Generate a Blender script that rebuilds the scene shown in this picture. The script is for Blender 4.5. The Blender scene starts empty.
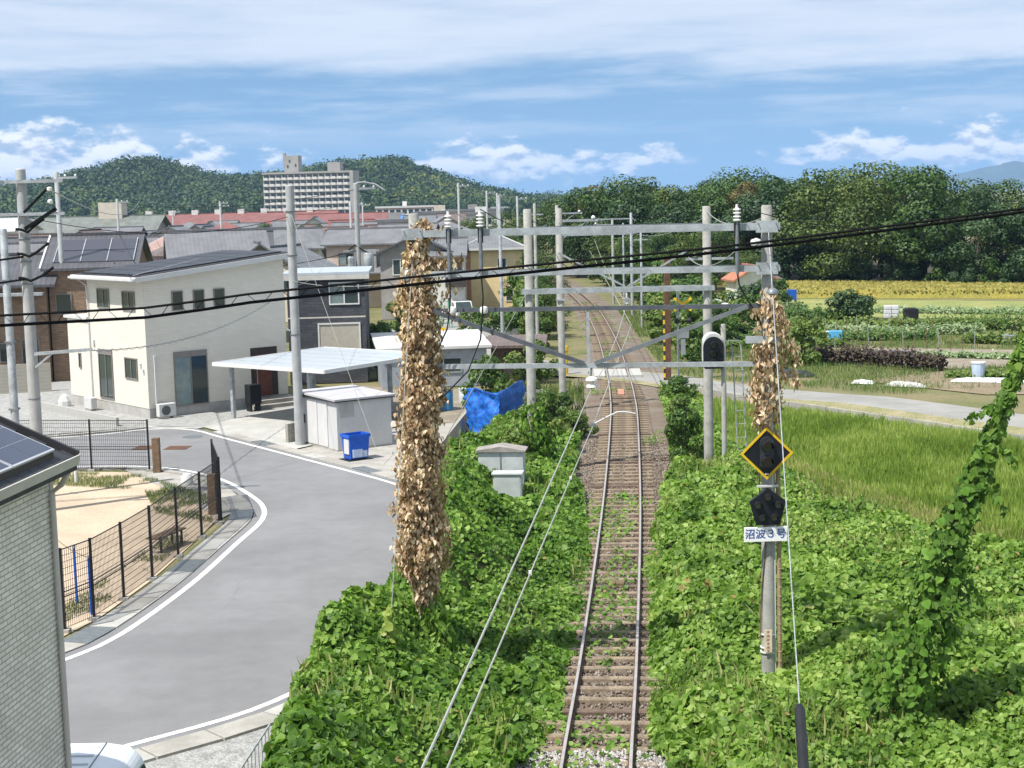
import bpy, math, random
import numpy as np
from mathutils import Vector, Matrix

random.seed(7)
rng = np.random.default_rng(11)
scene = bpy.context.scene
col = scene.collection

# ------------------------------------------------------------------ camera
cam_data = bpy.data.cameras.new('camera')
cam = bpy.data.objects.new('camera', cam_data)
col.objects.link(cam)
scene.camera = cam
cam_data.sensor_width = 36.0
cam_data.lens = 36.0 * 1540.0 / 1024.0
cam_data.clip_start = 0.1
cam_data.clip_end = 60000.0
PITCH, ROLL = math.atan(183.5 / 1540.0), 0.025
fw = Vector((0, math.cos(PITCH), -math.sin(PITCH)))
r0 = Vector((1, 0, 0)); u0 = r0.cross(fw)
rt = r0 * math.cos(ROLL) - u0 * math.sin(ROLL)
up = u0 * math.cos(ROLL) + r0 * math.sin(ROLL)
cam.matrix_world = Matrix(((rt.x, up.x, -fw.x, 0.0), (rt.y, up.y, -fw.y, 0.0), (rt.z, up.z, -fw.z, 9.4), (0, 0, 0, 1)))

# ------------------------------------------------------------------ sun, sky, exposure
HAZE = 1.1e-4
SUN_EL = math.radians(59)
SUN_AZ = math.atan2(-0.80, -0.60)          # clockwise from +Y: behind the camera and to its left
sv = Vector((math.sin(SUN_AZ) * math.cos(SUN_EL), math.cos(SUN_AZ) * math.cos(SUN_EL), math.sin(SUN_EL)))
sun_data = bpy.data.lights.new('sun', 'SUN')
sun_data.energy = 4.0
sun_data.angle = math.radians(0.53)
sun_data.color = (1.0, 0.955, 0.88)
sun = bpy.data.objects.new('sun', sun_data)
sun.rotation_euler = (-sv).to_track_quat('-Z', 'Y').to_euler()
sun.location = (-30, -30, 60)
col.objects.link(sun)

world = bpy.data.worlds.new('World')
scene.world = world
world.use_nodes = True
wt = world.node_tree
for n in list(wt.nodes):
    wt.nodes.remove(n)


def N(tree, kind, **kw):
    n = tree.nodes.new(kind)
    for k, v in kw.items():
        setattr(n, k, v)
    return n


def L(tree, a, b):
    tree.links.new(a, b)


def M(tree, op, a, b=None, c=None, clamp=False):
    n = tree.nodes.new('ShaderNodeMath'); n.operation = op; n.use_clamp = clamp
    for i, v in enumerate((a, b, c)):
        if v is None:
            continue
        if isinstance(v, (int, float)):
            n.inputs[i].default_value = v
        else:
            tree.links.new(v, n.inputs[i])
    return n.outputs[0]


def sstep(tree, v, lo, hi, tlo=0.0, thi=1.0):
    n = tree.nodes.new('ShaderNodeMapRange'); n.interpolation_type = 'SMOOTHSTEP'
    tree.links.new(v, n.inputs[0])
    for i, x in zip((1, 2, 3, 4), (lo, hi, tlo, thi)):
        n.inputs[i].default_value = x
    return n.outputs[0]


def noise(tree, vec, scale, detail=4, rough=0.55):
    n = tree.nodes.new('ShaderNodeTexNoise')
    n.inputs['Scale'].default_value = scale; n.inputs['Detail'].default_value = detail
    n.inputs['Roughness'].default_value = rough
    tree.links.new(vec, n.inputs['Vector'])
    return n.outputs['Fac']


def combine(tree, x, y, z):
    n = tree.nodes.new('ShaderNodeCombineXYZ')
    for i, v in enumerate((x, y, z)):
        if isinstance(v, (int, float)):
            n.inputs[i].default_value = v
        else:
            tree.links.new(v, n.inputs[i])
    return n.outputs[0]


def mixc(tree, fac, a, b, blend='MIX'):
    n = tree.nodes.new('ShaderNodeMix'); n.data_type = 'RGBA'; n.blend_type = blend
    for i, v in ((0, fac), (6, a), (7, b)):
        if isinstance(v, (int, float)):
            n.inputs[i].default_value = v
        elif isinstance(v, tuple):
            n.inputs[i].default_value = v if len(v) == 4 else (*v, 1)
        else:
            tree.links.new(v, n.inputs[i])
    return n.outputs[2]


sky = N(wt, 'ShaderNodeTexSky', sky_type='NISHITA', sun_disc=False, sun_elevation=SUN_EL,
        sun_rotation=SUN_AZ, altitude=60, air_density=1.0, dust_density=0.4, ozone_density=2.0)
tc = N(wt, 'ShaderNodeTexCoord')
sep = N(wt, 'ShaderNodeSeparateXYZ'); L(wt, tc.outputs['Generated'], sep.inputs[0])
DX, DY, DZ = sep.outputs
elev = M(wt, 'MULTIPLY', M(wt, 'ARCSINE', DZ), 57.2958)               # degrees above the horizon
azim = M(wt, 'MULTIPLY', M(wt, 'ARCTAN2', DX, DY), 57.2958)
# clear dry air: the pale band of the model sky is pressed below the horizon
skyv = combine(wt, DX, DY, M(wt, 'ADD', M(wt, 'MULTIPLY', M(wt, 'MAXIMUM', DZ, 0.0), 0.85), 0.15))
nrmv = N(wt, 'ShaderNodeVectorMath', operation='NORMALIZE'); L(wt, skyv, nrmv.inputs[0]); L(wt, nrmv.outputs[0], sky.inputs['Vector'])
# high thin sheet with a ragged lower edge; unseen overhead, kept dense for fill light
v1 = combine(wt, M(wt, 'MULTIPLY', azim, 0.10), M(wt, 'MULTIPLY', elev, 0.55), 3.1)
v2 = combine(wt, M(wt, 'MULTIPLY', azim, 0.16), M(wt, 'MULTIPLY', elev, 1.5), 8.4)
n1 = noise(wt, v1, 1.0, 6, 0.6)
n2 = noise(wt, v2, 1.0, 6, 0.62)
edge = M(wt, 'ADD', elev, M(wt, 'MULTIPLY', M(wt, 'SUBTRACT', n1, 0.5), 3.2))
sheet = sstep(wt, edge, 4.2, 5.3)
sheet = M(wt, 'MULTIPLY', sheet, sstep(wt, n2, 0.18, 0.62, 0.58, 0.95))
sheet = M(wt, 'MULTIPLY', sheet, sstep(wt, elev, 14.0, 40.0, 1.0, 0.9))
streak = M(wt, 'MULTIPLY', sstep(wt, n2, 0.40, 0.70), 0.50)
streak = M(wt, 'MULTIPLY', streak, sstep(wt, elev, 1.5, 3.0))
high = M(wt, 'MAXIMUM', sheet, streak)
# cumulus low over the horizon
v3 = combine(wt, M(wt, 'MULTIPLY', azim, 0.5), M(wt, 'MULTIPLY', elev, 1.0), 5.5)
v3b = combine(wt, M(wt, 'MULTIPLY', azim, 0.5), M(wt, 'ADD', M(wt, 'MULTIPLY', elev, 1.0), 0.28), 5.5)
c1 = noise(wt, v3, 1.0, 7, 0.56)
c1b = noise(wt, v3b, 1.0, 7, 0.56)
v4 = combine(wt, M(wt, 'MULTIPLY', azim, 0.085), 0.0, 4.2)
big = noise(wt, v4, 1.0, 2, 0.5)
thr = M(wt, 'ADD', M(wt, 'MULTIPLY', M(wt, 'ABSOLUTE', M(wt, 'SUBTRACT', elev, 1.45)), 0.19), 0.385)
thr = M(wt, 'SUBTRACT', thr, M(wt, 'MULTIPLY', M(wt, 'SUBTRACT', big, 0.5), 0.95))
cum_raw = M(wt, 'SUBTRACT', c1, thr)
cum = sstep(wt, cum_raw, -0.03, 0.13)
shade = sstep(wt, M(wt, 'SUBTRACT', c1b, c1), -0.06, 0.10)          # thick above = grey base
cumcol = mixc(wt, shade, (1.0, 1.0, 1.0), (0.45, 0.53, 0.66))
highcol = mixc(wt, n1, (0.58, 0.68, 0.82), (0.80, 0.86, 0.94))
tint = mixc(wt, 1.0, sky.outputs[0], (0.86, 1.0, 1.04), 'MULTIPLY')
bg_sky = N(wt, 'ShaderNodeBackground'); bg_sky.inputs[1].default_value = 0.078
L(wt, tint, bg_sky.inputs[0])
bg_high = N(wt, 'ShaderNodeBackground'); bg_high.inputs[1].default_value = 0.66
L(wt, highcol, bg_high.inputs[0])
bg_cum = N(wt, 'ShaderNodeBackground'); bg_cum.inputs[1].default_value = 0.72
L(wt, cumcol, bg_cum.inputs[0])
mx1 = N(wt, 'ShaderNodeMixShader'); L(wt, high, mx1.inputs[0]); L(wt, bg_sky.outputs[0], mx1.inputs[1]); L(wt, bg_high.outputs[0], mx1.inputs[2])
mx2 = N(wt, 'ShaderNodeMixShader'); L(wt, cum, mx2.inputs[0]); L(wt, mx1.outputs[0], mx2.inputs[1]); L(wt, bg_cum.outputs[0], mx2.inputs[2])
wo = N(wt, 'ShaderNodeOutputWorld'); L(wt, mx2.outputs[0], wo.inputs[0])

scene.view_settings.view_transform = 'Standard'
scene.view_settings.look = 'None'
scene.view_settings.gamma = 1.0
scene.view_settings.use_curve_mapping = False
scene.view_settings.exposure = 0.80
scene.cycles.max_bounces = 6
scene.cycles.transparent_max_bounces = 8
scene.cycles.volume_bounces = 0


# ------------------------------------------------------------------ materials
def lin(h):
    r = [int(h[i:i + 2], 16) / 255 for i in (0, 2, 4)]
    return tuple(x / 12.92 if x <= 0.04045 else ((x + 0.055) / 1.055) ** 2.4 for x in r)


MATS = {}


def mat(name, c, rough=0.7, var=0.15, scale=4.0, bump=0.0, bscale=40.0, metal=0.0, c2=None, spec=0.3, fine=0.0):
    """plain painted / mineral surface: base colour broken up by two noises, optional fine relief"""
    if name in MATS:
        return MATS[name]
    m = bpy.data.materials.new(name); m.use_nodes = True; t = m.node_tree
    b = t.nodes['Principled BSDF']
    co = N(t, 'ShaderNodeTexCoord').outputs['Object']
    n = noise(t, co, scale, 5, 0.6)
    d = c2 if c2 else tuple(x * (1 - var) for x in c)
    e = c if c2 else tuple(min(1, x * (1 + var * 0.6)) for x in c)
    k = sstep(t, n, 0.32, 0.68)
    colr = mixc(t, k, d, e)
    if fine:
        nf = noise(t, co, bscale, 3, 0.7)
        colr = mixc(t, fine, colr, mixc(t, sstep(t, nf, 0.3, 0.7), (0.25, 0.25, 0.25), (1.6, 1.6, 1.6)), 'MULTIPLY')
    L(t, colr, b.inputs['Base Color'])
    b.inputs['Roughness'].default_value = rough
    b.inputs['Metallic'].default_value = metal
    b.inputs['Specular IOR Level'].default_value = spec
    if bump:
        nb = noise(t, co, bscale, 4, 0.6)
        bp = N(t, 'ShaderNodeBump'); bp.inputs['Strength'].default_value = bump; bp.inputs['Distance'].default_value = 0.02
        L(t, nb, bp.inputs['Height']); L(t, bp.outputs[0], b.inputs['Normal'])
    MATS[name] = m
    return m


def leaf_mat(name, c_dark, c_mid, c_light, trans=0.25, rough=0.5, patch=0.35, patch_scale=0.5, spec=0.35, dead=0.0):
    """foliage: one colour per leaf, drifting slowly over the plant"""
    if name in MATS:
        return MATS[name]
    m = bpy.data.materials.new(name); m.use_nodes = True; t = m.node_tree
    b = t.nodes['Principled BSDF']; out = t.nodes['Material Output']
    geo = N(t, 'ShaderNodeNewGeometry')
    n = noise(t, geo.outputs['Position'], patch_scale, 3, 0.6)
    f = M(t, 'ADD', M(t, 'MULTIPLY', geo.outputs['Random Per Island'], 1 - patch), M(t, 'MULTIPLY', sstep(t, n, 0.3, 0.7), patch))
    r = N(t, 'ShaderNodeValToRGB'); r.color_ramp.elements[0].position = 0.12; r.color_ramp.elements[1].position = 0.92
    r.color_ramp.elements[0].color = (*c_dark, 1); r.color_ramp.elements[1].color = (*c_light, 1)
    e = r.color_ramp.elements.new(0.52); e.color = (*c_mid, 1)
    L(t, f, r.inputs[0])
    lc = r.outputs[0]
    if dead:                                  # the odd withered leaf
        lc = mixc(t, M(t, 'GREATER_THAN', M(t, 'FRACT', M(t, 'MULTIPLY', geo.outputs['Random Per Island'], 37.7)), 1 - dead), lc, (0.33, 0.24, 0.09))
    L(t, lc, b.inputs['Base Color'])
    b.inputs['Roughness'].default_value = rough; b.inputs['Specular IOR Level'].default_value = spec
    tr = N(t, 'ShaderNodeBsdfTranslucent')
    L(t, mixc(t, 1.0, lc, (1.25, 1.35, 0.7), 'MULTIPLY'), tr.inputs[0])
    mx = N(t, 'ShaderNodeMixShader'); mx.inputs[0].default_value = trans
    L(t, b.outputs[0], mx.inputs[1]); L(t, tr.outputs[0], mx.inputs[2]); L(t, mx.outputs[0], out.inputs[0])
    MATS[name] = m
    return m


def glass(name, c=(0.03, 0.04, 0.045), rough=0.08):
    if name in MATS:
        return MATS[name]
    m = bpy.data.materials.new(name); m.use_nodes = True
    b = m.node_tree.nodes['Principled BSDF']
    b.inputs['Base Color'].default_value = (*c, 1); b.inputs['Roughness'].default_value = rough
    b.inputs['Specular IOR Level'].default_value = 0.8
    MATS[name] = m
    return m


def brick_mat(name, c1, c2, mortar, bw, bh, rough=0.7, msize=0.02, bump=0.4, axis='wall', offset=0.5, mott=0.35):
    """courses measured in metres, wrapped round the walls by the face normal"""
    if name in MATS:
        return MATS[name]
    m = bpy.data.materials.new(name); m.use_nodes = True; t = m.node_tree
    b = t.nodes['Principled BSDF']
    tcx = N(t, 'ShaderNodeTexCoord'); s = N(t, 'ShaderNodeSeparateXYZ'); L(t, tcx.outputs['Object'], s.inputs[0])
    if axis == 'wall':
        u = M(t, 'ADD', s.outputs[0], s.outputs[1]); v = s.outputs[2]
    else:
        u = s.outputs[0]; v = s.outputs[1]
    br = N(t, 'ShaderNodeTexBrick'); br.offset = offset
    L(t, combine(t, u, v, 0.0), br.inputs['Vector'])
    br.inputs['Color1'].default_value = (*c1, 1); br.inputs['Color2'].default_value = (*c2, 1); br.inputs['Mortar'].default_value = (*mortar, 1)
    br.inputs['Scale'].default_value = 1.0; br.inputs['Brick Width'].default_value = bw; br.inputs['Row Height'].default_value = bh
    br.inputs['Mortar Size'].default_value = msize * bh; br.inputs['Bias'].default_value = 0.0
    nf = noise(t, tcx.outputs['Object'], 1.3, 4, 0.6)
    cc = mixc(t, mott, br.outputs[0], mixc(t, sstep(t, nf, 0.3, 0.7), (0.7, 0.7, 0.7), (1.15, 1.15, 1.15)), 'MULTIPLY')
    L(t, cc, b.inputs['Base Color']); b.inputs['Roughness'].default_value = rough
    b.inputs['Specular IOR Level'].default_value = 0.25
    if bump:
        bp = N(t, 'ShaderNodeBump'); bp.inputs['Strength'].default_value = bump; bp.inputs['Distance'].default_value = 0.01; bp.invert = True
        L(t, br.outputs['Fac'], bp.inputs['Height']); L(t, bp.outputs[0], b.inputs['Normal'])
    MATS[name] = m
    return m


def rib_mat(name, c, axis=0, pitch=0.2, rough=0.6, depth=0.35, var=0.12, metal=0.0, amp=0.03):
    """tiled or ribbed roofing: regular relief across one axis and weathering"""
    if name in MATS:
        return MATS[name]
    m = bpy.data.materials.new(name); m.use_nodes = True; t = m.node_tree
    b = t.nodes['Principled BSDF']
    tcx = N(t, 'ShaderNodeTexCoord'); s = N(t, 'ShaderNodeSeparateXYZ'); L(t, tcx.outputs['Object'], s.inputs[0])
    w = M(t, 'ABSOLUTE', M(t, 'SINE', M(t, 'MULTIPLY', s.outputs[axis], math.pi / pitch)))
    w2 = M(t, 'FRACT', M(t, 'MULTIPLY', s.outputs[1 - axis if axis < 2 else 0], 1 / (pitch * 1.2)))
    h = M(t, 'ADD', w, M(t, 'MULTIPLY', w2, 0.6))
    bp = N(t, 'ShaderNodeBump'); bp.inputs['Strength'].default_value = depth; bp.inputs['Distance'].default_value = amp
    L(t, h, bp.inputs['Height']); L(t, bp.outputs[0], b.inputs['Normal'])
    n = noise(t, tcx.outputs['Object'], 0.8, 5, 0.65)
    n2 = noise(t, tcx.outputs['Object'], 9.0, 3, 0.6)
    cc = mixc(t, sstep(t, n, 0.3, 0.7), tuple(x * (1 - var) for x in c), tuple(min(1, x * (1 + var)) for x in c))
    cc = mixc(t, 0.4, cc, mixc(t, n2, (0.7, 0.7, 0.7), (1.25, 1.25, 1.25)), 'MULTIPLY')
    L(t, cc, b.inputs['Base Color']); b.inputs['Roughness'].default_value = rough; b.inputs['Metallic'].default_value = metal
    b.inputs['Specular IOR Level'].default_value = 0.3
    MATS[name] = m
    return m


# ------------------------------------------------------------------ mesh helpers
def newmesh(name, v, f):
    me = bpy.data.meshes.new(name)
    me.from_pydata([tuple(p) for p in v], [], f)
    me.update()
    return me


def link(name, me, m=None, parent=None, loc=None, rot=None, sc=None):
    o = bpy.data.objects.new(name, me)
    col.objects.link(o)
    if m is not None and me is not None and not me.materials:
        me.materials.append(m)
    if parent is not None:
        o.parent = parent
    if loc is not None:
        o.location = loc
    if rot is not None:
        o.rotation_euler = rot if not isinstance(rot, (int, float)) else (0, 0, rot)
    if sc is not None:
        o.scale = sc if not isinstance(sc, (int, float)) else (sc, sc, sc)
    return o


def tag(o, label=None, cat=None, group=None, kind=None):
    for k, v in (('label', label), ('category', cat), ('group', group), ('kind', kind)):
        if v:
            o[k] = v
    return o


def thing(name, label, cat, loc=(0, 0, 0), rz=0.0, group=None):
    o = link(name, None, loc=loc, rot=rz)
    o.empty_display_size = 0.2
    return tag(o, label, cat, group)


class MB:
    def __init__(self):
        self.v = []; self.f = []; self.smooth = False

    def add(self, v, f):
        k = len(self.v)
        self.v += [tuple(p) for p in v]
        self.f += [tuple(i + k for i in q) for q in f]
        return self

    def box(self, x0, x1, y0, y1, z0, z1):
        return self.add([(x0, y0, z0), (x1, y0, z0), (x1, y1, z0), (x0, y1, z0), (x0, y0, z1), (x1, y0, z1), (x1, y1, z1), (x0, y1, z1)],
                        [(0, 3, 2, 1), (4, 5, 6, 7), (0, 1, 5, 4), (1, 2, 6, 5), (2, 3, 7, 6), (3, 0, 4, 7)])

    def bar(self, a, b, w, h=None):
        """rectangular bar from a to b, w across (level), h the other way"""
        h = h or w
        a = Vector(a); b = Vector(b); d = (b - a).normalized()
        s = d.cross(Vector((0, 0, 1)))
        s = Vector((1, 0, 0)) if s.length < 1e-4 else s.normalized()
        t = s.cross(d)
        v = []
        for p in (a, b):
            for i, j in ((-1, -1), (1, -1), (1, 1), (-1, 1)):
                v.append(p + s * (i * w / 2) + t * (j * h / 2))
        return self.add(v, [(0, 1, 2, 3), (7, 6, 5, 4), (0, 4, 5, 1), (1, 5, 6, 2), (2, 6, 7, 3), (3, 7, 4, 0)])

    def tube(self, pts, r, n=8, cap=True):
        pts = [Vector(p) for p in pts]
        rs = r if isinstance(r, (list, tuple)) else [r] * len(pts)
        v = []; f = []
        for i, p in enumerate(pts):
            d = (pts[min(i + 1, len(pts) - 1)] - pts[max(i - 1, 0)]).normalized()
            s = d.cross(Vector((0, 0, 1)) if abs(d.z) < 0.95 else Vector((0, 1, 0))).normalized()
            t = s.cross(d)
            for k in range(n):
                a = 2 * math.pi * k / n
                v.append(p + (s * math.cos(a) + t * math.sin(a)) * rs[i])
        for i in range(len(pts) - 1):
            for k in range(n):
                a = i * n + k; b = i * n + (k + 1) % n
                f.append((a, b, b + n, a + n))
        if cap:
            f.append(tuple(range(n - 1, -1, -1))); f.append(tuple((len(pts) - 1) * n + k for k in range(n)))
        self.smooth = True
        return self.add(v, f)

    def lathe(self, prof, n=12, c=(0, 0, 0)):
        v = []; f = []
        for r, z in prof:
            for k in range(n):
                a = 2 * math.pi * k / n
                v.append((c[0] + r * math.cos(a), c[1] + r * math.sin(a), c[2] + z))
        for i in range(len(prof) - 1):
            for k in range(n):
                a = i * n + k; b = i * n + (k + 1) % n
                f.append((a, b, b + n, a + n))
        f.append(tuple(range(n - 1, -1, -1))); f.append(tuple((len(prof) - 1) * n + k for k in range(n)))
        return self.add(v, f)

    def prism(self, poly, z0, z1):
        n = len(poly)
        v = [(x, y, z0) for x, y in poly] + [(x, y, z1) for x, y in poly]
        f = [tuple(range(n - 1, -1, -1)), tuple(range(n, 2 * n))] + [(i, (i + 1) % n, (i + 1) % n + n, i + n) for i in range(n)]
        return self.add(v, f)

    def extr(self, poly, axis, a0, a1):
        """polygon in the plane across the axis, pulled from a0 to a1"""
        n = len(poly)
        def P(p, a):
            return (a, p[0], p[1]) if axis == 'x' else ((p[0], a, p[1]) if axis == 'y' else (p[0], p[1], a))
        v = [P(p, a0) for p in poly] + [P(p, a1) for p in poly]
        f = [tuple(range(n - 1, -1, -1)), tuple(range(n, 2 * n))] + [(i, (i + 1) % n, (i + 1) % n + n, i + n) for i in range(n)]
        return self.add(v, f)

    def mesh(self, name, smooth=None):
        me = newmesh(name, self.v, self.f)
        import bmesh
        bm = bmesh.new(); bm.from_mesh(me)
        bmesh.ops.recalc_face_normals(bm, faces=bm.faces)
        bm.to_mesh(me); bm.free()
        sm = self.smooth if smooth is None else smooth
        if sm:
            for p in me.polygons:
                p.use_smooth = True
            me.set_sharp_from_angle(angle=0.75)
        return me

    def build(self, name, m, parent=None, loc=None, rot=None, smooth=None):
        return link(name, self.mesh(name, smooth), m, parent, loc, rot)


def bevel(o, w, seg=2, ang=0.6):
    b = o.modifiers.new('bevel', 'BEVEL'); b.width = w; b.segments = seg; b.limit_method = 'ANGLE'; b.angle_limit = ang
    return o


def sheet_poly(name, pts, z, m, kind='structure'):
    """flat sheet from an outline, triangulated"""
    import bmesh
    bm = bmesh.new()
    vs = [bm.verts.new((x, y, z)) for x, y in pts]
    f = bm.faces.new(vs)
    bmesh.ops.triangulate(bm, faces=[f])
    bmesh.ops.recalc_face_normals(bm, faces=bm.faces)
    for q in bm.faces:
        if q.normal.z < 0:
            q.normal_flip()
    me = bpy.data.meshes.new(name); bm.to_mesh(me); bm.free()
    o = link(name, me, m)
    if kind:
        o['kind'] = kind
    return o


def smooth_line(pts, step=0.6):
    """Catmull-Rom through the points, resampled"""
    P = [np.array(p, float) for p in pts]
    P = [2 * P[0] - P[1]] + P + [2 * P[-1] - P[-2]]
    out = []
    for i in range(1, len(P) - 2):
        n = max(2, int(np.linalg.norm(P[i + 1] - P[i]) / step))
        for k in range(n):
            t = k / n
            out.append(0.5 * ((2 * P[i]) + (-P[i - 1] + P[i + 1]) * t + (2 * P[i - 1] - 5 * P[i] + 4 * P[i + 1] - P[i + 2]) * t * t + (-P[i - 1] + 3 * P[i] - 3 * P[i + 1] + P[i + 2]) * t ** 3))
    out.append(P[-2])
    return np.array(out)


def offset_line(line, d):
    """shift a 2-D polyline to its right by d"""
    t = np.gradient(line[:, :2], axis=0)
    t /= np.linalg.norm(t, axis=1)[:, None]
    return line[:, :2] + np.stack([t[:, 1], -t[:, 0]], 1) * d


def ribbon(name, a, b, z, m, kind='structure', parent=None):
    n = len(a)
    v = [(p[0], p[1], z) for p in a] + [(p[0], p[1], z) for p in b]
    f = [(i, i + n, i + n + 1, i + 1) for i in range(n - 1)]
    me = newmesh(name, v, f)
    if me.polygons[0].normal.z < 0:
        me.flip_normals()
    o = link(name, me, m, parent)
    if kind:
        o['kind'] = kind
    return o


# leaf templates: outline in its own plane, x across, y along, z curl
KITE = (np.array([(0, 0, 0), (0.42, 0.5, 0.06), (0, 1.0, -0.05), (-0.42, 0.5, 0.06)]), [(0, 1, 2), (0, 2, 3)])
OVATE = (np.array([(0, 0, 0), (0.46, 0.22, 0.08), (0.40, 0.66, 0.05), (0, 1.08, -0.1), (-0.40, 0.66, 0.05), (-0.46, 0.22, 0.08)]),
         [(0, 1, 2), (0, 2, 3), (0, 3, 4), (0, 4, 5)])
BLADE = (np.array([(-0.03, 0, 0), (0.03, 0, 0), (0.02, 0.6, 0.03), (0, 1.0, 0.16)]), [(0, 1, 2), (0, 2, 3)])


def leaves_mesh(name, pos, nrm, size, tmpl=KITE, axis=None, seed=1):
    """one mesh of many leaves; nrm faces each leaf, axis (optional) is its long direction"""
    r = np.random.default_rng(seed)
    n = len(pos)
    nrm = nrm / (np.linalg.norm(nrm, axis=1)[:, None] + 1e-9)
    if axis is None:
        axis = r.normal(size=(n, 3))
    axis = axis - nrm * np.sum(axis * nrm, 1)[:, None]
    axis /= (np.linalg.norm(axis, axis=1)[:, None] + 1e-9)
    side = np.cross(axis, nrm)
    tv, tf = tmpl
    k = len(tv)
    sz = np.asarray(size).reshape(-1, 1, 1)
    V = pos[:, None, :] + sz * (side[:, None, :] * tv[None, :, 0:1] + axis[:, None, :] * (tv[None, :, 1:2] - 0.4) + nrm[:, None, :] * tv[None, :, 2:3])
    V = V.reshape(-1, 3)
    F = (np.arange(n)[:, None, None] * k + np.array(tf)[None]).reshape(-1, 3)
    me = bpy.data.meshes.new(name)
    me.vertices.add(len(V)); me.vertices.foreach_set('co', V.astype(np.float32).ravel())
    me.loops.add(F.size); me.loops.foreach_set('vertex_index', F.astype(np.int32).ravel())
    me.polygons.add(len(F)); me.polygons.foreach_set('loop_start', np.arange(0, F.size, 3, dtype=np.int32))
    me.polygons.foreach_set('loop_total', np.full(len(F), 3, dtype=np.int32))
    me.update(calc_edges=True)
    return me


def vnoise(x, y, seed=0):
    """cheap smooth value noise on numpy arrays, 0..1"""
    xi = np.floor(x).astype(int); yi = np.floor(y).astype(int)
    fx = x - xi; fy = y - yi
    fx = fx * fx * (3 - 2 * fx); fy = fy * fy * (3 - 2 * fy)
    def h(a, b):
        q = (a * 374761393 + b * 668265263 + seed * 974711) & 0x7fffffff
        q = ((q ^ (q >> 13)) * 1274126177) & 0x7fffffff
        return ((q ^ (q >> 16)) & 0xffff) / 65535.0
    return (h(xi, yi) * (1 - fx) + h(xi + 1, yi) * fx) * (1 - fy) + (h(xi, yi + 1) * (1 - fx) + h(xi + 1, yi + 1) * fx) * fy


def domes(x, y, cell, seed=0):
    """jittered grid of round cushions, 0..1, with creases where they meet"""
    gx = np.floor(x / cell); gy = np.floor(y / cell); best = np.zeros_like(x, dtype=float)
    for i in (-1, 0, 1):
        for j in (-1, 0, 1):
            cx = gx + i; cy = gy + j
            h1 = vnoise(cx + .001, cy + .001, seed); h2 = vnoise(cx + .001, cy + .001, seed + 7); h3 = vnoise(cx + .001, cy + .001, seed + 13)
            r = cell * (.55 + .5 * h3)
            d2 = ((x - (cx + .15 + .7 * h1) * cell) ** 2 + (y - (cy + .15 + .7 * h2) * cell) ** 2) / r ** 2
            best = np.maximum(best, np.sqrt(np.clip(1 - d2, 0, 1)) * (.35 + .65 * h3))
    return best


def fbm(x, y, seed=0, oct=3):
    s = 0; a = 1; t = 0
    for i in range(oct):
        s = s + a * vnoise(x * 2 ** i, y * 2 ** i, seed + i); t += a; a *= 0.5
    return s / t


def inside(poly, x, y):
    poly = np.array(poly); res = np.zeros(len(x), bool); j = len(poly) - 1
    for i in range(len(poly)):
        xi, yi = poly[i]; xj, yj = poly[j]
        c = ((yi > y) != (yj > y)) & (x < (xj - xi) * (y - yi) / (yj - yi + 1e-12) + xi)
        res ^= c; j = i
    return res


def tree_copy(root, loc, rz=0.0, sc=1.0, label=None, group=None):
    """a copy of a thing with copies of its parts and sub-parts"""
    r = root.copy(); col.objects.link(r)
    r.location = loc; r.rotation_euler = (0, 0, rz); r.scale = (sc, sc, sc) if isinstance(sc, (int, float)) else sc
    if label:
        r['label'] = label
    if group:
        r['group'] = group
    for ch in list(root.children):
        c = ch.copy(); col.objects.link(c); c.parent = r
        for g2 in ch.children:
            d = g2.copy(); col.objects.link(d); d.parent = c
    return r

# ================================================================== THE SETTING
m_earth = mat('earth_grass', (0.115, 0.13, 0.045), 0.95, 0.3, 0.35, bump=0.4, bscale=14, c2=(0.19, 0.165, 0.085), fine=0.35)
def road_mat(name, c):
    """asphalt: fine grit, broad tonal drift, darker patches, tyre-polished drift and a few hairline cracks"""
    m = bpy.data.materials.new(name); m.use_nodes = True; t = m.node_tree; b = t.nodes['Principled BSDF']
    co = N(t, 'ShaderNodeTexCoord').outputs['Object']
    n1_ = noise(t, co, .22, 5, .6); n2_ = noise(t, co, 1.7, 5, .65); n3_ = noise(t, co, 55, 3, .7)
    cc = mixc(t, sstep(t, n1_, .3, .7), tuple(x * .86 for x in c), tuple(x * 1.10 for x in c))
    cc = mixc(t, .5, cc, mixc(t, sstep(t, n2_, .3, .7), (.88, .88, .88), (1.08, 1.08, 1.08)), 'MULTIPLY')
    cc = mixc(t, .45, cc, mixc(t, sstep(t, n3_, .25, .75), (.5, .5, .5), (1.45, 1.45, 1.45)), 'MULTIPLY')
    wv = N(t, 'ShaderNodeVectorMath', operation='ADD'); L(t, co, wv.inputs[0])
    nz = N(t, 'ShaderNodeTexNoise'); nz.inputs['Scale'].default_value = .9; L(t, co, nz.inputs['Vector']); L(t, nz.outputs['Color'], wv.inputs[1])
    vo = N(t, 'ShaderNodeTexVoronoi', feature='DISTANCE_TO_EDGE'); vo.inputs['Scale'].default_value = .16; L(t, wv.outputs[0], vo.inputs['Vector'])
    crack = M(t, 'MULTIPLY', sstep(t, vo.outputs['Distance'], .0, .006, 1.0, 0.0), sstep(t, n1_, .48, .6))
    cc = mixc(t, M(t, 'MULTIPLY', crack, .12), cc, tuple(x * .35 for x in c))
    L(t, cc, b.inputs['Base Color']); b.inputs['Roughness'].default_value = .9; b.inputs['Specular IOR Level'].default_value = .25
    bp = N(t, 'ShaderNodeBump'); bp.inputs['Strength'].default_value = .3; bp.inputs['Distance'].default_value = .02; L(t, n3_, bp.inputs['Height']); L(t, bp.outputs[0], b.inputs['Normal'])
    MATS[name] = m
    return m


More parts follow.
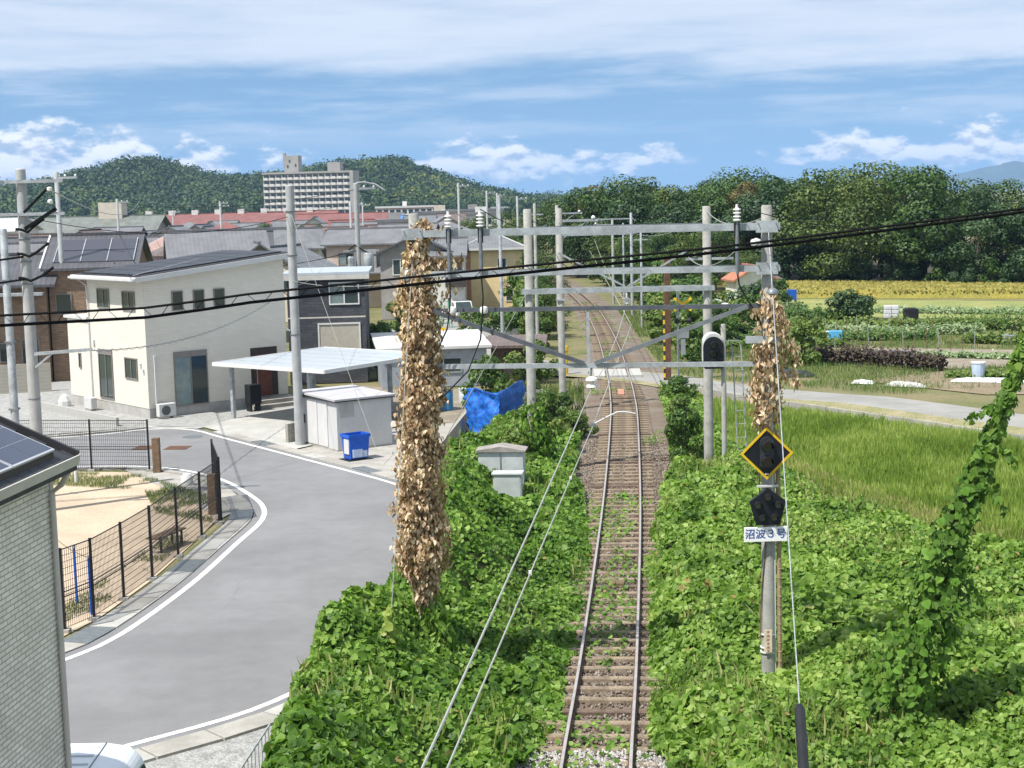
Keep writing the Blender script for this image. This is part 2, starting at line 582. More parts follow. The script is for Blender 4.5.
m_asphalt = road_mat('asphalt', (0.20, 0.20, 0.205))
m_asphalt_old = mat('old_asphalt', (0.27, 0.265, 0.25), 0.9, 0.14, 0.5, bump=0.25, bscale=50, fine=0.2)
m_line = mat('road_paint', (0.68, 0.68, 0.66), 0.7, 0.22, 9, bscale=30, fine=0.3)
m_conc = mat('concrete', (0.34, 0.325, 0.295), 0.85, 0.18, 1.2, bump=0.15, bscale=25, fine=0.12)
m_conc_pale = mat('pale_concrete', (0.40, 0.395, 0.37), 0.85, 0.12, 1.0, bump=0.1, bscale=25, fine=0.1)
m_conc_pole = mat('concrete_pole', (0.33, 0.325, 0.30), 0.8, 0.2, 2.5, bump=0.15, bscale=30, fine=0.2)
m_grate = mat('steel_grate', (0.17, 0.19, 0.20), 0.6, 0.15, 8, metal=0.3)
m_gravel = mat('grey_gravel', (0.33, 0.33, 0.32), 0.95, 0.2, 3, bump=1.0, bscale=26, fine=0.55)
m_sand = mat('sand', (0.47, 0.375, 0.275), 0.95, 0.12, 0.5, bump=0.35, bscale=9, fine=0.14)
m_ballast = mat('ballast', (0.15, 0.11, 0.08), 0.95, 0.3, 0.6, bump=1.0, bscale=18, c2=(0.19, 0.165, 0.135), fine=0.5)
m_white = mat('white_paint', (0.55, 0.55, 0.54), 0.5, 0.06, 3)
m_galv = mat('galvanised_steel', (0.36, 0.385, 0.40), 0.5, 0.24, 3.5, metal=0.2, bscale=25, fine=0.18)
m_galv_dark = mat('weathered_steel', (0.19, 0.205, 0.22), 0.5, 0.18, 5, metal=0.3)
m_black = mat('black_plastic', (0.016, 0.017, 0.019), 0.45, 0.2, 5)
m_rust = mat('rusty_steel', (0.085, 0.045, 0.028), 0.8, 0.3, 6, c2=(0.14, 0.07, 0.04), fine=0.3)
m_wood = mat('old_wood', (0.17, 0.115, 0.07), 0.85, 0.3, 6, fine=0.3)
m_grass = leaf_mat('grass_blades', (0.05, 0.09, 0.018), (0.11, 0.16, 0.032), (0.22, 0.24, 0.07), 0.25, 0.6)

ground = link('ground', newmesh('ground', [(-9000, -60, -0.04), (9000, -60, -0.04), (9000, 10500, -0.04), (-9000, 10500, -0.04)], [(0, 1, 2, 3)]), m_earth)
ground['kind'] = 'structure'

# ---- the street on the left
LEFT = smooth_line([(-15, 26.2), (-11.6, 29.2), (-10.3, 30.6), (-9.6, 31.64), (-8.88, 33.46), (-8.22, 37.89), (-7.88, 42.38), (-7.66, 45.75), (-8.03, 48.11),
                    (-9.02, 50.6), (-10.2, 52.9), (-11.73, 54.8), (-13.44, 55.95), (-16.76, 56.4), (-32, 56.6)])
RIGHT = smooth_line([(-15, 20.8), (-9.2, 24.4), (-6.92, 26.33), (-5.05, 28.07), (-3.9, 30.2), (-3.2, 33), (-2.75, 37), (-2.6, 41.5), (-2.9, 46), (-3.4, 49.5),
                     (-4.15, 51.41), (-8.03, 57.1), (-12.11, 62.94), (-13.2, 64.6), (-14.2, 65.5), (-15.8, 65.7), (-19.0, 63.9), (-32, 60.5)])
la = offset_line(LEFT, -0.32); ra = offset_line(RIGHT, 0.32)
road = sheet_poly('road', [tuple(p) for p in la] + [tuple(p) for p in ra[::-1]], 0.0, m_asphalt)
ribbon('road_marking', offset_line(LEFT, -0.08), offset_line(LEFT, 0.08), 0.005, m_line)
ribbon('road_marking', offset_line(RIGHT, -0.08), offset_line(RIGHT, 0.08), 0.005, m_line)


def slab_strip(name, line, d0, d1, z0, i0, i1, every=5, grate_every=11, per=3):
    """kerbside gutter slabs laid one by one along the street, a steel grate now and then"""
    root = link(name, None); root['kind'] = 'structure'
    a = offset_line(line, d0); b = offset_line(line, d1); k = 0
    for i in range(i0, i1 - per, per):
        mb = MB()
        p = [a[i] * 0.985 + a[i + per] * 0.015, a[i + per] * 0.985 + a[i] * 0.015, b[i + per] * 0.985 + b[i] * 0.015, b[i] * 0.985 + b[i + per] * 0.015]
        mb.prism([tuple(q) for q in p], -0.15, z0)
        g = k % grate_every == grate_every // 2
        o = mb.build('grate' if g else 'slab', m_grate if g else (m_conc if (k * 7) % 3 else m_conc_pale), root)
        if g:
            o.location.z = -0.006
        k += 1
    return root


nL = len(LEFT)
def near_idx(line, p):
    return int(np.argmin(np.sum((line[:, :2] - np.array(p)) ** 2, 1)))
slab_strip('pavement', LEFT, -0.32, -1.02, 0.03, near_idx(LEFT, (-10.3, 30.6)), near_idx(LEFT, (-8.9, 50.3)), grate_every=5, per=2)
slab_strip('pavement', LEFT, -0.34, -0.62, 0.05, near_idx(LEFT, (-9.2, 51)), near_idx(LEFT, (-24, 56.5)), grate_every=50, per=3)
slab_strip('pavement', RIGHT, 0.32, 0.95, 0.03, near_idx(RIGHT, (-11, 23.2)), near_idx(RIGHT, (-3.9, 30.2)), grate_every=5, per=2)
slab_strip('pavement', RIGHT, 0.32, 0.85, 0.03, near_idx(RIGHT, (-3.5, 50.0)), near_idx(RIGHT, (-13.1, 64.5)), grate_every=6, per=2)
slab_strip('pavement', RIGHT, 0.32, 0.62, 0.05, near_idx(RIGHT, (-13.6, 65)), near_idx(RIGHT, (-26, 62)), grate_every=50, per=3)

sheet_poly('gravel_yard', [(-16, 10), (-3.2, 10), (-2.6, 24), (-3.4, 29.6), (-6.4, 26.0), (-9.0, 23.7), (-16, 19.5)], -0.02, m_gravel)
sheet_poly('sand_lot', [(-10.35, 32.8), (-9.75, 35), (-9.35, 38.5), (-9.1, 44), (-9.1, 46.5), (-9.9, 49.6), (-11.6, 52.6), (-13.6, 54.9), (-17, 55.6), (-32, 55.8), (-32, 30), (-12, 30.4)], -0.012, m_sand)
sheet_poly('corner_pavement', [(-9.0, 46), (-8.5, 48.2), (-9.5, 50.9), (-10.7, 52.9), (-12.2, 54.9), (-14.2, 55.4), (-12.4, 52.4), (-10.6, 49.3)], 0.0, m_conc)
sheet_poly('gravel_forecourt', [(-13.0, 65.8), (-15.5, 66.7), (-19.4, 65.0), (-32, 61.2), (-32, 88), (-20, 88), (-9, 74), (-11, 68.5)], 0.004, m_gravel)
sheet_poly('driveway', [(-13.45, 66.0), (-8.6, 59.1), (-4.6, 65.2), (-8.6, 73.4), (-11.6, 70.4)], 0.012, m_conc_pale)
sheet_poly('concrete_apron', [(-8.5, 58.9), (-3.35, 51.8), (-2.75, 54.0), (-2.0, 65.5), (-4.4, 65.0)], 0.012, m_conc)
sheet_poly('back_yard', [(-2.6, 53.5), (-1.6, 53.5), (-0.6, 66), (0.4, 76), (-8, 80), (-8.4, 74.5), (-4.3, 65.6), (-1.9, 65.6)], -0.01, mat('yard_soil', (0.24, 0.21, 0.16), 0.95, 0.25, 0.9, bump=0.4, bscale=15, fine=0.4))

# ---- the railway
TRACK = smooth_line([(-0.55, 4), (0.1, 12), (0.65, 18), (1.2, 24.1), (1.92, 31.4), (3.27, 46.4), (4.6, 63.1), (5.12, 71), (5.62, 81.4), (6.3, 100.2), (6.75, 123), (6.7, 140), (6.0, 162), (4.2, 190), (0.5, 225)], 0.5)
TL = np.concatenate([[0], np.cumsum(np.linalg.norm(np.diff(TRACK, axis=0), axis=1))])


def track_at(s):
    x = np.interp(s, TL, TRACK[:, 0]); y = np.interp(s, TL, TRACK[:, 1])
    x2 = np.interp(s + 0.2, TL, TRACK[:, 0]); y2 = np.interp(s + 0.2, TL, TRACK[:, 1])
    return x, y, math.atan2(y2 - y, x2 - x)


def track_x(y):
    return np.interp(y, TRACK[:, 1], TRACK[:, 0])


prof = [(-2.3, -0.06), (-1.55, 0.0), (-0.5, -0.03), (0.5, -0.03), (1.55, 0.0), (2.5, -0.06)]
v = []; f = []
for d, z in prof:
    p = offset_line(TRACK, d)
    v += [(q[0], q[1], z + 0.045) for q in p]
nT = len(TRACK)
for k in range(len(prof) - 1):
    f += [(k * nT + i, (k + 1) * nT + i, (k + 1) * nT + i + 1, k * nT + i + 1) for i in range(nT - 1)]
for i in range(len(v)):                       # the bed narrows beyond the crossing
    k_ = i // nT; j_ = i % nT; yy_ = TRACK[j_, 1]
    if yy_ > 86:
        q_ = min(1, (yy_ - 86) / 8); s_ = 1 - q_ * (.38 if k_ < 2 else (.12 if k_ > 3 else 0))
        v[i] = (TRACK[j_, 0] + (v[i][0] - TRACK[j_, 0]) * s_, TRACK[j_, 1] + (v[i][1] - TRACK[j_, 1]) * s_, v[i][2])
bed = link('ballast_bed', newmesh('ballast_bed', v, f), m_ballast); bed['kind'] = 'structure'

track = thing('railway_track', 'single railway track with rusty rails on old sleepers running into the distance', 'railway track', (1.2, 24, 0))
TO = np.array([1.2, 24.0])
m_rail = mat('rail_side', (0.12, 0.068, 0.045), 0.75, 0.25, 6, fine=0.3)
m_head = mat('rail_head', (0.42, 0.40, 0.38), 0.4, 0.15, 4, metal=0.35)
m_sleeper = mat('concrete_sleeper', (0.235, 0.185, 0.13), 0.85, 0.4, 2.0, bump=0.2, bscale=20, fine=0.4)
m_sleeper_w = mat('timber_sleeper', (0.14, 0.10, 0.075), 0.9, 0.3, 4, bump=0.3, bscale=25, fine=0.4)
for sgn in (-1, 1):
    def strip(cs, zoff=0.0):
        v = []; f = []
        for d, z in cs:
            p = offset_line(TRACK, sgn * 0.566 + d) - TO
            v += [(q[0], q[1], z) for q in p]
        c = len(cs)
        for k in range(c):
            k2 = (k + 1) % c
            f += [(k * nT + i, k2 * nT + i, k2 * nT + i + 1, k * nT + i + 1) for i in range(nT - 1)]
        return v, f
    mb = MB(); mb.add(*strip([(-0.063, 0.06), (0.063, 0.06), (0.063, 0.072), (0.010, 0.085), (0.010, 0.165), (0.032, 0.172), (0.032, 0.199), (-0.032, 0.199), (-0.032, 0.172), (-0.010, 0.165), (-0.010, 0.085), (-0.063, 0.072)]))
    rail = mb.build('rail', m_rail, track)
    mb = MB(); mb.add(*strip([(-0.026, 0.197), (0.026, 0.197), (0.026, 0.203), (-0.026, 0.203)]))
    mb.build('rail_head', m_head, rail)

# sleepers, each laid on its own; two meshes shared by all
mbs = MB().extr([(-0.13, -0.1), (0.13, -0.1), (0.105, 0.06), (-0.105, 0.06)], 'y', -1.0, 1.0)
me_c = mbs.mesh('sleeper'); me_c.materials.append(m_sleeper)
me_w = MB().box(-0.11, 0.11, -1.05, 1.05, -0.1, 0.058).mesh('sleeper'); me_w.materials.append(m_sleeper_w)
clip = MB(); 
for s in (-0.566, 0.566):
    for d in (-0.10, 0.10):
        clip.box(-0.05, 0.05, s + d - 0.03, s + d + 0.03, 0.06, 0.085)
s = 17.5; k = 0
while s < 135:
    x, y, a = track_at(s)
    jit = 0.0
    timber = 36.0 < y < 36.5 or (k % 17 == 9) or (k % 23 == 4)
    o = link('sleeper', me_w if timber else me_c, None, track, (x - TO[0], y - TO[1], random.uniform(0.012, 0.03)), a + random.uniform(-0.015, 0.015))
    s += 0.655 + jit; k += 1
# pale plank cover and ATS coil between the rails
x, y, a = track_at(float(np.interp(36.6, TRACK[:, 1], TL)))
mb = MB(); mb.box(-0.16, 0.16, -0.2, -0.01, 0.05, 0.13); mb.box(-0.16, 0.16, 0.01, 0.2, 0.05, 0.13)
link('cable_cover', mb.mesh('cable_cover'), m_wood, track, (x - TO[0], y - TO[1], 0), a)
MB().box(-0.05, 0.05, -1.2, 1.0, 0.02, 0.07).build('cable_duct', m_black, track, (x - TO[0], y - TO[1], 0), a)
x, y, a = track_at(float(np.interp(73.5, TRACK[:, 1], TL)))
MB().box(-1.0, 1.0, -0.12, 0.18, 0.05, 0.16).build('signal_coil', mat('terracotta', (0.42, 0.22, 0.15), 0.8, 0.2, 3), track, (x - TO[0], y - TO[1], 0), a)

# loose ballast stones near the camera
n = 22000
ys = rng.uniform(21, 60, n); off = np.where(rng.random(n) < 0.65, rng.uniform(-1.9, 1.9, n), rng.normal(0, 1.3, n))
keep = (np.abs(np.abs(off) - 0.566) > 0.07) & ((np.mod(np.interp(ys, TRACK[:, 1], TL) - 17.5, .655) > .12) & (np.mod(np.interp(ys, TRACK[:, 1], TL) - 17.5, .655) < .535) | (np.abs(off) > 1.0) | (rng.random(n) < .25))
ys = ys[keep]; off = off[keep]; n = len(ys)
px = track_x(ys) + off
oc = np.array([(1, 0, 0), (-1, 0, 0), (0, 1, 0), (0, -1, 0), (0, 0, 1), (0, 0, -1)], float)
of = [(0, 2, 4), (2, 1, 4), (1, 3, 4), (3, 0, 4), (2, 0, 5), (1, 2, 5), (3, 1, 5), (0, 3, 5)]
sz = rng.uniform(0.018, 0.042, n)
V = (oc[None] * rng.uniform(0.6, 1.3, (n, 6, 1))) * sz[:, None, None]
th = rng.uniform(0, 6.28, n); c_, s_ = np.cos(th), np.sin(th)
V = np.stack([V[..., 0] * c_[:, None] - V[..., 1] * s_[:, None], V[..., 0] * s_[:, None] + V[..., 1] * c_[:, None], V[..., 2]], 2)
V += np.stack([px, ys, np.full(n, 0.045)], 1)[:, None, :]
F = (np.arange(n)[:, None, None] * 6 + np.array(of)[None]).reshape(-1, 3)
me = bpy.data.meshes.new('ballast_stones')
me.vertices.add(n * 6); me.vertices.foreach_set('co', V.astype(np.float32).ravel())
me.loops.add(F.size); me.loops.foreach_set('vertex_index', F.astype(np.int32).ravel())
me.polygons.add(len(F)); me.polygons.foreach_set('loop_start', np.arange(0, F.size, 3, dtype=np.int32)); me.polygons.foreach_set('loop_total', np.full(len(F), 3, dtype=np.int32))
me.update(calc_edges=True)
m_stone = leaf_mat('stone_mix', (0.08, 0.055, 0.04), (0.17, 0.13, 0.10), (0.36, 0.33, 0.29), 0.0, 0.9, 0.3, 0.35, 0.2)
o = link('ballast_stones', me, m_stone); tag(o, 'loose brown and grey ballast stones along the railway track', 'ballast', kind='stuff')
# fresh white ballast nearest the camera
n2 = 9000
ys2 = 20.5 + 4.8 * rng.random(n2) ** 1.3; off2 = rng.uniform(-2.1, 1.9, n2)
keep = np.abs(np.abs(off2) - 0.566) > 0.07
ys2 = ys2[keep]; off2 = off2[keep]; n2 = len(ys2)
V = oc[None] * rng.uniform(0.6, 1.3, (n2, 6, 1)) * rng.uniform(0.02, 0.042, n2)[:, None, None] + np.stack([track_x(ys2) + off2, ys2, np.full(n2, 0.065)], 1)[:, None, :]
F = (np.arange(n2)[:, None, None] * 6 + np.array(of)[None]).reshape(-1, 3)
me = newmesh('fresh_ballast', V.reshape(-1, 3), [tuple(q) for q in F])
o = link('fresh_ballast', me, leaf_mat('pale_stone', (0.26, 0.25, 0.235), (0.40, 0.39, 0.37), (0.54, 0.53, 0.51), 0.0, 0.9, 0.2, 0.5, 0.2))
tag(o, 'fresh pale ballast stones at the near end of the track', 'ballast', kind='stuff')

# ---- the lane over the level crossing
LANE = smooth_line([(-14, 121), (-8, 110), (-2.5, 98), (0.6, 89), (3.2, 84.0), (5.6, 81.5), (8.2, 78.0), (10.3, 73.6), (12.5, 69.2), (14.6, 65.9), (16.6, 62.8), (19.1, 58.6), (22.4, 53.6), (30, 43)], 0.7)
lane_a = offset_line(LANE, -1.45); lane_b = offset_line(LANE, 1.35)
v = []; f = []
nl = len(LANE)
zl = 0.09 + 0.48 * np.clip((LANE[:, 0] - 9) / 6, 0, 1)
for p in (offset_line(LANE, -2.6), lane_a, lane_b, offset_line(LANE, 2.1)):
    v += [(q[0], q[1], zl[i]) for i, q in enumerate(p)]
for i in range(nl):
    v[i] = (v[i][0], v[i][1], -0.03); v[3 * nl + i] = (v[3 * nl + i][0], v[3 * nl + i][1], zl[i] * 0.8)
bank = link('lane_verge', newmesh('lane_verge', v[:2 * nl] + v[2 * nl:], [(i, nl + i, nl + i + 1, i + 1) for i in range(nl - 1)] + [(2 * nl + i, 3 * nl + i, 3 * nl + i + 1, 2 * nl + i + 1) for i in range(nl - 1)]),
            mat('dry_verge', (0.30, 0.26, 0.16), 0.95, 0.2, 0.8, bump=0.5, bscale=12, c2=(0.20, 0.20, 0.09), fine=0.4)); bank['kind'] = 'structure'
lane = link('lane', newmesh('lane', v[nl:3 * nl], [(i, nl + i, nl + i + 1, i + 1) for i in range(nl - 1)]), m_asphalt_old); lane['kind'] = 'structure'
# concrete retaining wall between lane verge and the paddy, cast in panels
wall = thing('retaining_wall', 'low weathered concrete retaining wall of panels between lane and rice paddy', 'wall', (0, 0, 0))
wl = offset_line(LANE, 2.15); i = near_idx(LANE, (9.8, 74.8)); k = 0
while i < nl - 4:
    a = wl[i]; b = wl[i + 3]
    d = (b - a) / np.linalg.norm(b - a) * 0.012
    MB().bar((*(a + d), 0.12), (*(b - d), 0.12), 0.12, 0.66 + 0.02 * ((k * 5) % 3)).build('panel', m_conc, wall)
    if k % 3 == 0:
        MB().box(a[0] - 0.05, a[0] + 0.05, a[1] - 0.14, a[1] - 0.05, -0.1, 0.42).build('post', mat('dark_post', (0.1, 0.09, 0.08), 0.9), wall)
    i += 3; k += 1
# crossing deck panels between and beside the rails
deck = thing('crossing_deck', 'pale concrete level crossing deck panels between the rails', 'crossing deck', (5.6, 81.4, 0))
sx = float(np.interp(79.9, TRACK[:, 1], TL))
for q in range(4):
    x, y, a = track_at(sx + q * 0.8)
    for (d0, d1) in ((-0.46, -0.01), (0.01, 0.46), (0.66, 1.25), (-1.25, -0.66)):
        link('panel', MB().box(0.01, 0.79, d0, d1, 0.0, 0.19).mesh('panel'), m_conc_pale, deck, (x - 5.6, y - 81.4, 0), a)

# ---- fields on the right
m_paddy_soil = mat('paddy_soil', (0.10, 0.12, 0.03), 0.95, 0.3, 1.0)
PADDY = [(8.1, 64.0), (8.9, 69.3), (11.0, 66.1), (13.2, 63.3), (15.1, 60.5), (17.4, 57.0), (20.4, 52.4), (28, 42.5), (30, 28), (16.5, 31.5), (13.2, 37.2), (11.4, 40.6), (9.4, 48.2), (8.0, 56)]
sheet_poly('paddy_field', PADDY, -0.03, m_paddy_soil)
px0 = rng.uniform(7, 30, 85000); py0 = rng.uniform(30, 73, 85000)
k = inside(PADDY, px0, py0) & (px0 < 4 + py0 * 0.36)
px0 = px0[k]; py0 = py0[k]; n = len(px0)
ed = fbm(px0 * 0.35, py0 * 0.35, 5)
h = (0.34 + 0.22 * ed) * rng.uniform(0.7, 1.2, n)
rep = 6
P = np.repeat(np.stack([px0, py0, np.full(n, -0.02)], 1), rep, 0) + rng.normal(0, 0.05, (n * rep, 3)) * np.array([1, 1, 0])
ax = np.stack([rng.normal(0, 0.28, n * rep), rng.normal(0, 0.28, n * rep), np.ones(n * rep)], 1)
nr = np.stack([rng.normal(0, 1, n * rep), -np.abs(rng.normal(0, 1, n * rep)) - 0.2, np.full(n * rep, 0.5)], 1)
hh = np.repeat(h, rep) * rng.uniform(0.7, 1.15, n * rep)
P[:, 2] += hh * 0.4
me = leaves_mesh('rice_plants', P, nr, hh, BLADE, ax, 3)
m_rice = leaf_mat('rice_leaf', (0.13, 0.205, 0.028), (0.235, 0.335, 0.058), (0.42, 0.48, 0.15), 0.42, 0.55, 0.5, 0.22)
o = link('rice_plants', me, m_rice); tag(o, 'dense green rice plants filling the paddy beside the lane', 'rice', kind='stuff')

m_gold = mat('ripe_rice', (0.30, 0.255, 0.055), 0.9, 0.3, 0.35, bump=1.0, bscale=7, c2=(0.22, 0.215, 0.05), fine=0.35)
m_gold_edge = m_gold
def crop(name, poly, z, m):
    o = MB().prism(poly, -0.05, z).build(name, m); o['kind'] = 'structure'; return o
sheet_poly('stubble_field', [(15, 118), (60, 104), (64, 116), (20, 141), (15, 141)], 0.01, mat('stubble', (0.27, 0.27, 0.10), 0.95, 0.2, 0.4, bump=0.6, bscale=6, c2=(0.19, 0.23, 0.07), fine=0.4))
# ripe rice: a standing block with an uneven top
gx = np.linspace(0, 1, 180); gy = np.linspace(0, 1, 46)
GX, GY = np.meshgrid(gx, gy)
X0 = 22 + GX * (70 - 22); Y0 = (141 - GX * 20.5) + GY * (15.5 - GX * 2)
Z0 = 0.62 + 0.09 * rng.random(X0.shape) + 0.15 * fbm(X0 * 0.5, Y0 * 0.5, 4)
Z0[0, :] = -0.03; Z0[-1, :] = -0.03
v = np.stack([X0.ravel(), Y0.ravel(), Z0.ravel()], 1); nx = len(gx)
f = [(j * nx + i, j * nx + i + 1, (j + 1) * nx + i + 1, (j + 1) * nx + i) for j in range(len(gy) - 1) for i in range(nx - 1)]
o = link('ripe_rice_field', newmesh('ripe_rice_field', v, f), m_gold); tag(o, 'golden ripe rice standing in front of the dark wood', 'rice', kind='stuff')
px0 = rng.uniform(21, 62, 90000); py0 = rng.uniform(118, 158, 90000)
k = (py0 > 141 - (px0 - 22) / 48 * 20.5) & (py0 < 141 - (px0 - 22) / 48 * 20.5 + 15.5 - (px0 - 22) / 48 * 2)
px0 = px0[k]; py0 = py0[k]; n = len(px0)
P = np.stack([px0, py0, rng.uniform(.45, .78, n)], 1)
me = leaves_mesh('ripe_rice_ears', P, np.stack([rng.normal(0, .4, n), -np.ones(n), rng.normal(.4, .3, n)], 1), rng.uniform(0.12, 0.32, n), KITE, np.stack([rng.normal(0, .4, n), rng.normal(0, .3, n), np.ones(n)], 1), 5)
o = link('ripe_rice_ears', me, leaf_mat('rice_ear', (0.17, 0.165, 0.035), (0.29, 0.255, 0.055), (0.40, 0.35, 0.11), 0.2, 0.7)); tag(o, 'golden ears of ripe rice along the wood edge', 'rice', kind='stuff')

sheet_poly('soil_plot', [(16.4, 85.5), (21.5, 93.0), (29.5, 89.5), (26.5, 81.0), (21.5, 80.5)], 0.0, mat('tilled_soil', (0.22, 0.18, 0.14), 0.95, 0.25, 0.8, bump=0.8, bscale=6, c2=(0.28, 0.245, 0.20), fine=0.4))
sheet_poly('bare_plot', [(17.2, 76.8), (22.5, 79.8), (29.0, 77.5), (27.5, 69.5), (21.8, 70.2)], 0.0, mat('bare_soil', (0.25, 0.19, 0.13), 0.95, 0.25, 1.2, bump=0.8, bscale=8, c2=(0.17, 0.15, 0.09), fine=0.4))

# ================================================================== GROUND COVER
m_kudzu = leaf_mat('kudzu_leaf', (0.042, 0.10, 0.013), (0.122, 0.24, 0.03), (0.29, 0.415, 0.092), 0.36, 0.5, 0.5, 0.9, 0.3, .004)
m_under = mat('kudzu_stems', (0.05, 0.06, 0.02), 0.95, 0.3, 2.0, bump=0.5, bscale=14)
LB_Y = [18, 22, 25, 28, 30, 33, 37, 41, 46, 50, 53, 57, 60]
LB_X = [-3.9, -3.95, -4.15, -3.75, -3.25, -2.75, -2.35, -2.2, -2.35, -2.5, -2.2, -1.3, -0.9]
def left_bound(y): return np.interp(y, LB_Y, LB_X)
RB_Y = [18, 28, 31.5, 37.2, 40.6, 48.2, 56, 66, 72]
RB_X = [17, 17, 16.8, 13.4, 11.5, 9.5, 8.2, 8.3, 9.0]
def right_bound(y): return np.interp(y, RB_Y, RB_X)


def surf_left(x, y):
    lb = left_bound(y); tx = track_x(y) - 0.75
    u = np.clip((x - lb) / np.maximum(tx - lb, 0.1), 0, 1)
    ridge = np.interp(y, [18, 24, 30, 36, 41, 46, 52, 60], [1.0, 1.15, 1.35, 1.55, 1.35, 1.0, 0.8, 0.5])
    z = ridge * np.exp(-((u - 0.16) / 0.30) ** 2) + 0.16 * (1 - u)
    z = z * np.clip(u / 0.07, 0.15, 1)
    z = z * (0.72 + 0.56 * fbm(x * 0.55, y * 0.55, 21)) + 0.42 * (fbm(x * .8, y * .8, 9) - 0.42) + .75 * domes(x, y, .95, 19) + .28 * domes(x, y, .42, 23) - .42
    z = z * (1 - .8 * np.exp(-((x + .3) / 1.0) ** 2 - ((y - 46.6) / 1.5) ** 2))
    return np.maximum(z * np.clip((1 - u) / 0.16 + 0.12, 0, 1), 0.03) + 0.02


def surf_right(x, y):
    d = x - (track_x(y) + 0.75)
    pole_gap = 1 - .75 * np.exp(-((x - 4.75) / .9) ** 2 - ((y - 27.6) / 1.8) ** 2)
    z = 0.10 + 0.26 * np.clip(d / 1.6, 0, 1) + 0.6 * (fbm(x * 0.42, y * 0.42, 31) - 0.44) + 0.3 * (fbm(x * .8, y * .8, 33) - 0.42) + .66 * domes(x, y, 1.05, 35) + .26 * domes(x, y, .45, 37) - .40
    far = np.clip((right_bound(y) - x) / 1.0, 0, 1)
    return np.maximum(z * pole_gap * np.clip(d / 0.5, 0.1, 1) * (0.35 + 0.65 * far), 0.03) + 0.02


def cover(name, label, x0, x1, y0, y1, surf, ok, dens, sizes, seed, m=m_kudzu, tmpl=OVATE):
    r = np.random.default_rng(seed)
    P = []
    for (a, b, den) in dens:
        n = int((x1 - x0) * (b - a) * den)
        x = r.uniform(x0, x1, n); y = r.uniform(a, b, n)
        k = ok(x, y, r) & (vnoise(x * 2.1, y * 2.1, seed) + .25 * r.random(n) > .22)
        P.append(np.stack([x[k], y[k]], 1))
    P = np.concatenate(P); n = len(P); x, y = P[:, 0], P[:, 1]
    z = surf(x, y)
    e = 0.12
    gx = (surf(x + e, y) - surf(x - e, y)) / (2 * e); gy = (surf(x, y + e) - surf(x, y - e)) / (2 * e)
    nr = np.stack([-gx, -gy, np.ones(n)], 1); nr /= np.linalg.norm(nr, axis=1)[:, None]
    nr = nr + r.normal(0, 0.68, (n, 3)) + np.array([-0.1, -0.22, 0.0])
    size = r.uniform(*sizes, n) * (0.62 + .95 * vnoise(x * .6, y * .6, seed + 5)) * np.where(r.random(n) < 0.12, 0.6, 1)
    z = z + r.uniform(-0.17, 0.07, n) * np.clip(z / 0.25, 0.15, 1)
    me = leaves_mesh(name, np.stack([x, y, z], 1), nr, size, tmpl, None, seed)
    o = link(name, me, m)
    tag(o, label, 'ground cover', kind='stuff')
    return o


def under_mesh(name, x0, x1, y0, y1, surf, step, okc):
    xs = np.arange(x0, x1, step); ys = np.arange(y0, y1, step)
    X, Y = np.meshgrid(xs, ys)
    Z = surf(X.ravel(), Y.ravel()).reshape(X.shape) - 0.2
    Z = np.where(okc(X, Y), Z, -0.3); nx = len(xs)
    f = [(j * nx + i, j * nx + i + 1, (j + 1) * nx + i + 1, (j + 1) * nx + i) for j in range(len(ys) - 1) for i in range(nx - 1)
         if okc(X[j, i], Y[j, i])]
    o = link(name, newmesh(name, np.stack([X.ravel(), Y.ravel(), Z.ravel()], 1), f), m_under)
    o['kind'] = 'structure'
    return o


def ok_left(x, y, r=None):
    rag = 0.3 * (fbm(x * 0.9 + 7, y * 0.9, 3) - 0.3)
    return (x > left_bound(y)) & (x < track_x(y) - np.interp(y, [19, 24, 27, 40, 46, 52], [1.5, 1.3, .70, .66, 1.1, 1.6]) - rag)


def ok_right(x, y, r=None):
    rag = 0.33 * (fbm(x * 0.9, y * 0.9 + 3, 4) - 0.3)
    return (x > track_x(y) + np.interp(y, [19, 24, 27, 40, 46, 52], [1.35, 1.15, .74, .70, 1.1, 1.65]) + rag) & (x < right_bound(y))


cover('kudzu', 'kudzu leaves smothering the slope between the street and the track', -4.6, 3.2, 19, 60, surf_left, ok_left,
      [(19, 32, 720), (32, 44, 500), (44, 60, 320)], (0.085, 0.155), 41)
cover('kudzu', 'kudzu leaves covering the ground on the right of the track', 1.5, 17, 19, 72, surf_right, ok_right,
      [(19, 32, 590), (32, 44, 420), (44, 56, 270), (56, 72, 180)], (0.085, 0.15), 42,
      leaf_mat('kudzu_leaf_yellower', (0.062, 0.13, 0.017), (0.168, 0.29, 0.043), (0.36, 0.465, 0.13), 0.38, 0.5, 0.5, 0.8, 0.3, .005))  # paler, yellower leaf colour than on the left slope
under_mesh('bank_left', -4.6, 3.0, 18, 61, surf_left, 0.2, lambda x, y: (x > left_bound(y) + 0.1) & (x < track_x(y) - np.interp(y, [24, 27, 42, 52], [1.6, 1.1, 1.1, 1.9])))
under_mesh('bank_right', 1.6, 17, 18, 73, surf_right, 0.25, lambda x, y: (x > track_x(y) + np.interp(y, [24, 27, 42, 52], [1.6, 1.1, 1.1, 1.9])) & (x < right_bound(y)))

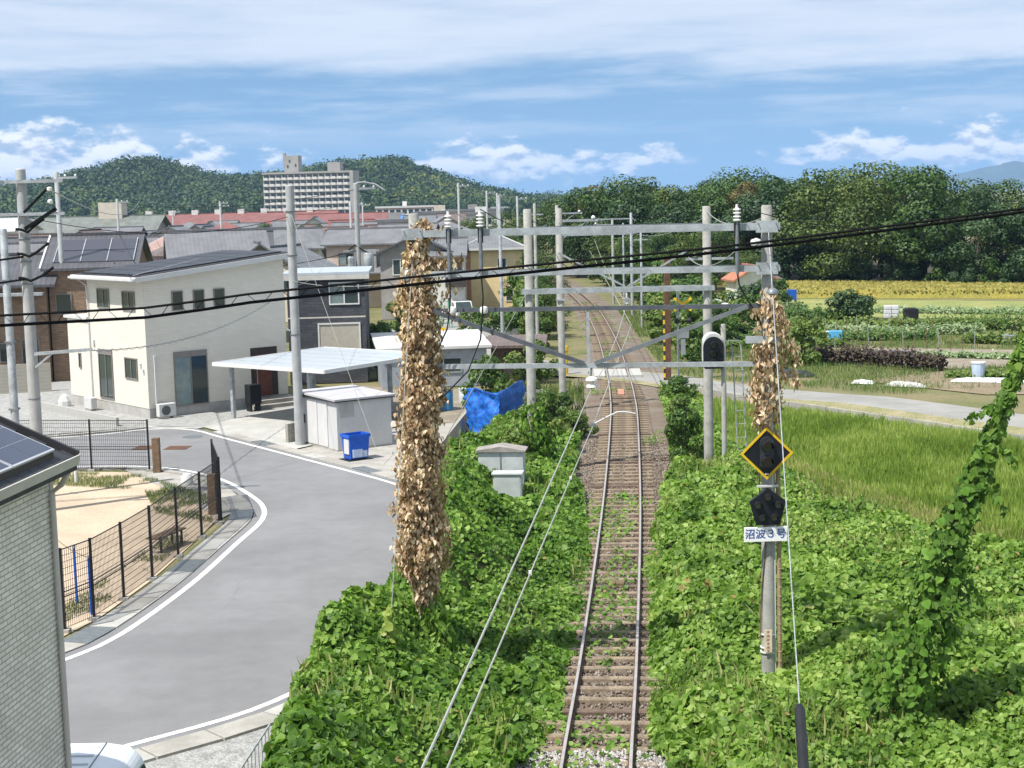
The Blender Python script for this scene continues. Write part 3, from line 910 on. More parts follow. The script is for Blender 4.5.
# weeds creeping between the rails
n = 12000
y = np.where(rng.random(n) < .6, rng.uniform(22.5, 75, n), rng.uniform(82, 150, n)); off = rng.normal(0, 0.9, n); w = fbm(off * 0.8 + 4, y * 0.28, 77)
k = (w > 0.64) & (np.abs(off) < 1.9)
y = y[k]; off = off[k]; n = len(y)
me = leaves_mesh('track_weeds', np.stack([track_x(y) + off, y, rng.uniform(0.05, 0.16, n)], 1), rng.normal(0, 0.45, (n, 3)) + np.array([0, -0.3, 1]), rng.uniform(0.06, 0.12, n), OVATE, None, 9)
o = link('track_weeds', me, m_kudzu); tag(o, 'low weeds and creepers growing between the rails', 'weeds', kind='stuff')


def grass(name, label, pts, h0, h1, m, seed, lean=0.35):
    r = np.random.default_rng(seed); n = len(pts)
    h = r.uniform(h0, h1, n)
    ax = np.stack([r.normal(0, lean, n), r.normal(0, lean, n), np.ones(n)], 1)
    nr = np.stack([r.normal(0, 1, n), -np.abs(r.normal(0.8, 0.5, n)), np.full(n, 0.3)], 1)
    p = np.array(pts, float); p[:, 2] += h * 0.36
    t = (BLADE[0] * np.array([1.7, 1, 1]), BLADE[1])
    o = link(name, leaves_mesh(name, p, nr, h, t, ax, seed), m)
    tag(o, label, 'grass', kind='stuff')
    return o


def scatter(poly, n, seed, z=0.0, thr=None, sc=0.5):
    r = np.random.default_rng(seed); q = np.array(poly)
    x = r.uniform(q[:, 0].min(), q[:, 0].max(), n); y = r.uniform(q[:, 1].min(), q[:, 1].max(), n)
    k = inside(poly, x, y)
    if thr is not None:
        k &= fbm(x * sc, y * sc, seed) > thr
    return np.stack([x[k], y[k], np.full(k.sum(), z)], 1)


m_grass_dry = leaf_mat('dry_grass', (0.15, 0.14, 0.05), (0.28, 0.24, 0.09), (0.44, 0.37, 0.17), 0.25, 0.7)
grass('sand_lot_grass', 'tufts of green grass at the edges of the sand lot',
      np.concatenate([scatter([(-9.1, 45.5), (-9.9, 49.6), (-13.6, 54.6), (-18.5, 55.3), (-18.0, 53.4), (-12.5, 51.2), (-11.2, 47.2)], 60000, 3, 0, 0.42, 0.9),
                      scatter([(-10.3, 33), (-9.1, 45), (-9.9, 45), (-11.2, 33)], 14000, 4, 0, 0.50, 1.2)]), 0.05, 0.15, m_grass, 5)
grass('verge_grass', 'dry yellow grass along the top edge of the paddy', scatter([tuple(p) for p in offset_line(LANE, 3.0)[near_idx(LANE, (9.8, 74.8)):]] + [tuple(p) for p in offset_line(LANE, 2.22)[near_idx(LANE, (9.8, 74.8)):]][::-1], 60000, 6), 0.12, 0.4, m_grass_dry, 6)
grass('paddy_edge_grass', 'straw coloured grass between kudzu and paddy', scatter([(8.0, 56), (9.4, 48.4), (11.4, 40.8), (13.2, 37.4), (16.5, 31.7), (17.4, 32.2), (14.6, 38.2), (12.7, 41.5), (10.4, 49), (8.9, 56)], 80000, 8), 0.2, 0.5, leaf_mat('straw_grass', (0.2, 0.22, 0.07), (0.38, 0.36, 0.14), (0.56, 0.5, 0.25), 0.3, 0.7), 8)
grass('trackside_grass', 'rough green and dry grass beside the ballast', np.concatenate([
    scatter([(1.0, 50), (2.3, 56), (3.1, 64), (3.6, 78), (0.5, 78), (-0.5, 62)], 9000, 11, 0, 0.4, 0.7),
    scatter([(5.9, 50), (7.9, 50), (8.1, 66), (9.3, 74), (7.6, 76), (6.7, 66)], 9000, 12, 0, 0.38, 0.7)]), 0.15, 0.5, m_grass, 12)
grass('field_grass', 'green weeds and grass between the vegetable plots', np.concatenate([
    (lambda q: q[~inside([(16.8, 86.2), (21.5, 93.0), (29.5, 89.5), (26.5, 81.2), (21.8, 81.0)], q[:, 0], q[:, 1]) & ~(inside([(18.2, 76.0), (22.5, 79.5), (29.0, 77.5), (27.5, 70.5), (22.4, 71.2)], q[:, 0], q[:, 1]) & (np.random.default_rng(2).random(len(q)) < .8))])(scatter([(9.2, 79.5), (13, 75.5), (18, 71), (22, 72), (27, 74), (32, 92), (20, 118), (9.0, 130), (8.4, 88)], 90000, 13, 0, 0.40, 0.35))]), 0.1, 0.32,
    leaf_mat('field_leaf', (0.05, 0.10, 0.02), (0.11, 0.18, 0.035), (0.23, 0.28, 0.075), 0.3, 0.6), 13)


xs_ = rng.uniform(-4.2, 16, 26000); ys_ = rng.uniform(21, 58, 26000)
kl = ok_left(xs_, ys_) & (fbm(xs_ * .4, ys_ * .4, 51) > .58); kr = ok_right(xs_, ys_) & (fbm(xs_ * .4, ys_ * .4, 52) > .56)
grass('weed_stalks', 'thin grass stalks poking up through the kudzu', np.concatenate([np.stack([xs_[kl], ys_[kl], surf_left(xs_[kl], ys_[kl]) - .1], 1), np.stack([xs_[kr], ys_[kr], surf_right(xs_[kr], ys_[kr]) - .1], 1)]), .2, .5, leaf_mat('stalk', (0.10, 0.15, 0.03), (0.22, 0.27, 0.07), (0.42, 0.40, 0.17), .3, .6), 14, .45)

# ================================================================== SHRUBS AND TREES
def crown_points(r, n, clumps, leaf_in=0.72):
    """leaf centres and normals over a set of ellipsoid clumps (x, y, z, rx, ry, rz)"""
    c = np.array(clumps); w = (c[:, 3] * c[:, 4] + c[:, 3] * c[:, 5]); w = w / w.sum()
    idx = r.choice(len(c), n, p=w)
    d = r.normal(size=(n, 3)); d /= np.linalg.norm(d, axis=1)[:, None]
    rad = r.uniform(leaf_in, 1.08, n)
    p = c[idx, :3] + d * rad[:, None] * c[idx, 3:6]
    nr = d + r.normal(0, 0.38, (n, 3)) + np.array([0, 0, 0.25])
    return p, nr


def make_crown(name, seed, R, H, z0, nclump, nleaf, leaf, m, top=0.75, tmpl=KITE):
    """crown of many clumps spread through an egg-shaped volume, radius R, from z0 up to z0+H"""
    r = np.random.default_rng(seed); cl = []
    for i in range(nclump):
        a = r.uniform(0, 6.283); u = r.random() ** 0.55; h = r.random()
        env = math.sin(math.pi * min(1, (h * top + 0.18))) ** 0.7
        rr = R * env * u
        s = R * r.uniform(0.22, 0.47)
        cl.append((rr * math.cos(a), rr * math.sin(a), z0 + H * h * 0.9, s, s, s * r.uniform(0.55, 0.8)))
    p, nr = crown_points(r, nleaf, cl)
    me = leaves_mesh(name, p, nr, r.uniform(0.7, 1.25, nleaf) * leaf, tmpl, None, seed)
    me.materials.append(m)
    return me, cl


def make_trunk(name, seed, h, r0_, cl, m, nlimb=5):
    r = random.Random(seed); mb = MB()
    lean = (r.uniform(-.05, .05) * h, r.uniform(-.05, .05) * h)
    mb.tube([(0, 0, -0.2), (lean[0] * .3, lean[1] * .3, h * .35), (lean[0], lean[1], h * .8)], [r0_, r0_ * .75, r0_ * .3], 7)
    for c in r.sample(cl, min(nlimb, len(cl))):
        t = r.uniform(.35, .7)
        s = (lean[0] * t, lean[1] * t, h * .8 * t)
        mid = tuple(s[i] * .4 + c[i] * .6 - (0.15 * h * .2 if i == 2 else 0) for i in range(3))
        mb.tube([s, mid, c[:3]], [r0_ * .4, r0_ * .25, r0_ * .1], 5)
    me = mb.mesh(name); me.materials.append(m)
    return me


m_bark = mat('bark', (0.10, 0.08, 0.06), 0.9, 0.3, 3, bump=0.5, bscale=12)
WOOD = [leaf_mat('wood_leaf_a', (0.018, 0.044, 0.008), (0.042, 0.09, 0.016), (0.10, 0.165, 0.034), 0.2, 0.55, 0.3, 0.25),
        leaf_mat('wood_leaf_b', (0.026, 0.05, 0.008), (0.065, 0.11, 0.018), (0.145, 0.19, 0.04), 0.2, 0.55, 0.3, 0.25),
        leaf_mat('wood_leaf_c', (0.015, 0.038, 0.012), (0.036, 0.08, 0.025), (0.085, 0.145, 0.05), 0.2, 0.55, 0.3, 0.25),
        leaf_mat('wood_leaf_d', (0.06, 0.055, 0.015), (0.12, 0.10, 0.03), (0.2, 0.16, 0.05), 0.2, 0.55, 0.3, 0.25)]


def tree_proto(seed, H, R, nleaf, leaf, m, nclump=26, z0=0.32, rt_=0.2, limbs=6):
    me_c, cl = make_crown('crown', seed, R, H * (1 - z0), H * z0, nclump, nleaf, leaf, m)
    me_t = make_trunk('trunk', seed, H, rt_, cl, m_bark, limbs)
    return me_c, me_t


def place_tree(name, proto, label, x, y, rz, sc, group=None, cat='tree', z=0.0):
    t = thing(name, label, cat, (x, y, z), rz, group)
    t.scale = sc if not isinstance(sc, (int, float)) else (sc, sc, sc)
    link('crown', proto[0], None, t); link('trunk', proto[1], None, t)
    return t


P_TREE = [tree_proto(100 + i, 11.5, 4.5 + 0.5 * (i % 3), 8600, 0.29, WOOD[(0, 1, 0, 2, 1, 0, 3)[i]], 19 + 4 * (i % 3), 0.18) for i in range(7)]
rr = random.Random(5)
FOREST = []
for x in np.arange(27.5, 66, 4.1):               # front rank along the golden field
    FOREST.append((x + rr.uniform(-1, 1), 158.5 - (x - 27.5) * 0.86 + rr.uniform(0, 2.0), 0.86 + rr.uniform(-.12, .12)))
for x in np.arange(24, 70, 4.6):
    FOREST.append((x + rr.uniform(-1.4, 1.4), 168 - (x - 27.5) * 0.86 + rr.uniform(0, 3), 1.0 + rr.uniform(-.1, .1)))
for x in np.arange(20, 76, 5.2):
    FOREST.append((x + rr.uniform(-1.5, 1.5), 178 - (x - 27.5) * 0.8 + rr.uniform(0, 3), 1.04 + rr.uniform(-.1, .1)))
for x in np.arange(9.0, 28, 3.6):                # left flank beside the railway
    FOREST.append((x + rr.uniform(-1, 1), 186 - (x - 9) * 1.2 + rr.uniform(0, 3), 0.80 + (x - 9) * 0.012 + rr.uniform(-.08, .08)))
for x in np.arange(7.0, 30, 4.4):
    FOREST.append((x + rr.uniform(-1, 1), 205 - (x - 9) * 0.8 + rr.uniform(0, 4), 1.02 + rr.uniform(-.1, .1)))
def forest_top(x, y):
    u = x / y * 1540 + 512
    return 9.4 + np.interp(u, [560, 600, 700, 760, 800, 850, 900, 950, 980, 1000, 1024, 1100], [2, 15, 17, 18, 21, 20, 26, 20, 9, 3, -2, -2]) / 1540 * y
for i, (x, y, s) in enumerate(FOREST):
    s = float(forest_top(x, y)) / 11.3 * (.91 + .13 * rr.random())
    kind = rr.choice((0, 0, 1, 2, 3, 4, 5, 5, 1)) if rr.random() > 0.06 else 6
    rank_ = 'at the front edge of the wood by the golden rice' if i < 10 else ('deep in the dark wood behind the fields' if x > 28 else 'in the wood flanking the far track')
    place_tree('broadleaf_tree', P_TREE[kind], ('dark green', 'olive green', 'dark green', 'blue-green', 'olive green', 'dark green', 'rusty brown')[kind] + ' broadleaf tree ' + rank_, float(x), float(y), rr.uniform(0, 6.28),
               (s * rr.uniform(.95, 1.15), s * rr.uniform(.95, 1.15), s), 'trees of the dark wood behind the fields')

sheet_poly('wood_floor', [(22, 163), (47, 141), (80, 112), (110, 140), (60, 200), (10, 230), (6, 190)], .0, mat('leaf_litter', (0.05, 0.042, 0.026), .95, .3, .5, bump=.4, bscale=5))
# understory and hedges: bushes that can be told apart
P_BUSH = []
for i in range(5):
    mm = (leaf_mat('bush_leaf_a', (0.03, 0.075, 0.012), (0.07, 0.14, 0.022), (0.15, 0.22, 0.05), 0.28, 0.5, 0.35, 0.6),
          leaf_mat('bush_leaf_b', (0.05, 0.10, 0.015), (0.11, 0.18, 0.03), (0.22, 0.27, 0.065), 0.28, 0.5, 0.35, 0.6), WOOD[2])[(0, 1, 0, 2, 1)[i]]
    me_c, cl = make_crown('foliage', 300 + i, 1.0, 1.5, 0.25, 16, 2600, 0.13, mm)
    me_t = make_trunk('stem', 300 + i, 1.1, 0.05, cl, m_bark, 5)
    P_BUSH.append((me_c, me_t))


def bush(name, label, x, y, s, kind=0, group=None, cat='bush', sz=None, z=0.0):
    t = thing(name, label, cat, (x, y, z), rr.uniform(0, 6.28), group)
    t.scale = (s, s, sz or s)
    link('foliage', P_BUSH[kind][0], None, t); link('stem', P_BUSH[kind][1], None, t)
    return t


for x in np.arange(24, 66, 1.5):
    bush('understory_bush', 'dark bush filling the foot of the wood', float(x + rr.uniform(-.8, .8)), float(157.5 - (x - 27.5) * .86 + rr.uniform(-.5, 2.5)), rr.uniform(1.3, 2.3), rr.choice((0, 3, 3, 3, 0)), 'bushes at the foot of the wood')
# hedges beyond the crossing, both sides of the line
for i, y in enumerate(np.arange(86, 176, 4.2)):
    tx = float(track_x(y))
    for sd in (-1, 1):
        if sd < 0 and y < 92:
            continue
        s = rr.uniform(1.1, 1.9) * (1 + (y - 86) / 160)
        bush('trackside_bush', 'green bush lining the railway cutting beyond the crossing', tx + sd * (3.3 + s * .9 + rr.uniform(0, 1.0)), float(y + rr.uniform(-1.5, 1.5)), s, rr.choice((0, 1, 0, 4)), 'bushes lining the track beyond the crossing')
for i, (x, y, s, k) in enumerate([(10.4, 92, 1.8, 1), (12.6, 97, 2.0, 0), (15.4, 103, 1.9, 4), (11.5, 108, 2.2, 1), (17.8, 110, 1.7, 0), (13.5, 118, 2.3, 0), (19.5, 121, 1.8, 3), (16.2, 127, 2.0, 1), (22.5, 132, 1.6, 0), (9.8, 100, 1.7, 4)]):
    bush('field_bush', 'rounded green bush in the overgrown plots beyond the lane', x, y, s, k, 'bushes in the overgrown plots', sz=s * .8)
# single bushes by the track
bush('trackside_shrub', 'large dark green shrub hugging the right side of the track below the signal', 5.95, 52.9, .8, 0, sz=1.15)
bush('trackside_shrub', 'feathery yellow-green shrub right of the track near the crossing', 6.6, 61.0, .85, 1, sz=.85)
bush('trackside_shrub', 'low bush right of the track just before the crossing', 7.5, 69.5, 1.0, 0, sz=.7)
bush('trackside_shrub', 'dark bush left of the track under the bare catenary pole', 1.7, 64.2, .95, 0, sz=.8)
bush('trackside_shrub', 'small bush left of the rails beside the grey pole', 2.4, 60.0, .85, 4, sz=.7)
bush('trackside_shrub', 'leafy creeper clump climbing beside the blue netting', 1.0, 58.5, .8, 1, sz=1.1)
bush('trackside_shrub', 'bright green creeper mound behind the metal cabinets', .1, 52.0, 1.1, 4, sz=1.0)
bush('trackside_shrub', 'green creeper mound left of the metal cabinets', -1.5, 50.5, .9, 1, sz=.8)
bush('garden_shrub', 'round clipped bush in the yard beside the dark house', -7.6, 88.0, 1.2, 0, sz=1.5)
bush('garden_shrub', 'dark leafy shrub behind the blue netting', -1.2, 68.5, 1.1, 0, sz=1.4)
bush('garden_shrub', 'loose bush by the sheds left of the crossing', 1.2, 79.0, 1.2, 1, sz=1.2)
for i, (x, y) in enumerate([(-2.6, 106), (-.8, 103), (.9, 100), (1.6, 95.5)]):
    bush('garden_hedge', ('tall hedge bush nearest the yellow house', 'dark hedge bush second from the yellow house', 'hedge bush standing beside the crossing lane', 'rounded hedge bush by the white garden wall')[i], x, y, 1.15, 0, sz=1.2)
bush('garden_shrub', 'bright green rounded bush in the field beside the lane', 16.2, 84.5, 1.5, 4, sz=1.55)
bush('garden_shrub', 'dark round bush beside the white crates', 25.2, 113.5, 1.7, 3, sz=1.3)

# ================================================================== RAILWAY EQUIPMENT
def pole_mesh(h, r0_, r1_, n=14):
    mb = MB(); mb.lathe([(r0_, -0.5), (r0_, 0.0), (r1_, h - 0.03), (r1_ * 0.8, h)], n); mb.smooth = True
    return mb


m_ins = mat('white_porcelain', (0.72, 0.71, 0.68), 0.25, 0.08, 6)


def fins(mb, c, n, r, dz, core=0.45):
    prof = []
    for i in range(n):
        z = i * dz
        prof += [(r * core, z), (r, z + dz * .25), (r * .92, z + dz * .45), (r * core, z + dz * .6)]
    prof.append((r * core, n * dz))
    mb.lathe(prof, 12, c); mb.smooth = True
    return mb


# --- portal over the near end of the track
PL = np.array([-1.8, 29.6]); PR = np.array([4.78, 28.6]); PLEN = float(np.linalg.norm(PR - PL)); PROT = math.atan2(PR[1] - PL[1], PR[0] - PL[0])
m_steel_d = mat('dark_steel', (0.10, 0.11, 0.125), .5, .2, 5, metal=.2)
portal = thing('overhead_line_portal', 'galvanised portal with concrete poles and V bracing spanning the near track', 'portal', (PL[0], PL[1], 0), PROT)
pole_mesh(9.2, 0.145, 0.10).build('pole', m_conc_pole, portal)
pole_mesh(9.2, 0.145, 0.10).build('pole', m_conc_pole, portal, (PLEN, 0, 0))
for z, hh, m in ((8.81, 0.13, m_galv), (8.04, 0.11, m_galv)):
    for yy in (-0.17, 0.17):
        MB().box(-0.12, PLEN + 0.24, yy - 0.03, yy + 0.03, z - hh / 2, z + hh / 2).build('beam', m, portal)
    for xx in (0.0, PLEN):
        mb = MB(); mb.box(xx - 0.2, xx + 0.2, -0.21, -0.202, z - .11, z + .11); mb.box(xx - .2, xx + .2, .202, .21, z - .11, z + .11)
        for dx in (-.16, .16):
            mb.tube([(xx + dx, -.26, z + .07), (xx + dx, .26, z + .07)], .012, 6)
        mb.build('clamp', m_galv, portal)
MB().box(0.1, PLEN - 0.1, -0.06, 0.0, 7.30, 7.38).build('beam', m_steel_d, portal)
MB().box(0.3, PLEN - 0.1, -0.06, 0.0, 6.21, 6.30).build('beam', m_galv, portal)
MB().bar((0.25, -0.09, 7.36), (3.23, -0.09, 6.30), 0.05, 0.08).build('brace', m_steel_d, portal)
MB().bar((3.43, -0.09, 6.30), (6.3, -0.09, 7.34), 0.05, 0.08).build('brace', m_galv_dark, portal)
MB().box(3.28, 3.34, -0.05, -0.01, 6.31, 7.29).build('strut', m_galv, portal)
MB().box(PLEN - .4, PLEN + .22, -0.2, -0.16, 6.66, 6.79).build('bracket', m_galv, portal)


def PW(lx, ly, z):
    c, s = math.cos(PROT), math.sin(PROT)
    return (PL[0] + lx * c - ly * s, PL[1] + lx * s + ly * c, z)


# suspended insulator and pull-off arm for the wires
t = thing('wire_support', 'white bell insulator hanging under the middle of the near portal', 'insulator', PW(3.36, -0.03, 6.21))
mb = MB(); mb.tube([(0, 0, 0), (-.02, 0, -.16)], .02, 6); mb.build('hook', m_galv_dark, t)
mb = MB(); mb.lathe([(.03, -.16), (.11, -.20), (.12, -.24), (.05, -.27), (.04, -.30), (.10, -.33), (.11, -.37), (.03, -.40)], 12); mb.smooth = True; mb.build('insulator', m_ins, t)
t = thing('pull_off_arm', 'pale curved pull-off arm reaching over the track below the near portal', 'arm', PW(3.36, -0.03, 5.15))
MB().tube([(0, 0, -.03), (.30, 0, .12), (.48, 0, .20), (.62, 0, .20), (.82, 0, .16)], .016, 6).build('tube', m_white, t)
MB().box(-.04, .04, -.02, .02, -.08, 0).build('wire_clip', m_galv_dark, t)


def terminal(label, lx, cabl):
    t = thing('cable_terminal', label, 'cable terminal', PW(lx, -0.27, 0), 0, 'cable terminals on the top beam of the near portal')
    mb = MB(); fins(mb, (0, 0, 8.92), 4, .075, .065); mb.tube([(0, 0, 9.17), (0, 0, 9.23)], .025, 8); mb.build('insulator', m_ins, t)
    MB().tube([(0, 0, 8.92), (0, 0, 8.55), (0, 0, 8.2), (0, 0, 7.95)], [.022, .036, .04, .03], 10).build('sleeve', m_galv_dark, t)
    mb = MB(); mb.box(-.05, .05, .02, .1, 8.62, 8.9); mb.build('clamp', m_black, t)
    MB().tube([Vector(p) for p in cabl], .015, 8).build('cable', m_black, t)
    return t


terminal('white finned cable terminal beside the right pole of the portal', PLEN - .54,
         [(0, 0, 7.96), (.03, 0, 7.75), (.14, .05, 7.55), (.3, .1, 7.3), (.45, .12, 7.0)])
terminal('white finned cable terminal nearest the vine-clad left pole', .72,
         [(0, 0, 7.96), (0.0, 0, 7.6), (-.02, 0, 7.38), (-.08, 0, 7.0), (-.3, .05, 6.55), (-.55, .1, 6.3)])
terminal('second white finned cable terminal from the vine-clad pole', 1.33,
         [(0, 0, 7.96), (.02, 0, 7.6), (.0, 0, 7.3), (-.05, 0, 6.8), (-.3, .02, 6.2), (-.75, .1, 5.75), (-1.1, .2, 5.6)])
for lx, lab in ((.72, 'white ball insulator on the chord nearest the vine-clad pole'), (1.33, 'white ball insulator second from the vine-clad pole')):
    mb = MB(); mb.lathe([(.02, -.075), (.07, -.055), (.085, 0), (.07, .055), (.02, .075)], 12); mb.smooth = True
    o = mb.build('ball_insulator', m_ins, None, PW(lx, -.09, 7.34)); tag(o, lab, 'insulator')
mb = MB(); mb.lathe([(.02, -.08), (.09, -.05), (.11, 0), (.09, .05), (.02, .08)], 12); mb.smooth = True
o = mb.build('ball_insulator', m_ins, None, PW(PLEN - .2, -.16, 8.52)); tag(o, 'white ball insulator under the top beam at the signal pole', 'insulator')
# guy wire in front of the signal pole with its black sleeve and bell insulator
t = thing('guy_wire', 'pale guy wire with a thick black ground sleeve before the signal pole', 'guy wire', (3.17, 15.6, 0))
GA = Vector((1.61, 12.8, 8.7)); GB = Vector((0, 0, 0))
MB().tube([GA, GA.lerp(GB, .5), GB], .009, 6).build('wire', m_galv, t)
MB().tube([GA.lerp(GB, .688), GA.lerp(GB, .692), GA.lerp(GB, .99)], [.045, .07, .07], 12).build('sleeve', m_black, t)
mb = MB(); q = GA.lerp(GB, .115); mb.lathe([(.03, -.05), (.11, -.03), (.10, .02), (.04, .07)], 12, tuple(q)); mb.smooth = True; mb.build('insulator', m_galv_dark, t)

# --- the signs on the signal pole
SX, SY = 4.735, 28.37
m_yel = mat('yellow_paint', (0.72, 0.46, 0.02), 0.5, 0.12, 6)
m_board = mat('black_board', (0.012, 0.014, 0.019), 0.5, 0.2, 5)
t = thing('diamond_signal', 'diamond-shaped black repeater signal with yellow border and two hooded lamps', 'signal', (SX - .02, SY, 4.60), 0.03)
a, b = .50, .44
mb = MB(); mb.extr([(0, a), (a, 0), (0, -a), (-a, 0)], 'y', -.02, .02); mb.build('board', m_board, t)
mb = MB()
o4 = [(0, a), (a, 0), (0, -a), (-a, 0)]; i4 = [(0, b), (b, 0), (0, -b), (-b, 0)]
for k in range(4):
    k2 = (k + 1) % 4
    mb.extr([o4[k], o4[k2], i4[k2], i4[k]], 'y', -.034, -.021)
mb.build('border', m_yel, t)
mb = MB()
mb.extr([(.13 * math.cos(q), .19 + .13 * math.sin(q)) for q in np.linspace(0, math.pi, 9)] + [(-.13 * math.cos(q), -.22 - .05 * math.sin(q)) for q in np.linspace(0, math.pi, 9)], 'y', -.07, -.021)
back = mb.build('lamp_housing', mat('housing_black', (0.035, 0.04, 0.045), 0.5, .2, 5), t)
m_lens = glass('dark_lens', (0.01, 0.012, 0.012), 0.15)


def hood(r, dep, n=14, frac=.62):
    mb = MB(); v = []; f = []
    for k in range(n + 1):
        q = math.pi * (0.5 - frac) + 2 * math.pi * frac * k / n
        for rad in (r, r * .9):
            for y in (0, -dep * (1 if 1 < k < n - 1 else .7)):
                v.append((rad * math.cos(q), y, rad * math.sin(q)))
    for k in range(n):
        i = k * 4; j = i + 4
        f += [(i, i + 1, j + 1, j), (i + 2, j + 2, j + 3, i + 3), (i + 1, i + 3, j + 3, j + 1), (i, j, j + 2, i + 2)]
    mb.add(v, f)
    return mb


for z in (.14, -.15):
    hood(.115, .16).build('hood', m_black, t, (0, -.07, z))
    mb = MB(); mb.extr([(.095 * math.cos(q), .095 * math.sin(q)) for q in np.linspace(0, 6.283, 16)[:-1]], 'y', -.085, -.071); mb.build('lens', m_lens, t, (0, 0, z))
MB().box(-.035, .035, -.032, -.024, -.405, -.375).build('tag_plate', m_white, t)
MB().box(-.05, .05, .02, .12, -.1, .1).build('mount', m_galv, t)

t = thing('route_indicator', 'black five-lamp pentagon indicator below the diamond signal', 'signal', (SX, SY, 3.58), 0.03)
pent = [(0, .36), (.345, .11), (.22, -.34), (-.22, -.34), (-.345, .11)]
MB().extr(pent, 'y', -.03, .05).build('board', m_board, t)
for (x, z) in ((0, .19), (.19, .04), (.115, -.20), (-.115, -.20), (-.19, .04)):
    hood(.075, .11).build('hood', m_black, t, (x, -.03, z))
    mb = MB(); mb.extr([(.06 * math.cos(q), .06 * math.sin(q)) for q in np.linspace(0, 6.283, 14)[:-1]], 'y', -.045, -.031); mb.build('lens', glass('grey_lens', (0.08, 0.085, 0.08), .25), t, (x, 0, z))
MB().box(-.2, .2, .0, .05, .375, .41).build('mount_bar', m_white, t)

m_ink = mat('blue_ink', (0.02, 0.065, 0.30), 0.6, .05, 4)
t = thing('name_board', 'white name board with blue characters under the five-lamp indicator', 'sign', (SX - .045, SY - .0, 3.06), 0.03)
bevel(MB().box(-.405, .405, -.012, .012, -.14, .14).build('plate', mat('sign_white', (0.84, 0.84, 0.84), .5, .03, 3), t), .004, 1)
for dx in (-.37, .37):
    MB().tube([(dx, -.018, 0), (dx, -.012, 0)], .012, 8).build('bolt', m_galv, t)


def lettering(txt, size, m, parent, loc, name='lettering'):
    cu = bpy.data.curves.new(name, 'FONT'); cu.body = txt; cu.size = size; cu.align_x = 'CENTER'; cu.align_y = 'CENTER'; cu.extrude = 0.001; cu.offset = size * 0.012
    tmp = bpy.data.objects.new('tmp', cu); col.objects.link(tmp)
    dg = bpy.context.evaluated_depsgraph_get()
    me = bpy.data.meshes.new_from_object(tmp.evaluated_get(dg))
    bpy.data.objects.remove(tmp)
    me.materials.clear()
    o = link(name, me, m, parent, loc, (math.pi / 2, 0, 0))
    return o


lettering('沼波３号', 0.195, m_ink, t, (0, -.0145, 0))
t = thing('pole_tag', 'small narrow vertical plate with red characters strapped to the signal pole', 'sign', (SX + .0, SY + .05, .98), 0.03)
MB().box(-.075, .075, -.008, .008, -.22, .22).build('plate', mat('cream_plate', (0.66, 0.58, 0.44), .7, .12, 5), t)
mr_ = mat('red_ink', (0.42, 0.10, 0.04), .8, .3, 20)
mb = MB()                                     # faded red strokes, no longer legible
for q in range(5):
    zc = .17 - q * .075
    for (x0_, x1_, z0_, z1_) in ((-.03, .03, .02, .028), (-.025, .025, -.002, .006), (-.004, .004, -.026, .026), (-.03, -.022, -.026, .008), (.022, .03, -.024, .012))[: 3 + (q * 2) % 3]:
        mb.box(x0_, x1_, -.0105, -.0085, zc + z0_, zc + z1_)
mb.extr([(-.03, -.175), (.03, -.175), (0, -.21)], 'y', -.0105, -.0085)
mb.build('faded_lettering', mr_, t)
for z in (.1, -.16, -.25):
    mb = MB(); mb.lathe([(.150, z - .012), (.154, z), (.150, z + .012)], 14, (.03, .17, 0)); mb.build('strap', m_white, t)
t = thing('cable_conduit', 'brown bamboo-like conduit and white tube running up the signal pole', 'conduit', (SX + .24, SY + .16, 0))
MB().tube([(0, 0, 0.0), (.0, 0, 1.5), (-.01, 0, 3.0), (-.02, .02, 5.0)], .045, 8).build('conduit', mat('tan_conduit', (0.33, 0.24, 0.15), .8, .25, 8), t)
for z in np.arange(.2, 3.0, .18):
    mb = MB(); mb.lathe([(.046, z - .012), (.053, z), (.046, z + .012)], 8); mb.build('ring', mat('tan_conduit', (0.33, 0.24, 0.15)), t)
MB().tube([(-.085, -.02, 0), (-.085, -.02, 3.2)], .014, 6).build('tube', m_white, t)

# --- portal further on and its signal
t = thing('overhead_line_portal', 'slimmer pale portal with light beam behind the near one', 'portal', (.66, 52.3, 0), math.atan2(-.3, 6.0))
for xx, hh in ((0, 9.1), (6.02, 9.05)):
    pole_mesh(hh, .17, .14).build('pole', m_conc_pole, t, (xx, 0, 0))
for yy in (-.2, .2):
    MB().box(-.25, 6.25, yy - .04, yy + .04, 6.23, 6.40).build('beam', m_galv, t)
MB().box(-.2, 6.2, -.03, .03, 8.42, 8.5).build('beam', m_galv_dark, t)
MB().box(5.3, 6.9, -.06, -.01, 7.25, 7.33).build('cross_arm', m_galv, t)
MB().bar((1.0, 0, 7.6), (3.25, 0, 6.42), .05, .06).build('brace', m_galv, t)
MB().bar((3.35, 0, 6.42), (5.4, 0, 7.6), .05, .06).build('brace', m_galv, t)
mb = MB(); mb.tube([(3.3, 0, 6.2), (3.3, 0, 6.0)], .03, 6); mb.lathe([(.03, -.2), (.12, -.25), (.12, -.3), (.04, -.34), (.12, -.4), (.03, -.46)], 10, (3.3, 0, 6.25)); mb.build('insulator', m_ins, t)
mb = MB(); mb.lathe([(.03, 0), (.1, .04), (.09, .1), (.03, .14)], 10, (5.6, -.03, 7.35)); mb.build('insulator', m_ins, t)

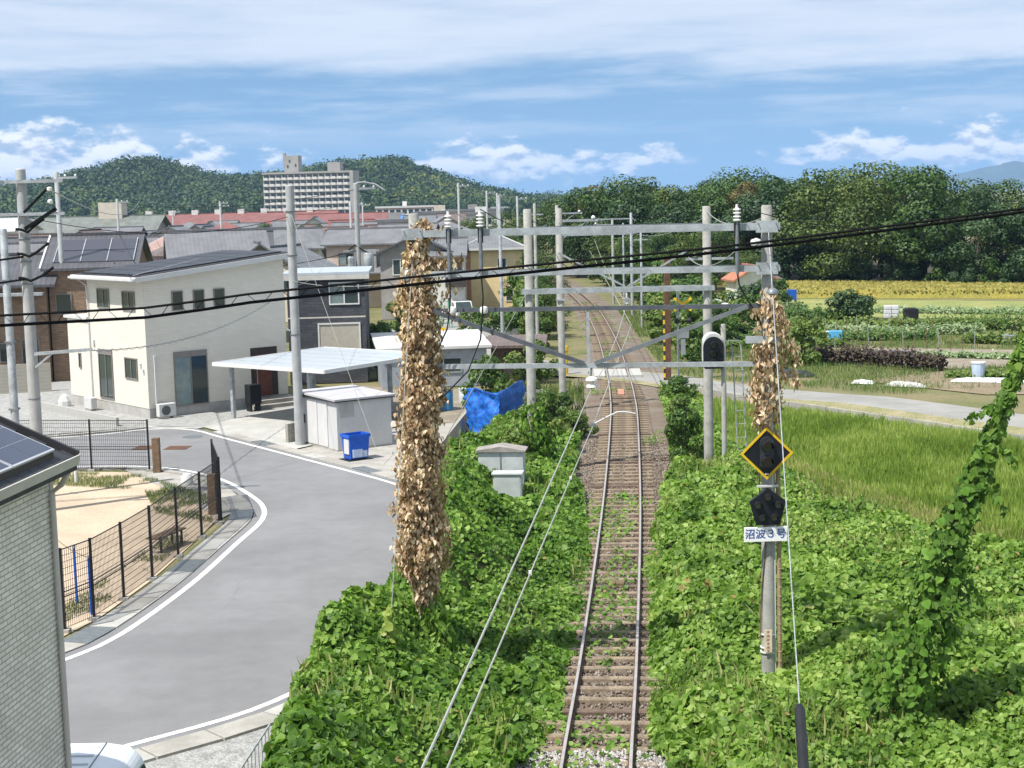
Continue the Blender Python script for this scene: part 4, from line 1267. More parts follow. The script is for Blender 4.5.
t = thing('colour_light_signal', 'black colour-light signal with white domed back on a slim post with ladder', 'signal', (6.98, 50.4, 0), 0.05)
pole_mesh(5.2, .085, .085, 10).build('post', m_conc_pole, t)
mb = MB()
sil = [(.34 * math.cos(q), .22 + .34 * math.sin(q)) for q in np.linspace(0, math.pi, 12)] + [(-.34, -.42), (-.28, -.5), (.28, -.5), (.34, -.42)]
mb.extr(sil, 'y', -.03, .0)
mb.build('backboard', m_board, t, (-.36, -.14, 4.25))
mb = MB(); mb.extr([(p[0] * .98, p[1] * 1.0 + .14) for p in sil], 'y', .01, .34); bevel(mb.build('case', m_white, t, (-.36, -.14, 4.25)), .08, 3)
for z in (.28, 0.0, -.28):
    hood(.12, .18).build('hood', m_black, t, (-.36, -.17, 4.25 + z))
    mb = MB(); mb.extr([(.1 * math.cos(q), .1 * math.sin(q)) for q in np.linspace(0, 6.283, 14)[:-1]], 'y', -.19, -.175); mb.build('lens', m_lens, t, (-.36, 0, 4.25 + z))
lad = thing('ladder', 'thin pale ladder leaning behind the colour-light signal', 'ladder', (7.35, 50.6, 0), .2)
for dx in (0, .34):
    MB().tube([(dx * .9 + .12, -.1, 0), (dx * .9 - .02, .1, 4.4), (dx * .9 - .1, .12, 4.62), (dx * .9 - .35, .12, 4.62)], .022, 6).build('rail', m_galv, lad)
for z in np.arange(.5, 4.2, .45):
    MB().tube([(.11 - z * .03, -.08, z), (.42 - z * .03, -.08, z)], .014, 5).build('rung', m_galv, lad)

for (x, y, h, r, lab) in [(2.25, 68.0, 9.0, .165, 'bare grey catenary pole on the left before the crossing'),
                          (9.3, 138, 7.6, .13, 'pale steel pole far along the track'),
                          (10.1, 136, 7.2, .09, 'thin steel pole beside the pale far pole'),
                          (3.3, 104, 9.0, .15, 'catenary pole left of the track just beyond the crossing'),
                          (9.6, 112, 7.0, .10, 'thin grey pole right of the line beyond the crossing'),
                          (1.6, 92, 9.2, .11, 'slim grey pole beside the lane left of the crossing'),
                          (-.45, 84, 9.7, .10, 'slim pale pole standing before the yellow house')]:
    t = thing('catenary_pole', lab, 'pole', (x, y, 0))
    pole_mesh(h, r, r * .8).build('shaft', m_conc_pole if r > .1 else m_galv, t)
    if lab.startswith(('slim', 'thin')):
        MB().box(-.5, .5, -.04, .04, h - .7, h - .62).build('cross_arm', m_galv, t)
        continue
    mb = MB(); z = h - .6
    mb.box(-.05, 1.7 if x < 5 else .05, -.05, .05, z, z + .1)
    if x >= 5:
        mb.box(-1.7, .05, -.05, .05, z, z + .1)
    mb.bar((0, 0, z - .8), (1.2 if x < 5 else -1.2, 0, z), .04, .04); mb.build('cross_arm', m_galv, t)
    mb = MB(); xx = 1.5 if x < 5 else -1.5
    mb.lathe([(.03, .1), (.09, .14), (.09, .2), (.03, .26)], 8, (xx, 0, z)); mb.build('insulator', m_ins, t)
    MB().box(-r - .03, r + .03, -r - .03, r + .03, h * .55, h * .55 + .08).build('band', m_galv, t)
# third portal beyond the crossing
t = thing('overhead_line_portal', 'distant thin portal over the bend in the track', 'portal', (4.1, 122, 0), .0)
for xx in (0, 5.6):
    pole_mesh(8.2, .13, .11, 10).build('pole', m_galv, t, (xx, 0, 0))
MB().box(-.2, 5.8, -.05, .05, 6.5, 6.64).build('beam', m_galv, t)
MB().box(-.2, 5.8, -.05, .05, 7.7, 7.8).build('beam', m_galv, t)

# level-crossing posts
def stripe_mat():
    m = bpy.data.materials.new('yellow_black_stripes'); m.use_nodes = True; tr = m.node_tree; b = tr.nodes['Principled BSDF']
    c = N(tr, 'ShaderNodeTexCoord'); s_ = N(tr, 'ShaderNodeSeparateXYZ'); L(tr, c.outputs['Object'], s_.inputs[0])
    k = M(tr, 'GREATER_THAN', M(tr, 'FRACT', M(tr, 'MULTIPLY', s_.outputs[2], 2.2)), .5)
    L(tr, mixc(tr, k, (0.02, 0.02, 0.02), (0.68, 0.45, 0.03)), b.inputs['Base Color']); b.inputs['Roughness'].default_value = .6
    return m
m_stripe = stripe_mat()
t = thing('crossing_pole', 'rusty brown steel pole with a yellow and black striped strip at the crossing', 'pole', (8.0, 78.2, 0))
MB().box(-.14, .14, -.14, .14, 0, 6.3).build('shaft', m_rust, t)
MB().box(-.24, -.145, -.1, 0, 0, 3.6).build('striped_strip', m_stripe, t)
t = thing('crossing_warning', 'level crossing warning post with yellow cross and twin lamps', 'crossing signal', (8.85, 78.9, 0))
MB().tube([(-.25, 0, 0), (-.25, 0, 4.9)], .06, 8).build('post', m_galv, t)
for sg in (-1, 1):
    MB().bar((.0 - .45, -.05 - .01 * sg, 3.9 - .32 * sg), (.45, -.05 - .01 * sg, 3.9 + .32 * sg), .03, .14).build('cross_board', m_yel, t)
for dx in (-.32, .32):
    mb = MB(); mb.lathe([(.14, 0), (.15, .1), (.06, .2)], 12); o = mb.build('lamp', m_black, t, (dx, -.05, 3.05), (math.pi / 2, 0, 0))
MB().box(-.3, .3, -.05, .02, 2.15, 2.5).build('indicator_box', m_white, t)
MB().box(-.12, .12, -.05, .02, 1.3, 2.1).build('control_box', m_white, t)
t = thing('crossing_marker', 'short yellow marker post left of the crossing', 'post', (2.9, 82.0, 0))
MB().tube([(0, 0, 0), (0, 0, 1.35)], .13, 10).build('post', m_yel, t)
MB().tube([(0, 0, 1.36), (0, 0, 1.6)], [.17, .15], 10).build('cap', m_yel, t)
t = thing('yellow_sign', 'small yellow sign on a stake in the parking yard', 'sign', (-4.3, 97.5, 0))
MB().box(-.2, .2, -.02, .02, .5, 1.5).build('board', m_yel, t); MB().box(-.02, .02, .021, .05, 0, 1.4).build('stake', m_galv, t)

# relay cabinets beside the track
m_cab = mat('cabinet_grey', (0.47, 0.50, 0.50), .55, .14, 2, fine=.08)
m_cabroof = mat('cabinet_roof', (0.30, 0.27, 0.25), .7, .25, 3)
t = thing('relay_cabinet', 'tall grey metal trackside cabinet standing in the kudzu', 'cabinet', (-.38, 48.4, 0), -.12)
bevel(MB().box(-.72, .72, -.35, .35, 0.0, 1.52).build('case', m_cab, t), .015)
MB().extr([(-.80, 1.525), (.80, 1.525), (.80, 1.57), (0, 1.70), (-.80, 1.57)], 'y', -.42, .42).build('roof', m_cabroof, t)
MB().box(-.02, .02, -.365, -.351, .12, 1.45).build('door_seam', m_galv_dark, t)
t = thing('relay_cabinet', 'smaller grey cabinet in front of the tall one', 'cabinet', (-.20, 47.2, 0), -.12)
bevel(MB().box(-.44, .44, -.25, .25, 0.0, .98).build('case', m_cab, t), .012)
MB().box(-.48, .48, -.30, .30, .985, 1.03).build('roof', m_cab, t)
MB().box(-.40, .40, -.262, -.251, .1, .92).build('door', m_cab, t)


# --- wires
def sagwire(name, label, a, b, sag, r, m, n=14, group=None, cat='wire'):
    a = Vector(a); b = Vector(b); pts = []
    for i in range(n + 1):
        u = i / n; p = a.lerp(b, u); p.z -= sag * 4 * u * (1 - u); pts.append(p)
    o = MB().tube(pts, r, 5).build(name, m)
    return tag(o, label, cat, group)


m_wire = mat('copper_wire_grey', (0.33, 0.335, 0.31), .5, .1, 5)
m_cable = mat('cable_sheath', (0.010, 0.010, 0.011), .85, .2, 6, spec=.08)
P1m = PW(3.35, -.03, 5.80); P1c = PW(3.36, -.03, 5.08)
sagwire('messenger_wire', 'upper pale overhead wire from the foreground to the near portal', (-1.54, 2.0, 5.69), P1m, .05, .010, m_wire)
sagwire('contact_wire', 'lower pale overhead wire above the near track', (-1.67, 2.0, 5.11), P1c, .0, .009, m_wire)
sagwire('messenger_wire', 'upper overhead wire between the first and second portals', P1m, (3.95, 52.15, 5.82), .25, .011, m_wire)
sagwire('contact_wire', 'lower overhead wire between the first and second portals', P1c, (4.1, 52.15, 5.1), .0, .011, m_wire)
sagwire('messenger_wire', 'overhead wire from the second portal towards the bend', (3.95, 52.15, 5.82), (6.8, 122, 6.2), .35, .014, m_wire)
sagwire('contact_wire', 'contact wire from the second portal towards the bend', (4.1, 52.15, 5.1), (6.4, 122, 5.3), .0, .014, m_wire)
for y0, lab in ((17.5, 'small white dropper clip nearest the camera on the contact wire'), (23.6, 'second white dropper clip on the contact wire')):
    u = (y0 - 2) / (P1c[1] - 2)
    o = MB().box(-.018, .018, -.018, .018, -.02, .035).build('wire_clip', m_ins, None, (-1.67 + (P1c[0] + 1.67) * u, y0, 5.11 + (P1c[2] - 5.11) * u)); tag(o, lab, 'wire clip')
sagwire('feeder_wire', 'thin dark feeder wire along the top of the portals on the right', (5.0, 20, 8.9), PW(PLEN - .54, -.2, 9.2), .1, .008, m_cable)
sagwire('feeder_wire', 'feeder wire from the near portal to the second portal on the right', PW(PLEN - .54, -.2, 8.4), (6.0, 52.2, 7.45), .35, .012, m_wire)
sagwire('feeder_wire', 'thin diagonal stay from the near portal down past the blue netting', (1.0, 52.3, 7.0), (-2.5, 55.5, .8), .0, .016, m_wire)

for k, (a_, b_, s_) in enumerate([(PW(.72, -.2, 9.25), (1.3, 52.3, 8.55), .3), (PW(1.33, -.2, 9.25), (1.9, 52.3, 8.55), .3), ((1.3, 52.3, 8.5), (2.25, 68, 8.4), .2), ((6.0, 52.2, 7.45), (8.6, 112, 6.3), .6),
                                  ((6.69, 52.2, 8.7), (10.1, 136, 7.0), .8), ((.68, 52.3, 8.8), (3.3, 104, 8.6), .5), (PW(PLEN, .1, 9.0), (6.69, 52.2, 8.9), .3), ((2.16, 68, 8.5), (3.3, 104, 8.4), .3)]):
    sagwire('feeder_wire', ('thin feeder wire from the first left terminal to the second portal', 'thin feeder wire from the second left terminal to the second portal', 'thin wire from the second portal to the bare grey pole', 'thin feeder wire on the right beyond the second portal',
                            'earth wire from the second portal to the far thin pole', 'earth wire along the left poles beyond the second portal', 'earth wire between the right poles of both portals', 'thin wire between the left poles at the crossing')[k], a_, b_, s_, .009 + .004 * (k > 1), m_cable if k % 2 else m_wire)

# twin black telephone cable crossing the whole view, lashed to its messenger
t = thing('telephone_cable', 'pair of lashed black cables sagging across the whole view', 'cable', (0, 15, 0))
cx = [-30, -15, -4.97, -2.53, -.87, .5, 1.86, 2.83, 3.8, 5.0, 10, 24]
up_ = [8.6, 8.42, 8.41, 8.56, 8.69, 8.79, 8.885, 8.975, 9.075, 9.20, 9.75, 11.6]
lo_ = [8.5, 8.32, 8.31, 8.475, 8.615, 8.725, 8.835, 8.93, 9.035, 9.165, 9.72, 11.57]
upl = smooth_line([(a_, 0, b_) for a_, b_ in zip(cx, up_)], .8); lol = smooth_line([(a_, .04, b_) for a_, b_ in zip(cx, lo_)], .8)
MB().tube([tuple(p) for p in upl], .0135, 6).build('messenger', m_cable, t)
MB().tube([tuple(p) for p in lol], .017, 6).build('cable', m_cable, t)
mb = MB(); k = 0
for x in np.arange(-8, 10, .085):
    za = np.interp(x, upl[:, 0], upl[:, 2]); zb = np.interp(x, lol[:, 0], lol[:, 2]); x2 = x + .085
    za2 = np.interp(x2, upl[:, 0], upl[:, 2]); zb2 = np.interp(x2, lol[:, 0], lol[:, 2])
    if k % 4 == 0: mb.bar((x, .0, za), (x2, .04, zb2), .005)
    if k % 4 == 2: mb.bar((x, .04, zb), (x2, .0, za2), .005)
    k += 1
mb.build('lashing', m_cable, t)

# --- dead vine on the left pole of the portal, dead vine on the signal pole
m_dead = leaf_mat('dead_leaf', (0.22, 0.13, 0.075), (0.55, 0.40, 0.26), (0.82, 0.68, 0.52), 0.3, 0.75, 0.12, 1.5, .2)


def hanging_vine(name, label, base, prof, nleaf, seed, m, size, extra=None, stems=5, down=1.0):
    """leaves hanging round a pole; prof = (z, centre offset x, radius)"""
    r = np.random.default_rng(seed)
    t = thing(name, label, 'vine', base)
    pz = np.array([p[0] for p in prof]); po = np.array([p[1] for p in prof]); pr_ = np.array([p[2] for p in prof])
    zz = np.linspace(pz.min(), pz.max(), 400); w = np.interp(zz, pz, pr_); w = w / w.sum()
    z = r.choice(zz, nleaf, p=w) + r.normal(0, .03, nleaf)
    a = r.uniform(0, 6.283, nleaf)
    R_ = np.interp(z, pz, pr_) * (0.45 + 1.1 * fbm(z * 2.6, a * 1.4 + z * .4, seed))
    rad = R_ * np.sqrt(r.uniform(.12, 1.1, nleaf)) * np.where(r.random(nleaf) < .06, 1.25, 1)
    p = np.stack([np.interp(z, pz, po) + rad * np.cos(a), rad * np.sin(a), z], 1)
    if extra is not None:
        p = np.concatenate([p, extra]); a = np.concatenate([a, r.uniform(0, 6.28, len(extra))])
    n = len(p)
    nr = np.stack([np.cos(a), np.sin(a), np.full(n, .25)], 1) + r.normal(0, .5, (n, 3))
    ax = np.stack([r.normal(0, .35, n), r.normal(0, .35, n), -down * np.ones(n)], 1)
    link('foliage', leaves_mesh('foliage', p, nr, r.uniform(.7, 1.3, n) * size, (OVATE[0] * np.array([.7, 1.1, 1.8]), OVATE[1]), ax, seed), m, t)
    rs = random.Random(seed)
    for k in range(stems):
        q = rs.uniform(0, 6.28); pts = []
        for zq in np.linspace(pz.min() * .2, pz.max(), 16):
            rq = max(.12, float(np.interp(zq, pz, pr_)) * .45)
            pts.append((float(np.interp(zq, pz, po)) + rq * math.cos(q), rq * math.sin(q), zq)); q += rs.uniform(-.3, .6)
        MB().tube(pts, .014, 5).build('stem', m_wood, t)
    return t


ex = []
r_ = np.random.default_rng(3)
for a_, b_, n in (((.1, 0, 9.0), (.5, .0, 8.75), 60), ((.1, 0, 8.3), (.75, -.1, 8.3), 70), ((.3, 0, 8.0), (.95, -.1, 8.35), 50), ((.2, 0, 7.2), (.75, -.1, 7.75), 45), ((-.1, 0, 8.2), (-.45, 0, 7.3), 60), ((.2, -.1, 7.5), (.75, -.1, 7.15), 40)):
    u = r_.random(n)[:, None]; ex.append(np.array(a_) * (1 - u) + np.array(b_) * u + r_.normal(0, .06, (n, 3)))
hanging_vine('dead_vine', 'tall column of dried brown leaves smothering the left portal pole', (PL[0], PL[1], 0),
             [(1.35, .0, .10), (1.7, .0, .22), (2.4, -.05, .47), (3.3, -.05, .48), (4.5, -.02, .45), (5.6, .02, .41), (6.4, .06, .38), (7.2, .05, .33), (8.0, .02, .28), (8.5, .05, .24), (9.05, .14, .11)], 14000, 51, m_dead, .088, np.concatenate(ex))
ex = []
for a_, b_, n in (((.1, -.1, 7.4), (.5, -.1, 6.5), 70), ((.45, -.1, 6.6), (.52, -.1, 5.8), 60), ((-.3, -.1, 7.3), (.1, -.1, 7.2), 30), ((-.2, -.1, 6.2), (-.35, -.1, 5.5), 45)):
    u = r_.random(n)[:, None]; ex.append(np.array(a_) * (1 - u) + np.array(b_) * u + r_.normal(0, .06, (n, 3)))
hanging_vine('dead_vine', 'dried pale vine clinging to the signal pole above the diamond signal', (PR[0], PR[1], 0),
             [(4.95, -.05, .14), (5.3, -.06, .28), (5.9, -.02, .34), (6.4, .05, .36), (6.9, .08, .31), (7.3, .04, .24), (7.7, .0, .12)], 1300, 52, m_dead, .092, np.concatenate(ex), 4)
hanging_vine('kudzu_vine', 'green creeper wrapped round the foot of the second portal pole by the netting', (.66, 52.3, 0), [(.1, .1, .75), (1.2, .1, .62), (2.0, .1, .42), (2.7, .05, .15)], 1500, 54, m_kudzu, .16, None, 2)
# green leaves at the foot of the left pole
hanging_vine('kudzu_vine', 'green creeper wrapped round the foot of the left portal pole', (PL[0], PL[1], 0), [(.1, .15, .5), (.9, .1, .42), (1.5, .1, .26), (1.75, .1, .1)], 1000, 53, m_kudzu, .15, None, 2)
# green vine climbing a slanting guy wire on the right
t = thing('kudzu_vine', 'green vine climbing a slanting guy wire at the right edge', 'vine', (6.5, 25.4, 0))
A0 = np.array([-.1, 0, .0]); A1 = np.array([2.35, .2, 7.6])
def vine_axis(u):
    p = A0[None] * (1 - u[:, None]) + A1[None] * u[:, None]
    p[:, 0] += -.26 * np.sin(np.pi * u) ** 1.0 * (1 - u) * 1.2
    return p
MB().tube([tuple(p) for p in vine_axis(np.linspace(0, 1.25, 12))], .012, 6).build('wire', m_galv, t)
for k in range(4):
    pts = [tuple(p + np.array([.08 * math.cos(q * 1.1 + k * 1.6), .08 * math.sin(q * 1.1 + k * 1.6), 0]) * (1.6 - q / 14)) for q, p in enumerate(vine_axis(np.linspace(0, .98, 15)))]
    MB().tube(pts, .012, 5).build('stem', m_wood, t)
n = 4200
u = r_.random(n) ** 1.35 * 1.02; p = vine_axis(u)
R_ = np.interp(u, [0, .12, .3, .5, .65, .8, .9, 1.02], [.50, .62, .50, .32, .21, .16, .12, .08])
a = r_.uniform(0, 6.283, n); R_ = R_ * (0.12 + 1.75 * fbm(u * 9, a * .9 + 3, 61)); rad = R_ * np.sqrt(r_.uniform(.05, 1.05, n))
p = p + np.stack([rad * np.cos(a), rad * np.sin(a), r_.normal(0, .05, n)], 1)
for k in range(14):                           # loose trailing shoots
    j_ = np.arange(k * 22, k * 22 + 22); u0_ = r_.uniform(.12, .9); base_ = vine_axis(np.array([u0_]))[0]; dr_ = np.array([r_.uniform(-1, 1), r_.uniform(-.9, .3), r_.uniform(-.7, .1)]); dr_ /= np.linalg.norm(dr_)
    tt_ = np.linspace(.15, r_.uniform(.5, .9), 22); p[j_] = base_ + dr_ * tt_[:, None] + np.array([0, 0, -1]) * (tt_[:, None] ** 2) * .5 + r_.normal(0, .035, (22, 3))
nr = np.stack([np.cos(a) - .1, np.sin(a) - .35, np.full(n, .65)], 1) + r_.normal(0, .4, (n, 3))
ax = np.stack([r_.normal(0, .5, n), r_.normal(-.2, .4, n), -np.ones(n) * .8], 1)
m_vine = leaf_mat('vine_leaf', (0.04, 0.095, 0.014), (0.085, 0.175, 0.022), (0.18, 0.28, 0.05), 0.3, 0.6, 0.3, 0.9, .2)
front = np.argsort(p[:, 1] - 3 * rad / np.maximum(R_, .01) * (np.sin(a) < 0))[:300]
mask = np.ones(n, bool); mask[front] = False
o = link('foliage', leaves_mesh('foliage', p[mask], nr[mask], r_.uniform(.09, .155, mask.sum()), OVATE, ax[mask], 63), m_vine, t); o['kind'] = 'stuff'
lm = []
for k in range(4):
    tv, tf = OVATE; sc_ = np.array([1 + .1 * (k - 1.5), 1, .6 + .5 * k])
    me = newmesh('leaf', tv * sc_ - np.array([0, .4, 0]), tf); me.materials.append(leaf_mat('vine_leaf_%d' % k, *[tuple(c * (0.75 + .2 * k) for c in q) for q in ((0.05, 0.11, 0.015), (0.09, 0.185, 0.024), (0.15, 0.25, 0.04))], 0.3, .6, .3, .9, .2)); lm.append(me)
for k, i in enumerate(front):
    zz = Vector(nr[i]).normalized(); yy = Vector(ax[i]); yy = (yy - zz * yy.dot(zz)).normalized(); xx = yy.cross(zz)
    s_ = float(r_.uniform(.11, .165))
    o = link('leaf', lm[k % 4], None, t)
    o.matrix_local = Matrix(((xx.x * s_, yy.x * s_, zz.x * s_, p[i, 0]), (xx.y * s_, yy.y * s_, zz.y * s_, p[i, 1]), (xx.z * s_, yy.z * s_, zz.z * s_, p[i, 2]), (0, 0, 0, 1)))
# small light-green vine on the left guy wire
t = thing('guy_wire', 'thin guy wire on the left with pale young vine at its foot', 'guy wire', (-2.45, 27.2, 0))
MB().tube([(0, 0, .3), (.62, 2.2, 8.4)], .009, 5).build('wire', m_wire, t)
n = 260; u = r_.random(n) ** 1.6; p = np.stack([.11 * u + r_.normal(0, .12, n) * (1.1 - u), .35 * u + r_.normal(0, .12, n), .55 + 1.45 * u], 1)
link('vine', leaves_mesh('vine', p, r_.normal(0, .5, (n, 3)) + np.array([-.1, -.8, .7]), r_.uniform(.11, .18, n), OVATE, None, 71), leaf_mat('young_leaf', (0.13, 0.2, 0.03), (0.25, 0.33, 0.06), (0.36, 0.42, 0.1), .35, .45), t)

# ================================================================== BUILDINGS
m_frame_d = mat('bronze_frame', (0.20, 0.185, 0.17), .45, .1, 5)
m_frame_w = mat('pale_frame', (0.62, 0.62, 0.60), .5, .06, 5)
m_pane = glass('window_glass', (0.035, 0.05, 0.05), .06)
m_pane_c = mat('curtained_glass', (0.20, 0.26, 0.255), .12, .2, 2, spec=.8)


def window(parent, face, pos, u0, u1, z0, z1, fm=None, split=True, fw_=.05, pane=None, curtain=False, shutter=0.0):
    """window on a wall plane; face S/N/W/E = outward -y/+y/-x/+x, pos = that plane's coordinate"""
    fm = fm or m_frame_d
    sg = -1 if face in 'SW' else 1
    def B(mb, a0, a1, d0, d1, b0, b1):
        lo, hi = sorted((pos + sg * d0, pos + sg * d1))
        if face in 'SN':
            mb.box(a0, a1, lo, hi, b0, b1)
        else:
            mb.box(lo, hi, a0, a1, b0, b1)
    mb = MB()
    B(mb, u0, u1, 0.0, .055, z0, z0 + fw_); B(mb, u0, u1, 0.0, .055, z1 - fw_ - shutter, z1)
    B(mb, u0, u0 + fw_, 0.0, .052, z0 + fw_, z1 - fw_ - shutter); B(mb, u1 - fw_, u1, 0.0, .052, z0 + fw_, z1 - fw_ - shutter)
    um = (u0 + u1) / 2
    if split:
        B(mb, um - fw_ * .5, um + fw_ * .5, 0.0, .045, z0 + fw_, z1 - fw_ - shutter)
    w = mb.build('window', fm, parent)
    if split:
        mb = MB(); B(mb, u0 + fw_, um - fw_ * .5, .004, .012, z0 + fw_, z1 - fw_ - shutter); mb.build('pane', m_pane_c if curtain else (pane or m_pane), w)
        mb = MB(); B(mb, um + fw_ * .5, u1 - fw_, .004, .022, z0 + fw_, z1 - fw_ - shutter); mb.build('pane', pane or m_pane, w)
    else:
        mb = MB(); B(mb, u0 + fw_, u1 - fw_, .004, .015, z0 + fw_, z1 - fw_ - shutter); mb.build('pane', pane or m_pane, w)
    return w


# ---- near house at the left edge: grey brick-pattern wall, slate roof with solar panels
m_brick = brick_mat('grey_brick_siding', (0.70, 0.675, 0.60), (0.82, 0.80, 0.73), (0.40, 0.385, 0.34), .21, .062, .75, .12, .8)
m_trim = mat('grey_trim', (0.52, 0.50, 0.46), .5, .08, 3)
m_slate = mat('roof_slate', (0.045, 0.048, 0.056), .6, .25, 6, bump=.15, bscale=40, fine=.25)
nh = thing('brick_house', 'house with pale grey brick wall and solar roof cut off by the left edge', 'house', (-5.48, 18.0, 0), -0.0935)
MB().box(-8, 0, -10, 0, 0, 6.36).build('wall', m_brick, nh)
MB().box(-.09, .012, -.09, .012, 0.0, 6.3).build('corner_trim', m_trim, nh)
# roof plane falls from the west to the east eave
RS = 0.455
def rz_(x): return 6.52 + (0.30 - x) * RS
mb = MB(); mb.extr([(.30, rz_(.30) - .16), (.30, rz_(.30) - .03), (-4.0, rz_(-4.0) - .03), (-4.0, rz_(-4.0) - .2)], 'y', -10.3, .05); roof = mb.build('roof', m_slate, nh)
mb = MB(); mb.extr([(-4.0, rz_(-4.0) - .2), (-4.0, rz_(-4.0) - .03), (-8.3, rz_(.30) - .03), (-8.3, rz_(.30) - .16)], 'y', -10.3, .05); mb.build('roof_slope', m_slate, nh)
mb = MB(); mb.extr([(-8, 6.36), (0, 6.36), (-4, 6.36 + 4 * RS)], 'y', -10, 0); mb.build('gable', m_brick, nh)
mb = MB(); mb.bar((.30, .075, rz_(.30)), (-4.0, .075, rz_(-4.0)), .05, .13); mb.build('verge_board', mat('dark_verge', (0.03, 0.03, 0.033), .5), nh)
# slates laid one by one where the roof shows
ln = math.hypot(1, RS); ang = math.atan(RS)
sme = MB().box(-.215, .0, -.295, -.005, 0, .012).mesh('slate'); sme.materials.append(m_slate)
for r in range(9):
    for c in range(9):
        xx = .32 - r * .185
        o = link('slate', sme, None, roof, (xx, .05 - c * .30 - (.15 if r % 2 else 0) + .0, rz_(xx) - .018 + random.uniform(0, .003)), (0, ang + .04, 0))
mb = MB(); mb.extr([(.20, 6.42), (.32, 6.42), (.35, 6.54), (.325, 6.54), (.295, 6.455), (.225, 6.455), (.225, 6.50), (.20, 6.50)], 'y', -10.3, .06); mb.build('gutter', m_trim, nh)
MB().tube([(.27, -.18, 6.43), (.27, -.18, 6.36), (.18, -.16, 6.22), (.05, -.13, 6.12), (.05, -.12, 0)], .035, 8).build('downpipe', m_trim, nh)
MB().box(.002, .26, -10.2, .04, 6.36, 6.40).build('soffit', m_trim, nh)
m_cell = glass('solar_cell', (0.012, 0.018, 0.05), .12)
m_pf = mat('panel_frame', (0.62, 0.63, 0.64), .35, .05, 5, metal=.6)
def on_roof(x, y, h): return (x - h * RS / ln * -1 * -1 * 0, y, rz_(x) + h)
for r in range(2):
    for c in range(3):
        x1 = .16 - r * .92; x0 = x1 - .90; y1 = -.34 - c * 1.18; y0 = y1 - 1.16
        def Q(x, y, h): return (x + h * math.sin(ang), y, rz_(x) + h * math.cos(ang))
        pnl = MB(); 
        for (a0, a1, b0, b1, h0, h1) in ((x0, x1, y0, y1, .06, .095),):
            vv = [Q(a0, b0, h0), Q(a1, b0, h0), Q(a1, b1, h0), Q(a0, b1, h0), Q(a0, b0, h1), Q(a1, b0, h1), Q(a1, b1, h1), Q(a0, b1, h1)]
            pnl.add(vv, [(0, 3, 2, 1), (4, 5, 6, 7), (0, 1, 5, 4), (1, 2, 6, 5), (2, 3, 7, 6), (3, 0, 4, 7)])
        p_ = pnl.build('solar_panel', m_pf, nh)
        for i in range(3):
            for j in range(2):
                a0 = x0 + .025 + i * (.85 / 3) + .004; a1 = x0 + .025 + (i + 1) * (.85 / 3) - .004; b0 = y0 + .025 + j * .555 + .004; b1 = y0 + .025 + (j + 1) * .555 - .004
                vv = [Q(a0, b0, .097), Q(a1, b0, .097), Q(a1, b1, .097), Q(a0, b1, .097)]
                MB().add(vv, [(0, 1, 2, 3)]).build('cell', m_cell, p_)
mb = MB(); mb.bar(Q(.15, -.36, .03), Q(.15, -3.8, .03), .05, .08); mb.build('panel_rail', m_black, nh)

# ---- white two-storey house
m_cream = brick_mat('cream_siding', (0.62, 0.585, 0.51), (0.66, 0.625, 0.55), (0.57, 0.535, 0.465), .45, .115, .8, .06, .15, mott=.1)
m_found = mat('foundation_grey', (0.38, 0.37, 0.35), .9, .12, 2)
wh = thing('white_house', 'cream white two-storey house with black solar roof beside the street', 'house', (-16.4, 69.0, 0), math.radians(39.7))
mb = MB(); mb.extr([(0.0, .45), (7.3, .45), (7.3, 6.95), (0, 6.25)], 'y', 0.0, 5.85); mb.build('wall', m_cream, wh)
MB().box(.003, 6.2, 5.853, 8.35, .45, 4.25).build('wall', m_cream, wh)
mb = MB(); mb.box(.02, 7.28, .02, 5.84, 0, .45); mb.box(.02, 6.18, 5.86, 8.33, 0, .45); mb.build('foundation', m_found, wh)
MB().box(-.12, 6.3, 5.86, 8.5, 4.253, 4.38).build('lower_roof', m_white, wh)
mb = MB(); mb.extr([(-.6, 6.19), (7.75, 7.0), (7.75, 7.22), (-.6, 6.41)], 'y', -.5, 6.35); roof = mb.build('roof', m_white, wh)
m_roof_black = mat('black_roofing', (0.028, 0.027, 0.03), .7, .25, 3, bump=.3, bscale=20, fine=.2)
mb = MB(); mb.extr([(-.5, 6.424), (7.65, 7.214), (7.65, 7.234), (-.5, 6.444)], 'y', -.4, 6.25); mb.build('roof_covering', m_roof_black, wh)
for i in range(7):
    for j in range(4):
        x0 = -.2 + i * 1.1; y0 = .35 + j * 1.4
        if x0 > 7: continue
        zf = lambda x: 6.452 + (x + .5) * .097
        vv = [(x0, y0, zf(x0)), (x0 + 1.05, y0, zf(x0 + 1.05)), (x0 + 1.05, y0 + 1.35, zf(x0 + 1.05)), (x0, y0 + 1.35, zf(x0))]
        mb = MB(); mb.add(vv + [(a_, b_, c_ + .045) for a_, b_, c_ in vv], [(0, 3, 2, 1), (4, 5, 6, 7), (0, 1, 5, 4), (1, 2, 6, 5), (2, 3, 7, 6), (3, 0, 4, 7)])
        mb.build('solar_panel', mat('matte_panel', (0.02, 0.02, 0.024), .4, .2, 2), wh)
MB().bar((-.45, -.02, 6.50), (4.5, 3.1, 6.98), .05, .03).build('roof_flashing', m_galv, wh)
mb = MB(); mb.box(-.72, -.6, -.5, 6.35, 6.25, 6.36); mb.build('gutter', m_white, wh)
MB().tube([(-.62, 5.7, 6.25), (-.1, 5.75, 5.9), (-.06, 5.75, 4.4)], .04, 8).build('downpipe', m_white, wh)
MB().tube([(-.06, 5.78, 4.25), (-.06, 5.78, .1)], .035, 8).build('downpipe', m_white, wh)
